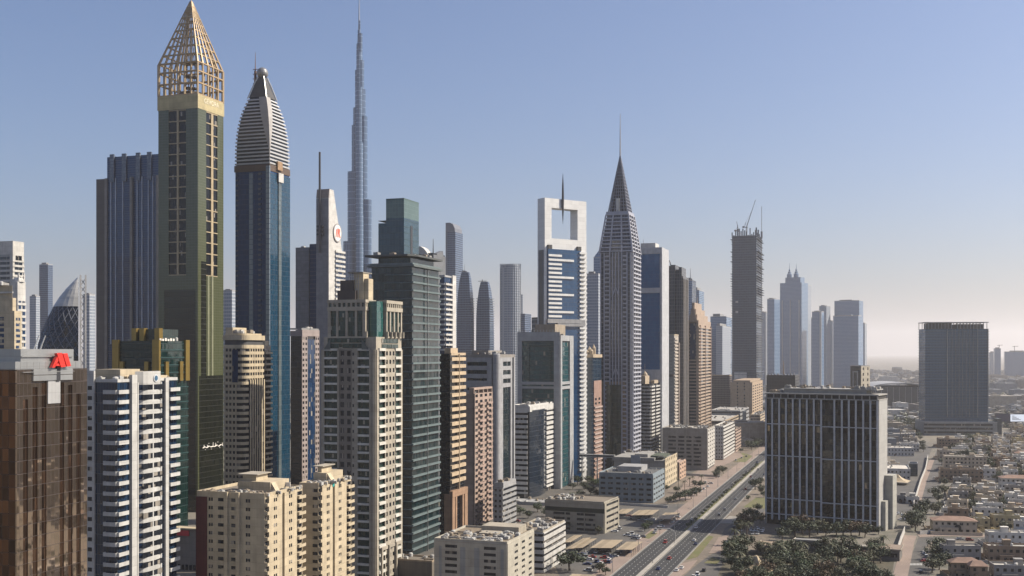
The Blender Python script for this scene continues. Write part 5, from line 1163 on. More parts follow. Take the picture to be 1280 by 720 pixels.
    q.build('pillar', GREYW, r)
    # shop strip low between the left towers
    t = Tower('shop_building', 'low dark shop building with a red sign between the white tower and cream block', 250, 560, 212, 262); zt = 110-(662-440)*560/1400
    t.core(wall('shop_tan', (.3, .26, .22)), 0, zt, 'wall', .2); s = MB(); t.fb(s, 'f', t.w*.25, t.w*.65, zt-3.5, zt-.8, 0, .4); s.build('red_sign', plain('shop_red', (.5, .03, .04)), t.root); c = MB(); t.fb(c, 'f', 0, t.w, zt, zt+.6, -3, 1.5); c.build('canopy', CREAM, t.root)
    w_ = [('f', t.w*i/8+.4, t.w*(i+1)/8-.4, .6, 3.2, -.2, .05) for i in range(8)]; t.units('window', w_, WIN)
    # podium beside the dark slab tower
    t = Tower('podium_building', 'low dark podium roof at the foot of the cream stone tower and dark slab tower', 540, 545, 482, 552); t.core(wall('podium', (.22, .19, .15)), 0, 110-(703-440)*545/1400, 'wall'); t.parapet(110-(703-440)*545/1400, .8, TAN); t.clutter(110-(703-440)*545/1400, 4, 41)
low_left()
def podiums():
    t = Tower('podium_building', 'low grey podium with pale roof edge below the white striped tower', 690, 800, 618, 700, d=30); zt = t.z(632); t.core(WIN, 0, zt-1, 'glass_core', .3); b = MB(); b.box(-t.w-.4, .4, -.4, t.d, zt-1, zt); t.fb(b, 'f', 0, t.w, 0, 2.2, -.3, .1); b.build('roof_edge', LGREY, t.root); t.clutter(zt, 10, 5)
    t = Tower('podium_building', 'long dark podium between the teal tower and the blue-grey office', 748, 985, 706, 765, d=40); zt = t.z(602); t.core(wall('podium', 0), 0, zt, 'wall', .1); it = [('f', t.w*i/9+.6, t.w*(i+1)/9-.6, zt-4.4, zt-1.6, 0, .06) for i in range(9)]; t.units('window', it, WIN); t.parapet(zt, .8, TAN); t.clutter(zt, 8, 6)
podiums()

# ================================================================ RIGHT SIDE AND FAR SKYLINE
def fin_building():
    t = Tower('office_tower', 'broad black glass office slab with pale vertical fins, right of the road', 1098, 684, 957, None, yaw=30, d=24)
    W, D_ = t.w, t.d; zt = t.z(501); P = 3.7
    g = curtain('smoked_glass', (.020, .025, .034), (.055, .058, .064), (.012, .012, .013), 1.6, P, .05, .07, metal=.9, rough=.03, tilt=.03, litf=.01)
    t.core(g, 0, zt, 'glass_facade', .6); fn = wall('fin_grey', (.74, .75, .77), .5, .08)
    xs = [962, 965.5, 974.2, 982.7, 991.2, 1000, 1008.7, 1017.5, 1026.7, 1043.2, 1052.5, 1061.2, 1070, 1079.2, 1088.2, 1096.8]
    al = [t.fa(x) for x in xs]; al[0] = .3
    t.fins('f', al, 3, zt, 1.0, .7, fn); b = MB()
    for yy in (534.5, 576, 632, 652):
        z = t.z(yy); segs = ((0, 8), (8, W)) if yy < 640 else ((0, W),)
        for a0, a1 in segs: t.fb(b, 'f', max(0, a0 if a0 == 0 else al[8]), min(W, al[8] if a1 == 8 else W), z+(0 if a0 == 0 else -.8), z+.5+(0 if a0 == 0 else -.8), -.6, .8)
    b.build('cross_bands', fn, t.root)
    for f in 'sl': s = MB(); t.fb(s, f, 0, D_, 0, zt, -.6, .4); s.build('end_wall', wall('end_grey', (.55, .54, .51), .6, .08), t.root)
    c = MB(); c.box(-W-.5, .6, -1, D_+.5, zt, zt+.6); c.box(-W-.3, .4, -1.2, D_+.3, zt+3.0, zt+3.7)
    for a in frange(.5, W, 4.6): c.box(-W+a, -W+a+.6, -.6, 0, zt+.6, zt+3)
    c.box(-W+10, -1.5, 3, D_-3, zt+6.2, zt+6.8); c.box(-W+10.5, -8, 4, D_-5, zt+3.7, zt+6.2); c.build('roof_canopy', wall('canopy_pale', (.5, .48, .44)), t.root)
    a = MB(); a.box(-W+.2, -.4, .2, D_, zt+.6, zt+3); a.build('dark_attic', wall('attic', (.05, .045, .04)), t.root); t.clutter(zt+6.8, 10, 5, x0=-W+10, y0=3, y1=D_-3); t.clutter(zt+3.7, 6, 6, x1=-W+10)
    e = MB(); e.box(.5, 5.5, D_-9, D_+3, 0, t.z(597)); e.box(.45, 3, 6, D_-9.2, 0, t.z(628)); e.build('stair_tower', wall('stair_cream', (.5, .49, .44)), t.root)
fin_building()

def right_tower():
    t = Tower('office_tower', 'wide blue-grey glass tower on a low podium standing alone at the right', 1236, 1480, 1156, None, yaw=6, d=34)
    W, D_ = t.w, t.d; zt = t.z(411); P = 3.55
    g = curtain('steel_blue', (.035, .16, .32), (.06, .21, .38), (.22, .34, .44), 1.9, P, .10, .14, metal=.5, tilt=.02)
    t.core(g, 0, zt, 'glass_facade', .6); t.slabs('fsl', t.z(522), zt, P, .4, .55, wall('slab_teal', (.24, .28, .30), .5))
    t.fins('f', [t.fa(x) for x in (1184, 1222, 1235)], t.z(522), zt, .9, 1.0, wall('slab_pale', (.4, .42, .42))); t.fins('f', [t.fa(x) for x in frange(1190, 1220, 4.4)], t.z(522), zt, .3, .7, wall('slab_pale', 0), 'mullions')
    c = MB()
    for a0, a1 in ((0, W*.47), (W*.5, W)):
        for a in frange(a0+.8, a1, 4.2): t.fb(c, 'f', a-.35, a+.35, zt, zt+8.2, -.7, 0); c.box(-W+a-.35, -W+a+.35, D_-.7, D_, zt, zt+8.2)
        c.box(-W+a0, -W+a1, -.2, D_+.2, zt+8.2, zt+9.1)
    c.build('roof_pergola', wall('slab_pale', 0), t.root); k = MB(); k.box(-W+6, -W*.56, 5, D_-5, zt, zt+7.6); k.box(-W*.48, -5, 5, D_-5, zt, zt+6.4); k.build('plant_room', wall('plant_brown', (.17, .16, .15)), t.root)
    p = MB(); p.box(-W-3, 8, -9, D_+5, 0, t.z(528)); p.build('podium', wall('podium_grey', (.35, .36, .35)), t.root); q = MB()
    for z in (3, 8, 13): q.box(-W-3.3, 2, -9.3, -9, z, z+2.4)
    q.build('podium_windows', WIN, t.root); t.parapet(t.z(528), 1.2, LGREY, x0=-W-3, x1=8, y0=-9, y1=D_+5); w = MB(); w.box(8.2, 14, -8, 10, 0, t.z(523)); w.build('podium_wing', wall('wing_dark', (.1, .12, .13)), t.root)
right_tower()

def construction_tower():
    t = Tower('unfinished_tower', 'unfinished dark concrete tower with ragged floors and cranes on its roof', 946, 1900, 914.5, 953)
    W, D_ = t.w, t.d; zt = t.z(294); P = 4.2
    t.core(curtain('raw_floors', (.06, .10, .17), (.10, .15, .23), (.17, .22, .29), 3, P, .12, .28, metal=.2, rough=.35), 0, zt, 'facade', .8); b = MB(); q = random.Random(2); z = t.z(478)
    while z < zt:
        o = q.choice((.1, .6, 1.4, 2.2)); b.box(-W-o, q.choice((.2, 1.2, 2.4, 3.4)), -.3-q.choice((0, .4)), D_, z, z+.7); z += P
    b.build('floor_slabs', wall('raw_slab', (.11, .14, .195)), t.root); c = MB()
    for i in range(14): a = W*i/14; c.box(-W+a, -W+a+1.6, -.4, 3, zt, zt+q.uniform(1, 13))
    for i in range(6): y = D_*i/6; c.box(-2, .2, y, y+2.5, zt, zt+q.uniform(2, 14))
    c.build('starter_columns', wall('raw_slab', 0), t.root); lp = MB(); t.fb(lp, 'f', W*.16, W*.26, t.z(378), t.z(376), 0, .5); t.fb(lp, 'f', W*.16, W*.26, t.z(391), t.z(388.5), 0, .5); t.fb(lp, 'f', W*.1, W*.6, t.z(475), t.z(465), 0, .6); lp.build('white_panels', WHITE, t.root)
    h = MB(); hx = 3.4; hy = D_*.5; zh = t.z(254)
    for dx in (-.7, .7):
        for dy in (-.7, .7): h.bar((hx+dx, hy+dy, 0), (hx+dx*.5, hy+dy*.5, zh), .28, .2, 4)
    for z in frange(0, zh-6, 5): h.bar((hx-.7, hy-.7, z), (hx+.7, hy-.7, z+5), .14, n=4)
    h.box(hx-1.6, hx+1.6, hy-1, hy+1, t.z(295), t.z(286)); h.build('hoist_mast', plain('hoist_grey', (.25, .25, .26)), t.root)
    def crane(nm, x, y, z0, zm, jx, jz):
        r = empty('tower_crane', nm, 'crane', t.root.matrix_basis @ Vector((x, y, z0)), -R(18.4)); m = MB()
        for dx in (-.8, .8):
            for dy in (-.8, .8): m.bar((dx, dy, 0), (dx, dy, zm), .5, n=4)
        for k in frange(0, zm-2, 3): m.bar((-.8, -.8, k), (.8, -.8, k+3), .18, n=4)
        m.build('tower_mast', plain('crane_grey', (.13, .12, .12)), r); j = MB(); j.bar((0, -.6, zm), (jx, 0, zm+jz), .8, .45, 4); j.bar((0, .6, zm+1.4), (jx, 0, zm+jz), .6, .35, 4)
        for k in range(1, 7): f = k/7; j.bar((jx*f, -.6+.6*f, zm+jz*f), (jx*f, .6-.6*f, zm+1.4+(jz-1.4)*f), .15, n=4)
        j.build('jib', plain('crane_grey', 0), r); c = MB(); c.box(-7, -3.5, -1.2, 1.2, zm-1, zm+1.6); c.bar((-5, 0, zm), (2, 0, zm), .5); c.bar((-3, 0, zm), (-1, 0, zm+9), .3); c.bar((-1, 0, zm+9), (jx*.6, 0, zm+jz*.6), .12); c.bar((-1, 0, zm+9), (-5, 0, zm+1), .12); c.build('counterweight', plain('crane_grey', 0), r)
        k = MB(); k.box(-.4, 1.8, -1.4, 1.0, zm-1.4, zm+.8); k.build('cab', plain('crane_cab', (.3, .3, .3)), r)
    crane('luffing crane with a long raised jib, larger of the two on the unfinished tower', -W*.42, 6, zt, t.z(283)-zt, 15, 46); crane('small luffing crane at the left roof edge of the unfinished tower', -W*.75, 8, zt, t.z(287)-zt, -3, 16)
construction_tower()

def far_right():
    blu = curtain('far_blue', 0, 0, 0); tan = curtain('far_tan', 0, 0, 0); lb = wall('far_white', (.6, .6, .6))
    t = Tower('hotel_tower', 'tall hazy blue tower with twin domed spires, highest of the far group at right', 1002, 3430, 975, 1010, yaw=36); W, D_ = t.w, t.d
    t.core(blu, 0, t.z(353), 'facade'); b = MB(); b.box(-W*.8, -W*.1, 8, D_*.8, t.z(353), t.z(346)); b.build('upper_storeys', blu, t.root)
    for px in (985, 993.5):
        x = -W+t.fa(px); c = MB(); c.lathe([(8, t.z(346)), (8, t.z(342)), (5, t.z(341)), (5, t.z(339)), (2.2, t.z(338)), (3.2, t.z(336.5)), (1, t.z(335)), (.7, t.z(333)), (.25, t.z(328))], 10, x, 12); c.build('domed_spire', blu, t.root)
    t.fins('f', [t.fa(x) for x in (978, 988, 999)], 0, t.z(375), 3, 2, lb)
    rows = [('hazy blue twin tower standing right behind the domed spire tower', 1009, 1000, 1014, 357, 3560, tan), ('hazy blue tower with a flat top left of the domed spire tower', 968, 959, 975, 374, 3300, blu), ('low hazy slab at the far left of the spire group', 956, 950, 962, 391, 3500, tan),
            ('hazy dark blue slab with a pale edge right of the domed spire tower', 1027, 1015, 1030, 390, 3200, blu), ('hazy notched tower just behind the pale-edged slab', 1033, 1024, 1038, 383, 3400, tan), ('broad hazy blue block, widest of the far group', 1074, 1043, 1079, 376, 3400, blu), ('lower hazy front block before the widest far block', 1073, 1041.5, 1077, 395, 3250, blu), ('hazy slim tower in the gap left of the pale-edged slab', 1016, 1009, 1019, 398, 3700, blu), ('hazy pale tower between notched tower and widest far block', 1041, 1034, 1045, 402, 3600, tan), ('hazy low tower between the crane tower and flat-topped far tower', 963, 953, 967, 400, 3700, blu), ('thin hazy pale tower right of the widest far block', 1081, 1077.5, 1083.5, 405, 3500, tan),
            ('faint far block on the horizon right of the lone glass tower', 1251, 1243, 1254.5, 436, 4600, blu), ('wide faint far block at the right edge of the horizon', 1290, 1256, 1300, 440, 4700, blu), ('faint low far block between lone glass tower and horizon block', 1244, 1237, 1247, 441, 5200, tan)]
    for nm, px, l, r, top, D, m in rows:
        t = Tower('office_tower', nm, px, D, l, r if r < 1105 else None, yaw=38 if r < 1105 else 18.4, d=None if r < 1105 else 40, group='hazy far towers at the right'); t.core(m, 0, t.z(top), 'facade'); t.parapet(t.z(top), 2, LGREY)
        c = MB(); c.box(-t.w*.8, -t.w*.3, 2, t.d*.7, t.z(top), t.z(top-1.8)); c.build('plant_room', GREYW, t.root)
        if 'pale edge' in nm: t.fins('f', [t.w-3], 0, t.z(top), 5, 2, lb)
    for nm, px, D, mx, top, z0 in (('tiny crane on the faint horizon block at right', 1249, 4590, 14, 431, 436), ('tiny far crane above the wide faint block at the right edge', 1268, 4690, 16, 432.5, 440)):
        r = empty('tower_crane', nm, 'crane', (gx(px, D), D, gz(z0, D))); h = gz(top, D)-gz(z0, D); m = MB(); m.bar((0, 0, 0), (0, 0, h), 1.1); m.build('tower_mast', DMETAL, r); m = MB(); m.bar((-8, 0, h-2), (mx, 0, h-1), .8); m.build('jib', DMETAL, r)
    t = Tower('unfinished_block', 'dark unfinished block behind the black finned office, with a site hoist', 994, 1300, 958, 999); t.core(curtain('raw_dark', (.02, .022, .03), (.04, .04, .05), (.05, .05, .055), 3, 3.8, .1, .2, metal=.2, rough=.3), 0, t.z(469), 'facade'); b = MB(); q = random.Random(6)
    for i in range(9): b.box(-t.w*(i+.6)/9, -t.w*(i+.2)/9, 0, 4, t.z(469), t.z(469)+q.uniform(.5, 2.5))
    b.build('starter_columns', GREYW, t.root); mast(t, -t.w*.5, t.d*.6, t.z(469), t.z(451), .9, wall('hoist_tan', (.4, .32, .25)), 'hoist_mast')
    t = Tower('office_block', 'dark glass block with a white rectangular outline and pale ribbed side, above the finned office', 1076, 1200, 1062.5, 1087, yaw=42); zt = t.z(458); t.core(curtain('ink_glass', (.012, .02, .035), (.02, .03, .05), (.02, .025, .03), 2, 3.6, .05, .05, metal=.4), 0, zt, 'glass_facade', .3)
    b = MB(); W = t.w; t.fb(b, 'f', W*.26, W*.36, 0, t.z(464), -.1, .5); t.fb(b, 'f', W*.66, W*.76, 0, t.z(464), -.1, .5); t.fb(b, 'f', W*.36, W*.66, t.z(465.5), t.z(464), -.1, .5); b.build('white_outline', LGREY, t.root)
    s = MB(); it = []; t.grid(s, it, 's', 0, t.d, 0, zt, 2, 16, .3, .5, .4); s.build('side_wall', STONE, t.root); t.units('window', it, WIN, 40); t.parapet(zt, 1, GREYW)
    t = Tower('depot_building', 'long dark meshed depot with a pale curved roof edge, beyond the finned office', 1158, 2150, 1090, None, yaw=4, d=120); zt = t.z(484); t.core(wall('mesh_dark', (.06, .07, .075), .8), 0, zt, 'wall'); b = MB(); W = t.w
    for i in range(12): f0, f1 = i/12, (i+1)/12; h0 = 7*math.sin(math.pi*f0)**.7; h1 = 7*math.sin(math.pi*f1)**.7; b.loft([[(-W+W*f0, -2, zt+h0), (-W+W*f0, 122, zt+h0), (-W+W*f0, 122, zt+h0+1.6), (-W+W*f0, -2, zt+h0+1.6)], [(-W+W*f1, -2, zt+h1), (-W+W*f1, 122, zt+h1), (-W+W*f1, 122, zt+h1+1.6), (-W+W*f1, -2, zt+h1+1.6)]])
    b.build('curved_roof', LGREY, t.root)
    m = MB()
    for i in range(9): a = W*(i+.5)/9; t.fb(m, 'f', a, a+1, 0, zt, -.1, .6)
    m.build('wall_ribs', GREYW, t.root)
    # led screen by the podium
    D = 1640; r = empty('billboard', 'wide dark roadside screen with a white lit panel, right of the glass tower podium', 'billboard', (gx(1262, D), D, 0)); s = D/F; m = MB(); m.box(-18*s, 22*s, 0, 1.5, gz(527.5, D), gz(517, D)); m.build('frame', DGREY, r)
    m = MB(); m.box(1*s, 20*s, -.25, -.02, gz(526.8, D), gz(518, D))
    lp, nt_, p_ = newmat('screen_lit'); p_.inputs['Base Color'].default_value = (.3, .3, .3, 1); p_.inputs['Emission Color'].default_value = (.75, .8, .9, 1); p_.inputs['Emission Strength'].default_value = .55
    m.build('lit_panel', lp, r); m = MB(); m.box(-17*s, .6*s, -.2, -.02, gz(526.8, D), gz(518, D)); m.build('dark_panel', plain('screen_dark', (.05, .05, .09), .3), r); m = MB()
    for x in (-12*s, 4*s, 16*s): m.box(x-.5, x+.5, .2, 1.2, 0, gz(527.5, D))
    m.build('support_post', STEEL, r); m = MB()
    for k in range(4): m.box(3*s, (6+k*2.6 % 9)*s, -.3, -.26, gz(520.4+k*1.5, D), gz(519.7+k*1.5, D))
    m.build('screen_lines', plain('screen_text', (.2, .22, .25)), r)
far_right()

# ================================================================ GROUND, ROADS
YAW = 18.4; UX, UY = math.sin(R(YAW)), math.cos(R(YAW)); VX, VY = UY, -UX
def ST(s, t, z=0): return Vector((t*VX+s*UX, t*VY+s*UY, z))
def st_of(px, y): p = gp(px, y); return p.x*UX+p.y*UY, p.x*VX+p.y*VY
def ground_mat(name, c1, c2, c3=None, s1=.02, s2=.6, rough=.9):
    if name in MATS: return MATS[name]
    m, nt, p = newmat(name); L = nt.links.new; g = nt.nodes.new('ShaderNodeNewGeometry')
    a = nt.nodes.new('ShaderNodeTexNoise'); a.inputs['Scale'].default_value = s1; a.inputs['Detail'].default_value = 6; L(g.outputs['Position'], a.inputs['Vector'])
    b = nt.nodes.new('ShaderNodeTexNoise'); b.inputs['Scale'].default_value = s2; b.inputs['Detail'].default_value = 4; L(g.outputs['Position'], b.inputs['Vector'])
    f = nmath(nt, 'MINIMUM', nmath(nt, 'MAXIMUM', nmath(nt, 'MULTIPLY_ADD', a.outputs[0], 3.0, -1.0), 0), 1)
    c = mixc(nt, f, c1, c2); c = mixc(nt, nmath(nt, 'MULTIPLY', nmath(nt, 'GREATER_THAN', b.outputs[0], .56), .45), c, c3 or tuple(v*.75 for v in c1))
    L(c, p.inputs['Base Color']); p.inputs['Roughness'].default_value = rough; MATS[name] = m; return m
ASPH = ground_mat('asphalt', (.018, .019, .021), (.029, .030, .032), (.023, .023, .024), .03, .35)
ASPH2 = ground_mat('worn_asphalt', (.06, .058, .055), (.09, .083, .076), (.05, .05, .048), .05, .5)
PAVE = ground_mat('brick_paving', (.19, .145, .12), (.235, .18, .15), (.15, .12, .1), .05, 1.2)
SANDY = ground_mat('sandy_ground', (.155, .125, .095), (.095, .08, .064), (.20, .165, .125), .03, .4)
CITY = ground_mat('city_ground', (.17, .15, .12), (.11, .10, .085), (.065, .07, .05), .008, .05)
KERB = wall('kerb_concrete', (.46, .43, .38), .9); GRASSM = ground_mat('lawn', (.09, .10, .03), (.13, .11, .05), (.06, .08, .02), .1, .9)
PAINT = plain('road_paint', (.38, .38, .36), .8)
def flat(name, pts, z, mat, kind='structure', th=None):
    b = MB()
    if th: b.loft([[(p.x, p.y, z) for p in pts], [(p.x, p.y, z+th) for p in pts]])
    else: b.quad(*[(p.x, p.y, z) for p in pts])
    o = b.build(name, mat, None, kind)
    me = o.data
    if me.polygons[0].normal.z < 0 and not th: me.flip_normals()
    return o
g = MB(); S = 40000
g.quad((-S, -4000, 0), (S, -4000, 0), (S, S, 0), (-S, S, 0)); g.build('ground', CITY, None, 'structure')
def band(name, s0, s1, t0, t1, z, mat, th=None): return flat(name, [ST(s0, t0), ST(s0, t1), ST(s1, t1), ST(s1, t0)], z, mat, th=th)
S0, S1 = -600, 3400
band('roadside_ground', 420, 1500, -300, -127.9, .004, SANDY)
band('roadside_ground', 420, 1250, -100.4, -64, .004, SANDY)
band('pavement', 420, 1500, -137, -127.9, .01, PAVE, th=.13)
band('road', S0, S1, -127.5, -115.4, .012, ASPH); band('road', S0, S1, -113.2, -100.6, .012, ASPH)
band('kerb', S0, S1, -127.9, -127.5, .006, KERB, th=.15); band('kerb', S0, S1, -100.6, -100.2, .006, KERB, th=.15)
band('central_reserve', 690, 1150, -117.6, -115.6, .016, GRASSM, th=.1)
bar = tag(band('median_barrier', S0, 1700, -115.4, -113.2, .006, KERB, th=.55), 'long pale concrete barrier dividing the two carriageways of the highway', 'barrier')
mk = MB()
for k in range(-1, 260):
    s = 420+k*6
    if s > 1500: break
    for t in (-124.4, -121.4, -118.4, -110.1, -107.0, -103.9):
        a = ST(s, t-.11); b = ST(s, t+.11); c = ST(s+2.4, t+.11); d = ST(s+2.4, t-.11); mk.quad(*[(p.x, p.y, .018) for p in (a, b, c, d)])
for t in (-127.1, -115.9, -112.7, -101.1):
    a, b, c, d = ST(S0, t-.09), ST(S0, t+.09), ST(1600, t+.09), ST(1600, t-.09); mk.quad(*[(p.x, p.y, .0175) for p in (a, b, c, d)])
mk.build('lane_markings', PAINT, None, 'structure')
def gpoly(name, pp, z, mat, th=None): return flat(name, [gp(*p) for p in pp], z, mat, th=th)
# service roads and islands right of the highway
gpoly('service_road', [(850, 724), (905, 724), (921, 668), (955, 640), (960, 628), (940, 640), (906, 660), (893, 690), (872, 705)], .009, ASPH2)
gpoly('traffic_island', [(858, 700), (884, 669), (892, 671), (872, 696)], .012, GRASSM, th=.13)
gpoly('traffic_island', [(833, 724), (850, 705), (872, 700), (862, 712), (846, 724)], .012, PAVE, th=.13)
gpoly('traffic_island', [(880, 704), (890, 697), (901, 700), (896, 705)], .012, GRASSM, th=.12)
gpoly('pavement', [(886, 692), (898, 672), (912, 668), (902, 692)], .012, PAVE, th=.12)
gpoly('pavement', [(900, 654), (912, 645), (938, 648), (928, 655)], .012, KERB, th=.12)
gpoly('lawn', [(929, 634), (945, 622), (958, 622), (958, 636)], .012, GRASSM)
gpoly('lawn', [(842, 573), (846, 570), (874, 570), (866, 577)], .16, GRASSM); gpoly('lawn', [(917, 577), (928, 566), (941, 570), (932, 578)], .16, GRASSM)
gpoly('lawn', [(803, 672), (815, 664), (822, 667), (811, 674)], .16, GRASSM)
# car parks left of the highway
gpoly('car_park_ground', [(700, 722), (765, 722), (792, 690), (820, 660), (790, 650), (740, 650), (690, 700)], .008, ASPH2)
gpoly('car_park_ground', [(776, 652), (830, 655), (856, 630), (800, 630), (776, 634)], .009, ASPH2)
gpoly('car_park_ground', [(845, 625), (870, 628), (905, 600), (890, 590), (858, 598)], .16, PAVE)
gpoly('car_park_ground', [(858, 604), (930, 570), (915, 560), (880, 580)], .165, PAVE)
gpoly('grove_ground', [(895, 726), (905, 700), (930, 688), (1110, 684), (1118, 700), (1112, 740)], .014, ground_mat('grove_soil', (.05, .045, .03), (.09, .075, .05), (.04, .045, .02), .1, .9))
band('shaded_back_ground', 430, 1400, -290, -166, .0065, ground_mat('shade_dark_ground', (.05, .048, .045), (.085, .078, .068), (.12, .10, .08), .04, .3))  # ground colour darkened for the shade between the tower rows
# side street among the villas
gpoly('street', [(1134, 724), (1163, 724), (1158, 692), (1166, 684), (1184, 677), (1300, 681), (1300, 674), (1176, 671), (1148, 672), (1141, 690)], .012, ASPH2)
gpoly('street', [(1147, 638), (1166, 640), (1172, 620), (1177, 600), (1182, 575), (1180, 560), (1172, 560), (1166, 575), (1158, 600), (1150, 625)], .012, ASPH2)
gpoly('street', [(1118, 641), (1150, 641), (1150, 635), (1118, 635)], .010, ASPH2)
gpoly('brick_pavement', [(1115, 724), (1134, 724), (1143, 678), (1146, 670), (1130, 669)], .012, PAVE, th=.12)
gpoly('brick_pavement', [(1142, 632), (1150, 632), (1158, 602), (1168, 575), (1162, 575), (1150, 602)], .012, PAVE, th=.12)
gpoly('brick_pavement', [(1150, 672), (1172, 670), (1210, 671), (1300, 674), (1300, 671), (1180, 667), (1146, 668)], .012, PAVE, th=.12)
gpoly('brick_pavement', [(1156, 684), (1166, 676), (1184, 675.5), (1230, 678), (1230, 683), (1184, 682), (1168, 690)], .013, SANDY, th=.10)
cw = MB()
for k in range(9):
    a = gp(1137.5+k*1.75, 704.2); a2 = gp(1138.6+k*1.75, 704.2); b2 = gp(1138.4+k*1.75, 706.6); b = gp(1137.3+k*1.75, 706.6); cw.quad(*[(p.x, p.y, .02) for p in (b, b2, a2, a)])
cw.build('crosswalk_markings', PAINT, None, 'structure')

# ================================================================ TREES
LEAF = []
def leaf_mat(name, c1, c2):
    m, nt, p = newmat(name); L = nt.links.new; g = nt.nodes.new('ShaderNodeNewGeometry'); w = nt.nodes.new('ShaderNodeTexNoise'); w.inputs['Scale'].default_value = .45; L(g.outputs['Position'], w.inputs['Vector'])
    f = nmath(nt, 'MINIMUM', nmath(nt, 'MAXIMUM', nmath(nt, 'MULTIPLY_ADD', nmath(nt, 'ADD', w.outputs[0], nmath(nt, 'MULTIPLY', g.outputs['Random Per Island'], .5)), 1.6, -.75), 0), 1)
    L(mixc(nt, f, c1, c2), p.inputs['Base Color']); p.inputs['Roughness'].default_value = .65; return m
LEAF = [leaf_mat('leaf_dark', (.012, .021, .008), (.036, .05, .018)), leaf_mat('leaf_olive', (.025, .03, .011), (.065, .066, .026)), leaf_mat('leaf_rust', (.035, .03, .012), (.10, .052, .022)), leaf_mat('leaf_green', (.016, .032, .010), (.045, .072, .02))]
BARK = wall('bark', (.13, .10, .075))
def crown_mesh(seed, mat, n=26, leaves=30):
    q = random.Random(seed); b = MB()
    for i in range(n):
        while True:
            c = Vector((q.uniform(-1, 1), q.uniform(-1, 1), q.uniform(-1, 1)))
            if .25 < c.length < 1: break
        c = Vector((c.x*2.9, c.y*2.9, 4.3+c.z*1.7)); rr = q.uniform(.7, 1.4)
        for k in range(leaves):
            d = Vector((q.gauss(0, 1), q.gauss(0, 1), q.gauss(0, 1))).normalized(); p = c+d*rr*q.uniform(.7, 1.05)*Vector((1, 1, .8)).length/1.62
            n1 = (d+Vector((q.gauss(0, .5), q.gauss(0, .5), q.gauss(0, .5)+.3))).normalized(); a = n1.orthogonal().normalized(); a.rotate(Matrix.Rotation(q.uniform(0, 6.28), 3, n1)); e = n1.cross(a); s = q.uniform(.22, .45)
            b.quad(p-a*s, p+e*s*.55, p+a*s, p-e*s*.55)
    return b.mesh('crown', mat)
def trunk_mesh(seed):
    q = random.Random(seed); b = MB(); b.bar((0, 0, 0), (q.uniform(-.2, .2), q.uniform(-.2, .2), 2.6), .26, .17)
    for i in range(5): a = i*1.25+q.uniform(-.3, .3); b.bar((0, 0, 2.2+.1*i), (1.7*math.cos(a), 1.7*math.sin(a), 4.2+q.uniform(0, .8)), .13, .05)
    return b.mesh('trunk', BARK)
CROWNS = [[crown_mesh(s*10+i, LEAF[i]) for s in range(3)] for i in range(4)]; TRUNKS = [trunk_mesh(s) for s in range(3)]
def palm_meshes():
    q = random.Random(3); b = MB()
    for i in range(22):
        a = i*2.4; el = q.uniform(-.3, .9); pr = Vector((0, 0, 6.5))
        for k in range(1, 6):
            f = k/5; x = Vector((math.cos(a)*2.6*f, math.sin(a)*2.6*f, 6.5+2.2*el*f-1.6*f*f)); w = .38*(1-f*.7); sd = Vector((-math.sin(a), math.cos(a), 0))*w
            b.quad(pr-sd, pr+sd, x+sd*.9, x-sd*.9); pr = x
    t = MB(); t.bar((0, 0, 0), (.1, .1, 6.5), .24, .17, 8); return b.mesh('crown', LEAF[1]), t.mesh('trunk', BARK)
PALM = palm_meshes()
TREES = []
def tree(p, h, kind, place, grp='trees', wide=1.0, palm=False):
    TREES.append((p, h, kind, place, grp, wide, palm))
def make_trees():
    q = random.Random(12); words = {0: 'dark green', 1: 'olive green', 2: 'rust tinged', 3: 'mid green'}
    byk = {}
    for r in TREES: byk.setdefault((r[3], r[2], r[6]), []).append(r)
    for (place, kind, palm), L in byk.items():
        L.sort(key=lambda r: 640+F*r[0].x/r[0].y)
        for i, (p, h, kind, place, grp, wide, palm) in enumerate(L):
            nm = 'palm tree' if palm else 'tree'; o1 = ORD[i] if i < len(ORD) else NTH(i+1)
            lab = f'{words[kind]} {nm} {place}' if len(L) == 1 else f'{o1} {words[kind]} {nm} from left {place}'
            r = empty('palm_tree' if palm else 'tree', lab, 'tree', p, q.uniform(0, 6.28), grp)
            s = h/(7.5 if palm else 6.3); r.scale = (s*wide, s*wide, s)
            for nm_, me in (('crown', PALM[0] if palm else CROWNS[kind][q.randrange(3)]), ('trunk', PALM[1] if palm else TRUNKS[q.randrange(3)])):
                o = bpy.data.objects.new(nm_, me); col.objects.link(o); o.parent = r
def NTH(n): return str(n)+('th' if 10 < n % 100 < 14 else {1: 'st', 2: 'nd', 3: 'rd'}.get(n % 10, 'th'))
ORD = 'first second third fourth fifth sixth seventh eighth ninth tenth eleventh twelfth'.split()+['thirteenth', 'fourteenth', 'fifteenth', 'sixteenth', 'seventeenth', 'eighteenth', 'nineteenth', 'twentieth']
q = random.Random(8)
for x, y in ((640, 640), (650, 644), (660, 648), (672, 640), (683, 646), (690, 652), (700, 655), (706, 648), (716, 612), (722, 606), (730, 612), (738, 618), (742, 610), (735, 604), (746, 622), (726, 622), (716, 626), (705, 632), (696, 640), (782, 622), (846, 596), (826, 598)):
    tree(gp(x, y), q.uniform(5, 9), q.choice((0, 0, 3)), 'in the dark gap behind the parking building', 'trees in the gap behind the parking building', 1.3)
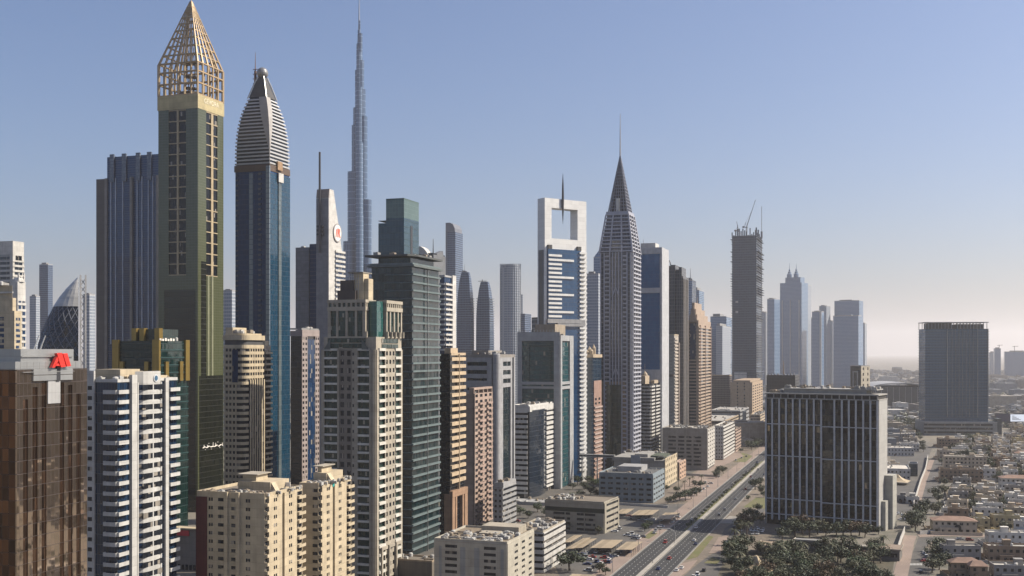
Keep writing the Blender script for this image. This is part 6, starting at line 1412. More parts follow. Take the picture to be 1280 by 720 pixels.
# dark grove at the bottom right of the highway
q = random.Random(5)
for i in range(78):
    for _ in range(40):
        x, y = q.uniform(905, 1112), q.uniform(690, 735)
        if abs(x-943) < 24 and 695 < y < 712: continue
        break
    tree(gp(x, y), q.uniform(6, 9.5), q.choice((0, 0, 0, 1, 1, 1, 3, 3, 2)), 'in the front half of the grove' if y > 712 else 'in the rear half of the grove', 'trees of the dark grove right of the highway', q.uniform(.9, 1.3))
for x, y in ((912, 700), (924, 712), (958, 700), (975, 706), (1004, 698), (1040, 702), (1066, 694), (1092, 704), (1104, 694), (934, 676), (918, 682)): tree(gp(x, y), q.uniform(9, 12), 1, 'standing above the dark grove', 'palms of the grove', 1.1, True)
for x, y, h, k in ((985, 668, 9, 0), (994, 672, 11, 0), (1003, 668, 12, 2), (1012, 672, 10, 0), (1022, 668, 9, 1), (1032, 672, 8, 0), (1045, 672, 9, 0), (1054, 670, 9.5, 0), (1064, 670, 9, 2), (1074, 670, 9, 2), (1081, 672, 8, 0), (978, 676, 8, 0), (1098, 668, 5, 0)):
    tree(gp(x, y), h, k, 'at the foot of the black finned office', 'trees before the finned office', 1.15)
for x, y, h, k in ((925, 668, 9, 1), (931, 662, 9, 2), (927, 655, 7, 0), (937, 660, 8, 0), (942, 650, 7, 0), (950, 655, 7, 0), (934, 648, 7, 0), (947, 640, 6, 0), (952, 618, 7, 0), (944, 612, 9, 0), (950, 608, 7, 0), (955, 622, 5, 3), (935, 626, 4, 3), (930, 690, 10, 0), (920, 690, 9, 0), (914, 698, 10, 3), (925, 702, 9, 0)):
    tree(gp(x, y), h, k, 'on the service road verge', 'trees along the service road', 1.05)
for x, y, h, k, w_ in ((712, 713, 9.5, 0, 1.7), (750, 716, 5, 1, 1.2), (757, 719, 4, 0, 1.3), (806, 664, 5, 3, 1.2), (811, 661, 5, 0, 1.2), (690, 660, 6, 0, 1.0), (699, 664, 6, 1, 1), (712, 664, 6, 1, 1), (748, 668, 5, 1, 1)):
    tree(gp(x, y), h, k, 'among the canopied car parks', 'trees around the car parks', w_)
for x, y, h, k in ((850, 627, 8, 0), (857, 626, 8, 0), (864, 624, 8, 0), (871, 620, 7, 0), (835, 630, 5, 0), (842, 628, 5, 0), (876, 610, 6, 0), (868, 608, 5, 0), (895, 598, 7, 0), (899, 594, 8, 0), (904, 592, 7, 0), (834, 613, 4, 0), (845, 616, 5, 0), (939, 563, 9, 0), (944, 561, 9, 3), (948, 559, 10, 0), (935, 560, 9, 0), (953, 557, 9, 0), (941, 556, 9, 0), (926, 566, 5, 0)):
    tree(gp(x, y), h, k, 'on the left roadside strip', 'trees along the left roadside', 1.15)
for x, y, h in ((856, 612, 8), (862, 608, 8), (866, 606, 8), (877, 606, 9), (832, 573, 9), (828, 571, 9), (836, 574, 8), (848, 608, 7)):
    tree(gp(x, y), h, 1, 'on the left roadside strip', 'palms along the left roadside', 1, True)
for s in range(700, 1120, 14): tree(ST(s, -116.6), q.uniform(2.2, 3.4), q.choice((0, 1, 3)), 'in the planted middle of the highway', 'shrubby trees on the central reserve', 1.1)
for x, y, h, k, w_ in ((1140, 660, 11, 0, 1.1), (1147, 658, 11, 0, 1.1), (1152, 650, 12, 0, .9), (1155, 640, 9, 0, 1.0), (1144, 664, 9, 0, 1.2), (1171, 690, 8, 0, 1.2), (1177, 694, 9, 0, 1.2), (1168, 700, 8, 0, 1.2), (1174, 712, 8, 0, 1.1), (1165, 716, 7, 1, 1.3), (1182, 706, 7, 0, 1.1), (1172, 663, 5, 0, 1.2), (1182, 664, 6, 0, 1.2), (1192, 663, 6, 0, 1.2), (1201, 665, 6, 0, 1.2), (1208, 665, 7, 3, 1.1), (1215, 664, 7, 3, 1), (1238, 660, 6, 0, 1.1), (1168, 622, 8, 0, 1.2), (1173, 628, 7, 0, 1.2), (1178, 616, 6, 0, 1.1), (1180, 608, 7, 0, 1)):
    tree(gp(x, y), h, k, 'along the brick-paved side street', 'street trees by the villas', w_)

# ================================================================ VILLAS
VW = [('white', wall('villa_white', (.84, .81, .75))), ('beige', wall('villa_beige', (.62, .52, .40))), ('sand', wall('villa_sand', (.70, .59, .45))), ('tan', wall('villa_tan', (.40, .29, .20))), ('yellow', wall('villa_yellow', (.64, .53, .31))), ('grey', wall('villa_grey', (.40, .38, .36)))]
TILE = wall('terracotta', (.34, .215, .16), .8, .3); RPALE = wall('villa_roof', (.80, .75, .66), .9); RGREY = wall('villa_roof_grey', (.5, .48, .44), .9)
VILLAS = []
def villa(P, w, d, h, yaw, ci, hip, label, seed, arched=False, gwall=True, cat='villa', group='villas right of the side street'):
    q = random.Random(seed); r = empty('villa', label, cat, P, -R(yaw), group); m = VW[ci][1]
    k = q.uniform(.55, .72); h2 = h*q.uniform(.55, .8); b = MB(); b.box(-w/2, w/2, 0, d*k, 0, h); b.box(-w/2+q.uniform(.5, 2), w/2-q.uniform(1, 3), d*k, d, 0, h2)
    pv = q.uniform(.15, .5)*w; b.box(-pv/2-w*.15, pv/2-w*.15, -1.6, 0, 0, h*.52); b.build('wall', m, r); 
    if hip:
        f = MB(); o = .7; y0, y1 = -o, d*k+o; yc = (y0+y1)/2; f.loft([[(-w/2-o, y0, h), (w/2+o, y0, h), (w/2+o, y1, h), (-w/2-o, y1, h)], [(-w*.25, yc-.1, h+2.2), (w*.25, yc-.1, h+2.2), (w*.25, yc+.1, h+2.2), (-w*.25, yc+.1, h+2.2)]]); f.build('tiled_roof', TILE, r)
    else:
        f = MB(); f.box(-w/2+.3, w/2-.3, .3, d*k-.3, h, h+.05); rf = f.build('roof', q.choice((RPALE, RPALE, RGREY)), r)
        p = MB(); th = .3
        p.box(-w/2, w/2, 0, th, h, h+.9); p.box(-w/2, w/2, d*k-th, d*k, h, h+.9); p.box(-w/2, -w/2+th, th, d*k-th, h, h+.9); p.box(w/2-th, w/2, th, d*k-th, h, h+.9); p.build('parapet', m, rf)
        sx = q.uniform(-w*.3, w*.2); c = MB(); c.box(sx-1.8, sx+1.8, d*k-4.2, d*k-.6, h+.05, h+2.9); c.box(sx-2.1, sx+2.1, d*k-4.5, d*k-.3, h+2.9, h+3.1); c.build('stair_tower', m, rf)
        for i in range(q.randint(2, 5)):
            x, y = q.uniform(-w/2+1.2, w/2-1.2), q.uniform(1.2, max(1.4, d*k-5)); c = MB()
            if q.random() < .35: c.lathe([(.75, h+.05), (.75, h+1.3), (.3, h+1.6)], 10, x, y); c.build('water_tank', M_PLANT[1], rf)
            else: c.box(x-.6, x+.6, y-.5, y+.5, h+.2, h+1.1); c.box(x-.5, x+.5, y-.4, y-.3, h, h+.2); c.box(x-.5, x+.5, y+.3, y+.4, h, h+.2); c.build('cooling_unit', M_PLANT[q.randrange(3)], rf)
    c = MB(); c.box(-w/2+.1 if False else -w/2, w/2, d*k, d, h2, h2+.02) if False else c.box(-w/2+2.2, w/2-3.2, d*k+.01, d-.2, h2, h2+.06); c.build('terrace', RPALE, r)
    me = unit_mesh('window', WIN); nw = max(2, int(w/3.2)); fl = max(1, round(h/3.6))
    def win(x, y, z, sx, sy, sz): o = bpy.data.objects.new('window', me); col.objects.link(o); o.parent = r; o.location = (x, y, z); o.scale = (sx, sy, sz)
    for j in range(fl):
        z = (j+.55)*h/fl
        for i in range(nw):
            x = -w/2+w*(i+.5)/nw; pr = (-pv/2-w*.15-.6 < x < pv/2-w*.15+.6) and z < h*.62
            win(x, -1.62 if pr else -.02, z, q.choice((1.2, 1.5, 1.9)), .12, 1.5)
        for y in (d*k*.3, d*k*.7): win(w/2+.02, y, z, .12, 1.3, 1.5); win(-w/2-.02, y, z, .12, 1.3, 1.5)
    if arched:
        A = MB(); pts = [(1.9*math.cos(math.pi*i/10), 1.9*math.sin(math.pi*i/10)) for i in range(11)]
        A.loft([[(x+1.5, -.02, h*.5+z) for x, z in pts]+[(-.4, -.02, h*.5-2.4), (3.4, -.02, h*.5-2.4)], [(x+1.5, -.3, h*.5+z) for x, z in pts]+[(-.4, -.3, h*.5-2.4), (3.4, -.3, h*.5-2.4)]]); A.build('arched_window', WIN, r)
    dm = MB(); dm.box(-w*.15-.6, -w*.15+.6, -1.72, -1.6, 0, 2.3); dm.build('door', wall('door_wood', (.16, .09, .05)), r)
    if gwall:
        e = 4.2; gw = MB(); x0, x1, y0, y1 = -w/2-2.2, w/2+2.2, -e, d+2.2; gh = 2.1
        gw.box(x0, x1, y0, y0+.25, 0, gh); gw.box(x0, x1, y1-.25, y1, 0, gh); gw.box(x0, x0+.25, y0+.25, y1-.25, 0, gh); gw.box(x1-.25, x1, y0+.25, y1-.25, 0, gh); gw.build('garden_wall', m, r)
    return r
q = random.Random(21)
def by_px(px, y, *a, **k): villa(gp(px, y), *a, **k)
by_px(1194, 668, 25, 17, 8.2, 10, 2, True, 'long sand villa with terracotta roof and arched window facing the street bend', 401, arched=True)
by_px(1228, 664, 9, 14, 7, 10, 4, False, 'narrow yellow villa wing right of the long terracotta-roofed villa', 402)
by_px(1262, 663, 19, 14, 8.5, 8, 4, False, 'yellow two-storey villa with a balcony, right of the narrow yellow wing', 403)
by_px(1203, 703, 19, 13, 8, 4, 5, False, 'grey duplex villa with a crowded flat roof beside the street bend', 404)
by_px(1208, 724, 14, 10, 8, 6, 3, True, 'tan villa with terracotta roof at the bottom, in front of the grey duplex', 405)
by_px(1224, 727, 8, 10, 7.4, 6, 3, True, 'small tan villa with terracotta roof right of the bottom tan villa', 406)
by_px(1268, 704, 26, 15, 8, 8, 3, False, 'long brown-tan villa with white coping at the lower right edge', 407)
by_px(1262, 684, 22, 13, 7.5, 8, 0, False, 'white flat-roofed villa facing the street right of the bend', 408)
by_px(1270, 727, 20, 12, 7, 8, 5, False, 'grey flat-roofed villa in the bottom right corner', 409)
by_px(1207, 590, 36, 24, 13.5, 14, 2, False, 'three-storey sand apartment villa with many small windows, top of the side street', 411)
by_px(1202, 603, 34, 16, 10, 14, 3, False, 'tan brick villa standing before the three-storey sand villa', 412)
by_px(1272, 612, 24, 18, 9, 12, 0, True, 'white villa with terracotta tiled roof at the right edge', 413)
by_px(1192, 560, 32, 24, 10, 12, 3, False, 'tan long villa in the trees near the top of the side street', 414)
by_px(1196, 575, 34, 20, 9, 12, 1, False, 'beige long villa below the tan long villa in the trees', 415)
taken = [(gp(a, b).x, gp(a, b).y+6, c) for a, b, c in ((1194, 668, 22), (1228, 664, 13), (1262, 663, 17), (1203, 703, 17), (1208, 724, 14), (1224, 727, 9), (1268, 704, 20), (1262, 684, 18), (1270, 727, 18), (1207, 590, 26), (1202, 603, 24), (1272, 612, 20), (1192, 560, 24), (1196, 575, 24))]
def street_x(D):   # centre line of the side street at distance D
    pts = [(520, 203), (592, 218), (660, 238), (770, 285), (962, 365), (1140, 432), (1283, 498), (1600, 610)]
    for (d0, x0), (d1, x1) in zip(pts, pts[1:]):
        if d0 <= D <= d1: return x0+(x1-x0)*(D-d0)/(d1-d0)
    return 610
cands = []
for i in range(56):
    for j in range(10):
        D = 585+i*21+q.uniform(-3, 3); X = street_x(D)+21+j*21.5+q.uniform(-2, 2)
        if 628 < D < 668: continue
        if X/D*F+640 > 1330 or D > 1580: continue
        if any((X-a)**2+(D-b)**2 < (c+9)**2 for a, b, c in taken): continue
        if 1140 < 640+X/D*F < 1262 and D > 1380: continue
        cands.append((D, X))
cands.sort()
rows = {}
for D, X in cands: rows.setdefault(int((D-570)/85), []).append((X, D))
RN = ['nearest row', 'second row', 'third row', 'fourth row', 'fifth row', 'sixth row', 'seventh row', 'eighth row', 'ninth row', 'tenth row', 'eleventh row', 'farthest row']
for k, L in rows.items():
    cnt = {}; made = []
    for X, D in sorted(L):
        w, d, h = q.uniform(12, 17.5), q.uniform(11, 15), q.choice((4.2, 7, 7.4, 7.8, 8.4)); ci = q.choice((0, 0, 0, 0, 0, 1, 1, 2, 2, 2, 3, 4, 5)); hip = q.random() < .05
        made.append((X, D, w, d, h, ci, hip))
    for X, D, w, d, h, ci, hip in sorted(made, key=lambda m: m[0]/m[1]):
        key = (ci, hip, h < 5); cnt[key] = cnt.get(key, 0)+1
        lab = f"{'single-storey ' if h < 5 else ''}{VW[ci][0]} villa with {'a terracotta roof' if hip else 'a flat roof'}, {ORD[min(19, cnt[key]-1)]} such from left in {RN[min(11, k)]}"
        villa(Vector((X, D, 0)), w, d, h, 21+q.uniform(-4, 4), ci, hip, lab, int(X*7+D), gwall=D < 1000)
        if q.random() < .62 and D < 1300: tree(Vector((X-w/2-q.uniform(2, 4), D+q.uniform(-4, 12), 0)), q.uniform(4, 8), q.choice((0, 0, 3, 1)), 'among the villas, '+RN[min(11, k)], 'garden trees among the villas', q.uniform(.9, 1.3))
for i in range(18):
    D = q.uniform(1050, 1420); X = street_x(D)+q.uniform(6, 60); tree(Vector((X, D, 0)), q.uniform(7, 12), 0, 'in the clump atop the side street', 'trees in the clump by the side street', 1.2)
# buildings between finned office and side street
by_px(1118, 600, 26, 60, 9, 16, 0, False, 'low white workshop crowded with roof plant beside the finned office', 501, gwall=False, cat='building', group='low buildings between the finned office and the side street')
by_px(1112, 592, 18, 16, 8.5, 14, 2, False, 'low cream shop with dark windows at the edge of the finned office', 502, gwall=False, cat='building', group='low buildings between the finned office and the side street')
by_px(1124, 570, 30, 40, 8, 14, 0, False, 'white low warehouse behind the white workshop', 503, gwall=False, cat='building', group='low buildings between the finned office and the side street')
by_px(1118, 552, 44, 30, 9, 14, 5, False, 'grey flat hall with a pale roof beyond the white warehouse', 504, gwall=False, cat='building', group='low buildings between the finned office and the side street')
by_px(1141, 630, 9, 14, 4.2, 14, 0, False, 'tiny white kiosk building at the street corner near the finned office', 505, gwall=False, cat='building', group='low buildings between the finned office and the side street')
by_px(1128, 628, 7, 9, 3.8, 14, 5, False, 'tiny grey hut left of the white kiosk building', 506, gwall=False, cat='building', group='low buildings between the finned office and the side street')
q = random.Random(61); k = 0
for i in range(16):
    D = 905+i*42; Xs = street_x(min(D, 1590)); x0 = max(X0 for X0 in [gx(1121, D)])
    n_ = int((Xs-22-x0)/24)
    for j in range(n_):
        X = x0+14+j*24+q.uniform(-3, 3)
        if any((X-gp(a, b).x)**2+(D+6-gp(a, b).y-8)**2 < 28**2 for a, b in ((1118, 600), (1112, 592), (1124, 570), (1118, 552))): continue
        villa(Vector((X, D, 0)), q.uniform(15, 21), q.uniform(14, 26), q.choice((5, 6, 7.5, 9)), 18+q.uniform(-4, 4), q.choice((0, 0, 1, 2, 5)), False, f'low flat building in the yards between finned office and side street, {ORD[k % 20] if k < 20 else NTH(k+1)} by distance', 700+k, gwall=False, cat='building', group='low buildings between the finned office and the side street'); k += 1
        if q.random() < .8: tree(Vector((X+12, D-8, 0)), q.uniform(5, 9), q.choice((0, 0, 3)), 'in the yards beyond the finned office', 'trees in the yards beyond the finned office', 1.2)
for i in range(14): tree(Vector((gx(q.uniform(1112, 1158), 1640), q.uniform(1560, 1760), 0)), q.uniform(7, 12), 0, 'in the dark belt below the meshed depot', 'trees in the belt below the depot', 1.3)
gpoly('yard', [(1115, 640), (1140, 640), (1150, 600), (1165, 560), (1130, 540), (1112, 545)], .007, ASPH2)
t = Tower('office_block', 'small blue glass office by the street wall right of the cream shop', 1147, 990, 1136, None, d=14, yaw=20); t.core(curtain('blue_box', (.015, .05, .09), (.03, .08, .13), (.02, .05, .08), 1.5, 3.4, .06, .08, metal=.5), 0, 11, 'glass_facade'); t.parapet(11, .6, LGREY)
# long white street wall
w_ = MB()
def wallseg(pp, h, th, name, label):
    b = MB()
    P = [gp(*p) for p in pp]
    for a, c in zip(P, P[1:]):
        n = (c-a).normalized(); s_ = Vector((-n.y, n.x, 0))*th/2; b.loft([[a-s_, c-s_, c+s_, a+s_], [v+Vector((0, 0, h)) for v in (a-s_, c-s_, c+s_, a+s_)]])
    tag(b.build(name, wall('boundary_white', (.66, .64, .6))), label, 'wall')
wallseg([(1142, 633), (1151, 603), (1157, 588), (1160, 572)], 3.2, .4, 'boundary_wall', 'long white boundary wall along the left of the brick-paved side street')
wallseg([(1119, 700), (1126, 678), (1131, 665)], 3.5, .4, 'boundary_wall', 'short white wall at the bottom of the brick pavement')
wallseg([(1150, 668.5), (1180, 666.5), (1218, 668)], 2.4, .4, 'boundary_wall', 'cream garden wall in front of the long terracotta-roofed villa')
wallseg([(774, 648), (818, 651)], 1.6, .5, 'boundary_wall', 'low pale wall in front of the canopied car park')
wallseg([(773, 631), (835, 635)], 1.8, .5, 'boundary_wall', 'low white wall between the blue-grey office and the canopies')
wallseg([(857, 594), (900, 597)], 2, .6, 'boundary_wall', 'beige low wall before the tan slotted slab')

# ================================================================ CANOPIES, TENTS, GANTRY, LAMPS, CARS
SHADE = wall('canopy_sand', (.50, .40, .27), .7, .12)
def canopy(px, y, w, d, label, tilt=.5):
    D = (H-3.2)*F/(y-HZ); P = Vector((gx(px, D), D, 0)); r = empty('parking_canopy', label, 'canopy', P, -R(YAW), 'sunshades over the car parks'); b = MB()
    b.loft([[(-w, 0, 3.2), (0, 0, 3.2+tilt), (0, d, 3.2+tilt), (-w, d, 3.2)], [(-w, 0, 3.32), (0, 0, 3.32+tilt), (0, d, 3.32+tilt), (-w, d, 3.32)]]); b.build('shade_roof', SHADE, r)
    for i in range(int(d/5)+1):
        p = MB(); p.box(-.3, -.1, .3+i*5-.1, .3+i*5+.1, 0, 3.2); p.bar((-.2, .3+i*5, 2.2), (-w*.6, .3+i*5, 3.25), .07, n=4); p.build('support_post', STEEL, r)
canopy(764.5, 686.5, 12, 28, 'large sand coloured parking canopy nearest the highway, left of two'); canopy(790, 688.5, 9, 27, 'narrower sand parking canopy nearest the highway, right of two')
canopy(783, 643, 8, 24, 'sand parking canopy against the beige parking building'); canopy(803.5, 645, 8, 26, 'left canopy of the closely paired sand canopies'); canopy(814.5, 645, 8, 26, 'right canopy of the closely paired sand canopies'); canopy(838, 650, 9, 31, 'sand parking canopy closest to the highway shadow, standing apart')
canopy(713, 679, 5, 26, 'yellowish canopy beside the striped white office'); canopy(717, 687, 4.5, 38, 'long canopy second from the striped white office'); canopy(728, 686, 4.5, 32, 'slim canopy third from the striped white office'); canopy(740, 724, 12, 9, 'small pale canopy at the bottom edge of the car park', .2)
def tent(px, y, w, h, label):
    P = gp(px, y); r = empty('tent_canopy', label, 'tent', P, .3); b = MB(); n = 12; rings = []
    for f, hh in ((1, 2.6), (.8, 3.0), (.55, 3.9), (.3, 5.4), (.1, h-.4), (.02, h)):
        rings.append([((w/2*f*(1+.18*math.cos(4*a)))*math.cos(a), (w/2*f*(1+.18*math.cos(4*a)))*math.sin(a), hh if f < 1 else hh-.25*math.cos(4*a)) for a in [2*math.pi*i/n for i in range(n)]])
    b.loft(rings, cap=False); b.build('fabric_roof', wall('tent_fabric', (.56, .45, .3), .8, .08), r); p = MB(); p.bar((0, 0, 0), (0, 0, h+.4), .15)
    p.build('centre_pole', STEEL, r)
    for i in range(4):
        a = math.pi/2*i; p = MB(); p.bar((w*.56*math.cos(a), w*.56*math.sin(a), 0), (w*.56*math.cos(a), w*.56*math.sin(a), 2.7), .1); p.build('corner_pole', STEEL, r)
tent(945, 718, 19, 9.5, 'large sand coloured peaked tent among the dark trees'); tent(1083, 723, 10, 6, 'small pale peaked tent at the bottom of the grove'); tent(1122, 605, 22, 8, 'sand coloured tent roof beside the stair block of the finned office')
def low_roof(px, y, w, d, h, label, mat):
    D = (H-h)*F/(y-HZ); r = empty('pavilion', label, 'pavilion', (gx(px, D), D, 0), -R(24), 'low roofs under the trees by the finned office'); b = MB(); b.box(-w/2, w/2, 0, d, h-.35, h); b.build('flat_roof', mat, r); c = MB(); c.box(-w/2+.8, w/2-.8, .8, d-.8, 0, h-.36); c.build('wall', wall('pavilion_wall', (.2, .19, .18)), r); p = MB(); p.box(-w/2, w/2, 0, .3, h, h+.4); p.box(-w/2, -w/2+.3, .3, d, h, h+.4); p.box(w/2-.3, w/2, .3, d, h, h+.4); p.build('parapet', STONE, r); o = bpy.data.objects.new('window', unit_mesh('window', WIN)); col.objects.link(o); o.parent = r; o.location = (0, .78, h*.5); o.scale = (w*.7, .1, h*.35)
low_roof(963, 683, 17, 17, 5, 'tan flat-roofed pavilion under trees left of the grove', wall('pav_tan', (.36, .28, .2))); low_roof(1012, 676, 18, 7, 5, 'thin grey-green pavilion roof before the finned office', GREYW); low_roof(1053, 682, 28, 8, 4.5, 'long stone pavilion roof below the finned office', wall('pav_stone', (.40, .37, .32))); low_roof(1110, 687, 13, 18, 6, 'tan gatehouse roof beside the brick pavement', wall('pav_gate', (.34, .26, .2)))
# curved gantry arm over the near carriageway
r = empty('gantry_arm', 'curved white gantry arm bending over the near carriageway', 'gantry', gp(844, 676), -R(4)); b = MB(); pr = Vector((0, 0, 0))
for k in range(1, 12):
    a = k/11*math.pi/2; x = Vector((-4.5*(1-math.cos(a)), 0, 3.4+3.6*math.sin(a))); b.bar(pr, x, .28); pr = x
b.bar(pr, pr+Vector((-9, 0, .1)), .26, .18); b.build('arm', wall('gantry_white', (.5, .5, .48)), r); c = MB(); c.box(-.6, .6, -.6, .6, 0, .9); c.build('plinth', KERB, r)
def lamp_proto():
    p = MB(); p.bar((0, 0, 0), (0, 0, 11), .16, .09); m1 = p.mesh('pole', STEEL); p = MB(); p.bar((0, 0, 10.9), (2.4, 0, 11.6), .07, .05); m2 = p.mesh('arm', STEEL); p = MB(); p.box(2.2, 3.2, -.18, .18, 11.5, 11.68); m3 = p.mesh('lamp_head', plain('lamp_head', (.4, .4, .4))); return m1, m2, m3
LP = lamp_proto()
def lamps(side, t, s0, s1, step, both, where):
    i = 0; s = s0
    while s < s1:
        p = ST(s, t); o1 = ORD[i] if i < len(ORD) else NTH(i+1)
        r = empty('street_lamp', f"{'double' if both else 'single'}-armed steel street lamp {where}, {o1} from the near end", 'street lamp', p, -R(YAW)+(math.pi if side else 0), 'street lamps along the highway')
        for rot in ((0, math.pi) if both else (0,)):
            o = bpy.data.objects.new('arm', LP[1]); col.objects.link(o); o.parent = r; o.rotation_euler = (0, 0, rot)
            h_ = bpy.data.objects.new('lamp_head', LP[2]); col.objects.link(h_); h_.parent = o
        o = bpy.data.objects.new('pole', LP[0]); col.objects.link(o); o.parent = r; s += step; i += 1
lamps(0, -128.6, 545, 1250, 62, False, 'on the left kerb'); lamps(0, -114.3, 575, 1300, 64, True, 'on the central barrier'); lamps(1, -99.6, 700, 1200, 75, False, 'on the right kerb')
GL, TY = pane('car_glass', (.01, .011, .013), (.02, .02, .025), .2, .05, 0), plain('tyre', (.02, .02, .02), .9)
def car_mesh(name, rgb, van=False):
    b = MB(); L, W, h = 2.25, .88, .78
    b.loft([[(-W, -L, .3), (W, -L, .3), (W, L, .3), (-W, L, .3)], [(-W, -L-.03, .62), (W, -L-.03, .62), (W, L+.03, .62), (-W, L+.03, .62)], [(-W+.05, -L+.1, .86), (W-.05, -L+.1, .86), (W-.05, L-.15, .8), (-W+.05, L-.15, .8)]])
    r0, r1, f1, f0 = (-2.1, -1.95, .5, 1.1) if van else (-1.75, -1.15, .35, 1.1); zt = 1.75 if van else 1.42
    b.mi = 1; b.loft([[(-W+.08, r0, .84), (W-.08, r0, .84), (W-.08, f0, .84), (-W+.08, f0, .84)], [(-W+.2, r1, zt-.06), (W-.2, r1, zt-.06), (W-.2, f1, zt-.06), (-W+.2, f1, zt-.06)]])
    b.mi = 0; b.box(-W+.19, W-.19, r1-.03, f1+.03, zt-.058, zt)
    for y in ((-.5,) if van else (-.35,)): b.box(-W+.1, W-.1, y-.06, y+.06, .85, zt-.03)
    b.mi = 2
    for x in (-W+.1, W-.1):
        for y in (-1.4, 1.4):
            n = len(b.v); ring = [(y+.33*math.cos(a), .33+.33*math.sin(a)) for a in [2*math.pi*k/10 for k in range(10)]]; b.loft([[(x-.12, p, z) for p, z in ring], [(x+.12, p, z) for p, z in ring]])
    m, nt, p = newmat(name+'_paint'); p.inputs['Base Color'].default_value = (*rgb, 1); p.inputs['Roughness'].default_value = .3; p.inputs['Coat Weight'].default_value = .5
    return b.mesh('car', [m, GL, TY])
CARS = [(n, car_mesh(n, c), car_mesh(n+'_van', c, True)) for n, c in (('white', (.72, .72, .7)), ('silver', (.4, .41, .42)), ('black', (.015, .015, .018)), ('grey', (.14, .14, .15)), ('dark blue', (.02, .04, .12)), ('red', (.3, .03, .025)), ('white', (.75, .74, .72)), ('white', (.7, .7, .7)))]
ALLC = []
def car(P, rz, q, place, ci=None, van=None): ALLC.append((P, rz, q.randrange(8) if ci is None else ci, (q.random() < .3) if van is None else van, place))
q = random.Random(33)
for s in (560, 588, 640, 652, 700, 760, 790, 850, 905, 960, 1000, 1060, 1100, 1180, 1260, 1300, 1390, 1450): car(ST(s+q.uniform(-4, 4), q.choice((-111.6, -108.5, -105.4, -102.3)), .03), -R(YAW), q, 'driving on the right carriageway')
for s in range(980, 1600, 22): car(ST(s+q.uniform(-9, 9), q.choice((-111.6, -108.5, -105.4, -102.3)), .03), -R(YAW), q, 'driving on the right carriageway')
for s in (640, 735, 860, 940, 1040, 1130, 1210, 1290, 1350, 1420, 1480, 1550): car(ST(s, q.choice((-125.9, -119.9, -116.9)), .03), -R(YAW)+math.pi, q, 'driving on the left carriageway')
for px, y, ci in ((846, 714, 0), (852, 711, 0), (872, 719, 0), (880, 714, 2), (867, 722, 0), (918, 660, 2), (926, 664, 0), (935, 652, 3)): car(gp(px, y)+Vector((0, 0, .14 if px < 860 else .03)), -R(YAW), q, 'on the service road', ci)
for px, y in ((820, 664), (823, 662), (818, 667), (826, 659), (768, 665), (775, 662), (770, 659), (791, 671), (795, 671), (799, 674), (803, 672), (784, 670), (788, 668), (793, 674)): car(gp(px, y)+Vector((0, 0, .15)), -R(YAW)+q.choice((0, 1.57)), q, 'by the big curved arm lot', q.choice((0, 0, 0, 1, 3)))
for px, y in ((727, 694), (730, 697), (733, 692), (736, 700), (740, 697), (755, 698), (758, 694), (761, 700), (764, 697), (768, 696), (771, 693), (746, 703), (751, 705), (756, 703), (734, 706), (762, 704), (745, 691), (748, 689), (760, 690), (787, 695 - 4), (720, 699), (735, 714), (742, 710)): car(gp(px, y)+Vector((0, 0, .03)), -R(YAW)+q.choice((0, 1.57)), q, 'parked in the near canopied lot')
for px, y in ((786, 646), (792, 649), (799, 650), (808, 650), (818, 650), (827, 651), (843, 650), (846, 647), (848, 644), (841, 653)): car(gp(px, y)+Vector((0, 0, .03)), -R(YAW)+q.choice((0, 1.57)), q, 'parked in the far canopied lot')
for px, y in ((866, 613), (871, 612), (876, 615), (880, 612), (885, 609), (873, 607), (888, 605), (882, 604), (852, 617), (920, 576), (927, 573), (933, 571)): car(gp(px, y)+Vector((0, 0, .18)), -R(YAW)+q.choice((0, 1.57)), q, 'parked on the left roadside strip', q.choice((0, 0, 1, 2, 3)))
for px, y, rz in ((1158, 697, .4), (1155, 692, .4), (1156, 702, 1.4), (1212, 676, 1.6), (1200, 674.5, 1.6), (1170, 612, .4), (1160, 626, .4), (1175, 604, .4), (1168, 598, .4), (1178, 592, .4), (1155, 636, .4), (1124, 643, 1.4), (1130, 645, 1.4), (1134, 648, 1.4), (1128, 650, 1.4), (1174, 585, .4), (1151, 716, .4)): car(gp(px, y)+Vector((0, 0, .03)), -rz, q, 'on the side street by the villas')
for px, y in ((646, 652), (655, 655), (664, 657), (676, 655), (710, 640), (720, 634), (728, 630), (738, 628), (712, 620), (699, 662), (692, 664)): car(gp(px, y)+Vector((0, 0, .03)), -R(YAW)+q.choice((0, 1.57)), q, 'in the back street by the parking building')
for px, y in ((938, 662), (942, 664), (946, 661), (950, 665), (954, 663), (941, 668), (947, 668)): car(gp(px, y)+Vector((0, 0, .03)), q.uniform(0, 3), q, 'parked in the shade of the finned office', q.choice((0, 1, 0)))
def make_cars():
    D_ = {}
    for c in ALLC: D_.setdefault((CARS[c[2]][0], c[4], c[3]), []).append(c)
    for (cn, place, van), L in D_.items():
        L.sort(key=lambda c: c[0].y)
        for i, (P, rz, ci, van, place) in enumerate(L):
            o = bpy.data.objects.new('parked_car' if 'driving' not in place else 'car', CARS[ci][2 if van else 1]); col.objects.link(o); o.location = P; o.rotation_euler = (0, 0, rz)
            kind = 'van' if van else 'car'
            tag(o, f'{cn} {kind} {place}' if len(L) == 1 else f'{ORD[i]} nearest {cn} {kind} {place}', kind, 'cars '+place)
make_cars()
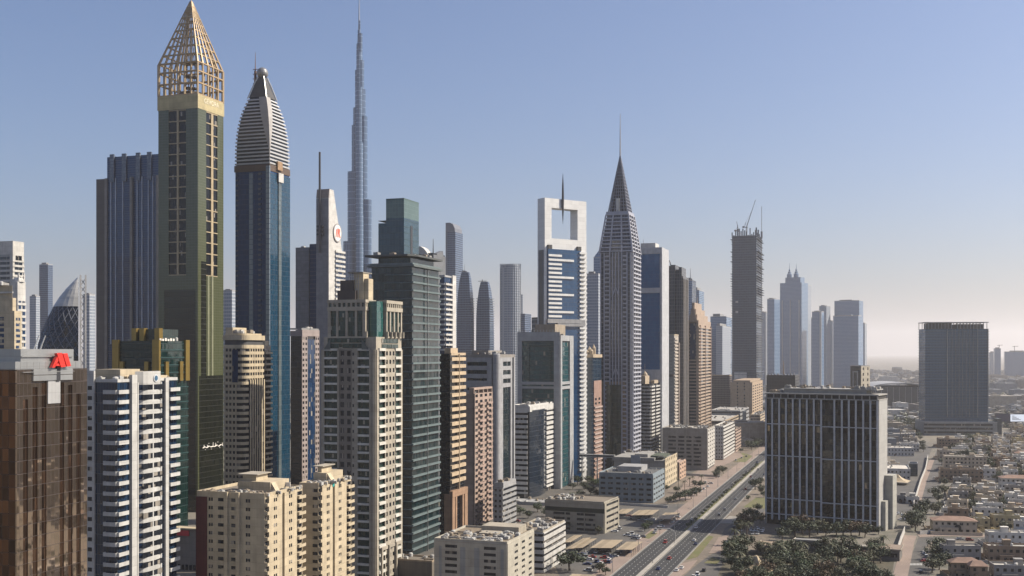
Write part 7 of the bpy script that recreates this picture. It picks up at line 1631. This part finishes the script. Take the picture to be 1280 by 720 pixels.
# illuminated-style roadside sign post (blue and white) on the service road
r = empty('road_sign', 'small blue and white roadside sign on a post by the service road', 'sign', gp(908, 690), -R(10)); b = MB(); b.box(-1.2, 1.2, 0, .15, 3.2, 6.2); b.build('sign_panel', plain('sign_blue', (.04, .12, .3), .4), r); b = MB(); b.box(-.8, .8, -.04, -.01, 3.6, 5.8); b.build('white_mark', WHITE, r); b = MB(); b.box(-.12, .12, .02, .16, 0, 3.2); b.build('post', STEEL, r)
make_trees()

# ================================================================ FAR CITY AND HAZE
def far_city():
    q = random.Random(77); mats = [wall('far_sand', (.48, .43, .36), .9), wall('far_pale', (.68, .66, .62), .9), wall('far_brown', (.30, .27, .24), .9), wall('far_grey', (.30, .32, .34), .9)]; b = MB()
    def block(X, D, w, d, h, mi): b.mi = mi; b.box(X-w/2, X+w/2, D, D+d, 0, h); b.box(X-w*.3, X, D+d*.3, D+d*.6, h, h+2)
    for i in range(3600):
        D = 1300+5200*q.random()**1.4; X = D*(q.uniform(.18, .50) if q.random() < .8 else q.uniform(-.5, .5))
        if abs((X*VX+D*VY)+114) < 26: continue
        if D < 1590 and X > street_x(min(D, 1590))-60: continue
        k = 1 if q.random() < .95 else 2.2; block(X, D, q.uniform(9, 26)*k, q.uniform(9, 20)*k, q.choice((4, 6, 7, 8, 9, 12))*k, q.randrange(4))
    for i in range(1500):      # the same low city goes on to the right of the view
        D = q.uniform(-200, 3000); X = max(D*.55, 60)+330+2400*q.random()**1.5
        k = 1 if q.random() < .9 else 2.5; block(X, D, q.uniform(10, 26)*k, q.uniform(10, 20)*k, q.choice((5, 7, 8, 9, 12, 16))*k, q.randrange(4))
    for i in range(420):       # blocks below and right of the frame
        D = q.uniform(60, 1050); X = q.uniform(40, 720)
        if X*VX-D*UX+100 < 22 or abs(X*VX-D*UX+100) < 22 or (640+F*X/D < 1320 and HZ+H*F/D < 760): continue
        h = q.choice((6, 8, 9, 12, 16, 24, 34)) if X < 480 else q.choice((8, 12, 20, 40, 60))
        if 640+F*(X-16)/(D+24) < 1330 and HZ+F*(H-h-3)/(D+22) < 745: continue
        block(X, D, q.uniform(12, 26), q.uniform(12, 22), h, q.randrange(4))
    for i in range(60):  # unseen towers off to the right, added as shapes for the copper glass to mirror
        D = q.uniform(420, 1150); X = q.uniform(500, 900)+max(0, D-800)*.5; block(X, D, q.uniform(24, 45), q.uniform(24, 45), q.uniform(40, 135), q.choice((0, 2, 3, 3)))
    for i in range(260):       # unseen towers behind the viewpoint, added to darken reflections and shaded faces
        D = -q.uniform(120, 2200); X = q.uniform(-900, 900); h = q.uniform(20, 150) if X < 150-D*-.3 else q.uniform(8, 60)
        if abs((X*VX+D*VY)+114) < 30 or (X*X+D*D) < 130**2: continue
        block(X, D, q.uniform(22, 40), q.uniform(22, 40), h, 3)
    b.build('distant_and_unseen_buildings', mats, None, 'stuff')
    c = MB(); lm = wall('far_leaf', (.05, .06, .03), .9)
    for i in range(2100):
        D = 1350+2800*q.random()**1.3; X = D*q.uniform(.2, .5); h = q.uniform(5, 10)
        if i > 1500:
            D = q.uniform(60, 1050); X = q.uniform(40, 600)
            if 640+F*X/D < 1320 and HZ+H*F/D < 760: continue
        if abs((X*VX+D*VY)+114) < 22: continue
        if D < 1590 and X > street_x(min(D, 1590))-60: continue
        for k in range(10):
            p = Vector((X+q.gauss(0, 4), D+q.gauss(0, 4), h*q.uniform(.2, 1))); s = q.uniform(1.2, 2.6); a = Vector((q.gauss(0, 1), q.gauss(0, 1), q.gauss(0, 1))).normalized(); e = a.orthogonal().normalized(); c.quad(p-a*s, p+e*s, p+a*s, p-e*s)
    c.build('distant_trees', LEAF[0], None, 'stuff')
far_city()
hz = MB(); hz.box(-S-500, S+500, -4500, S+500, -1, 850); hm = bpy.data.materials.new('haze'); hm.use_nodes = True; nt = hm.node_tree
nt.nodes.remove(nt.nodes['Principled BSDF']); pv = nt.nodes.new('ShaderNodeVolumePrincipled'); pv.inputs['Color'].default_value = (.96, .93, .93, 1); pv.inputs['Density'].default_value = HAZE; pv.inputs['Anisotropy'].default_value = .4
nt.links.new(pv.outputs[0], nt.nodes['Material Output'].inputs['Volume']); hz.build('haze', hm, None, 'stuff')
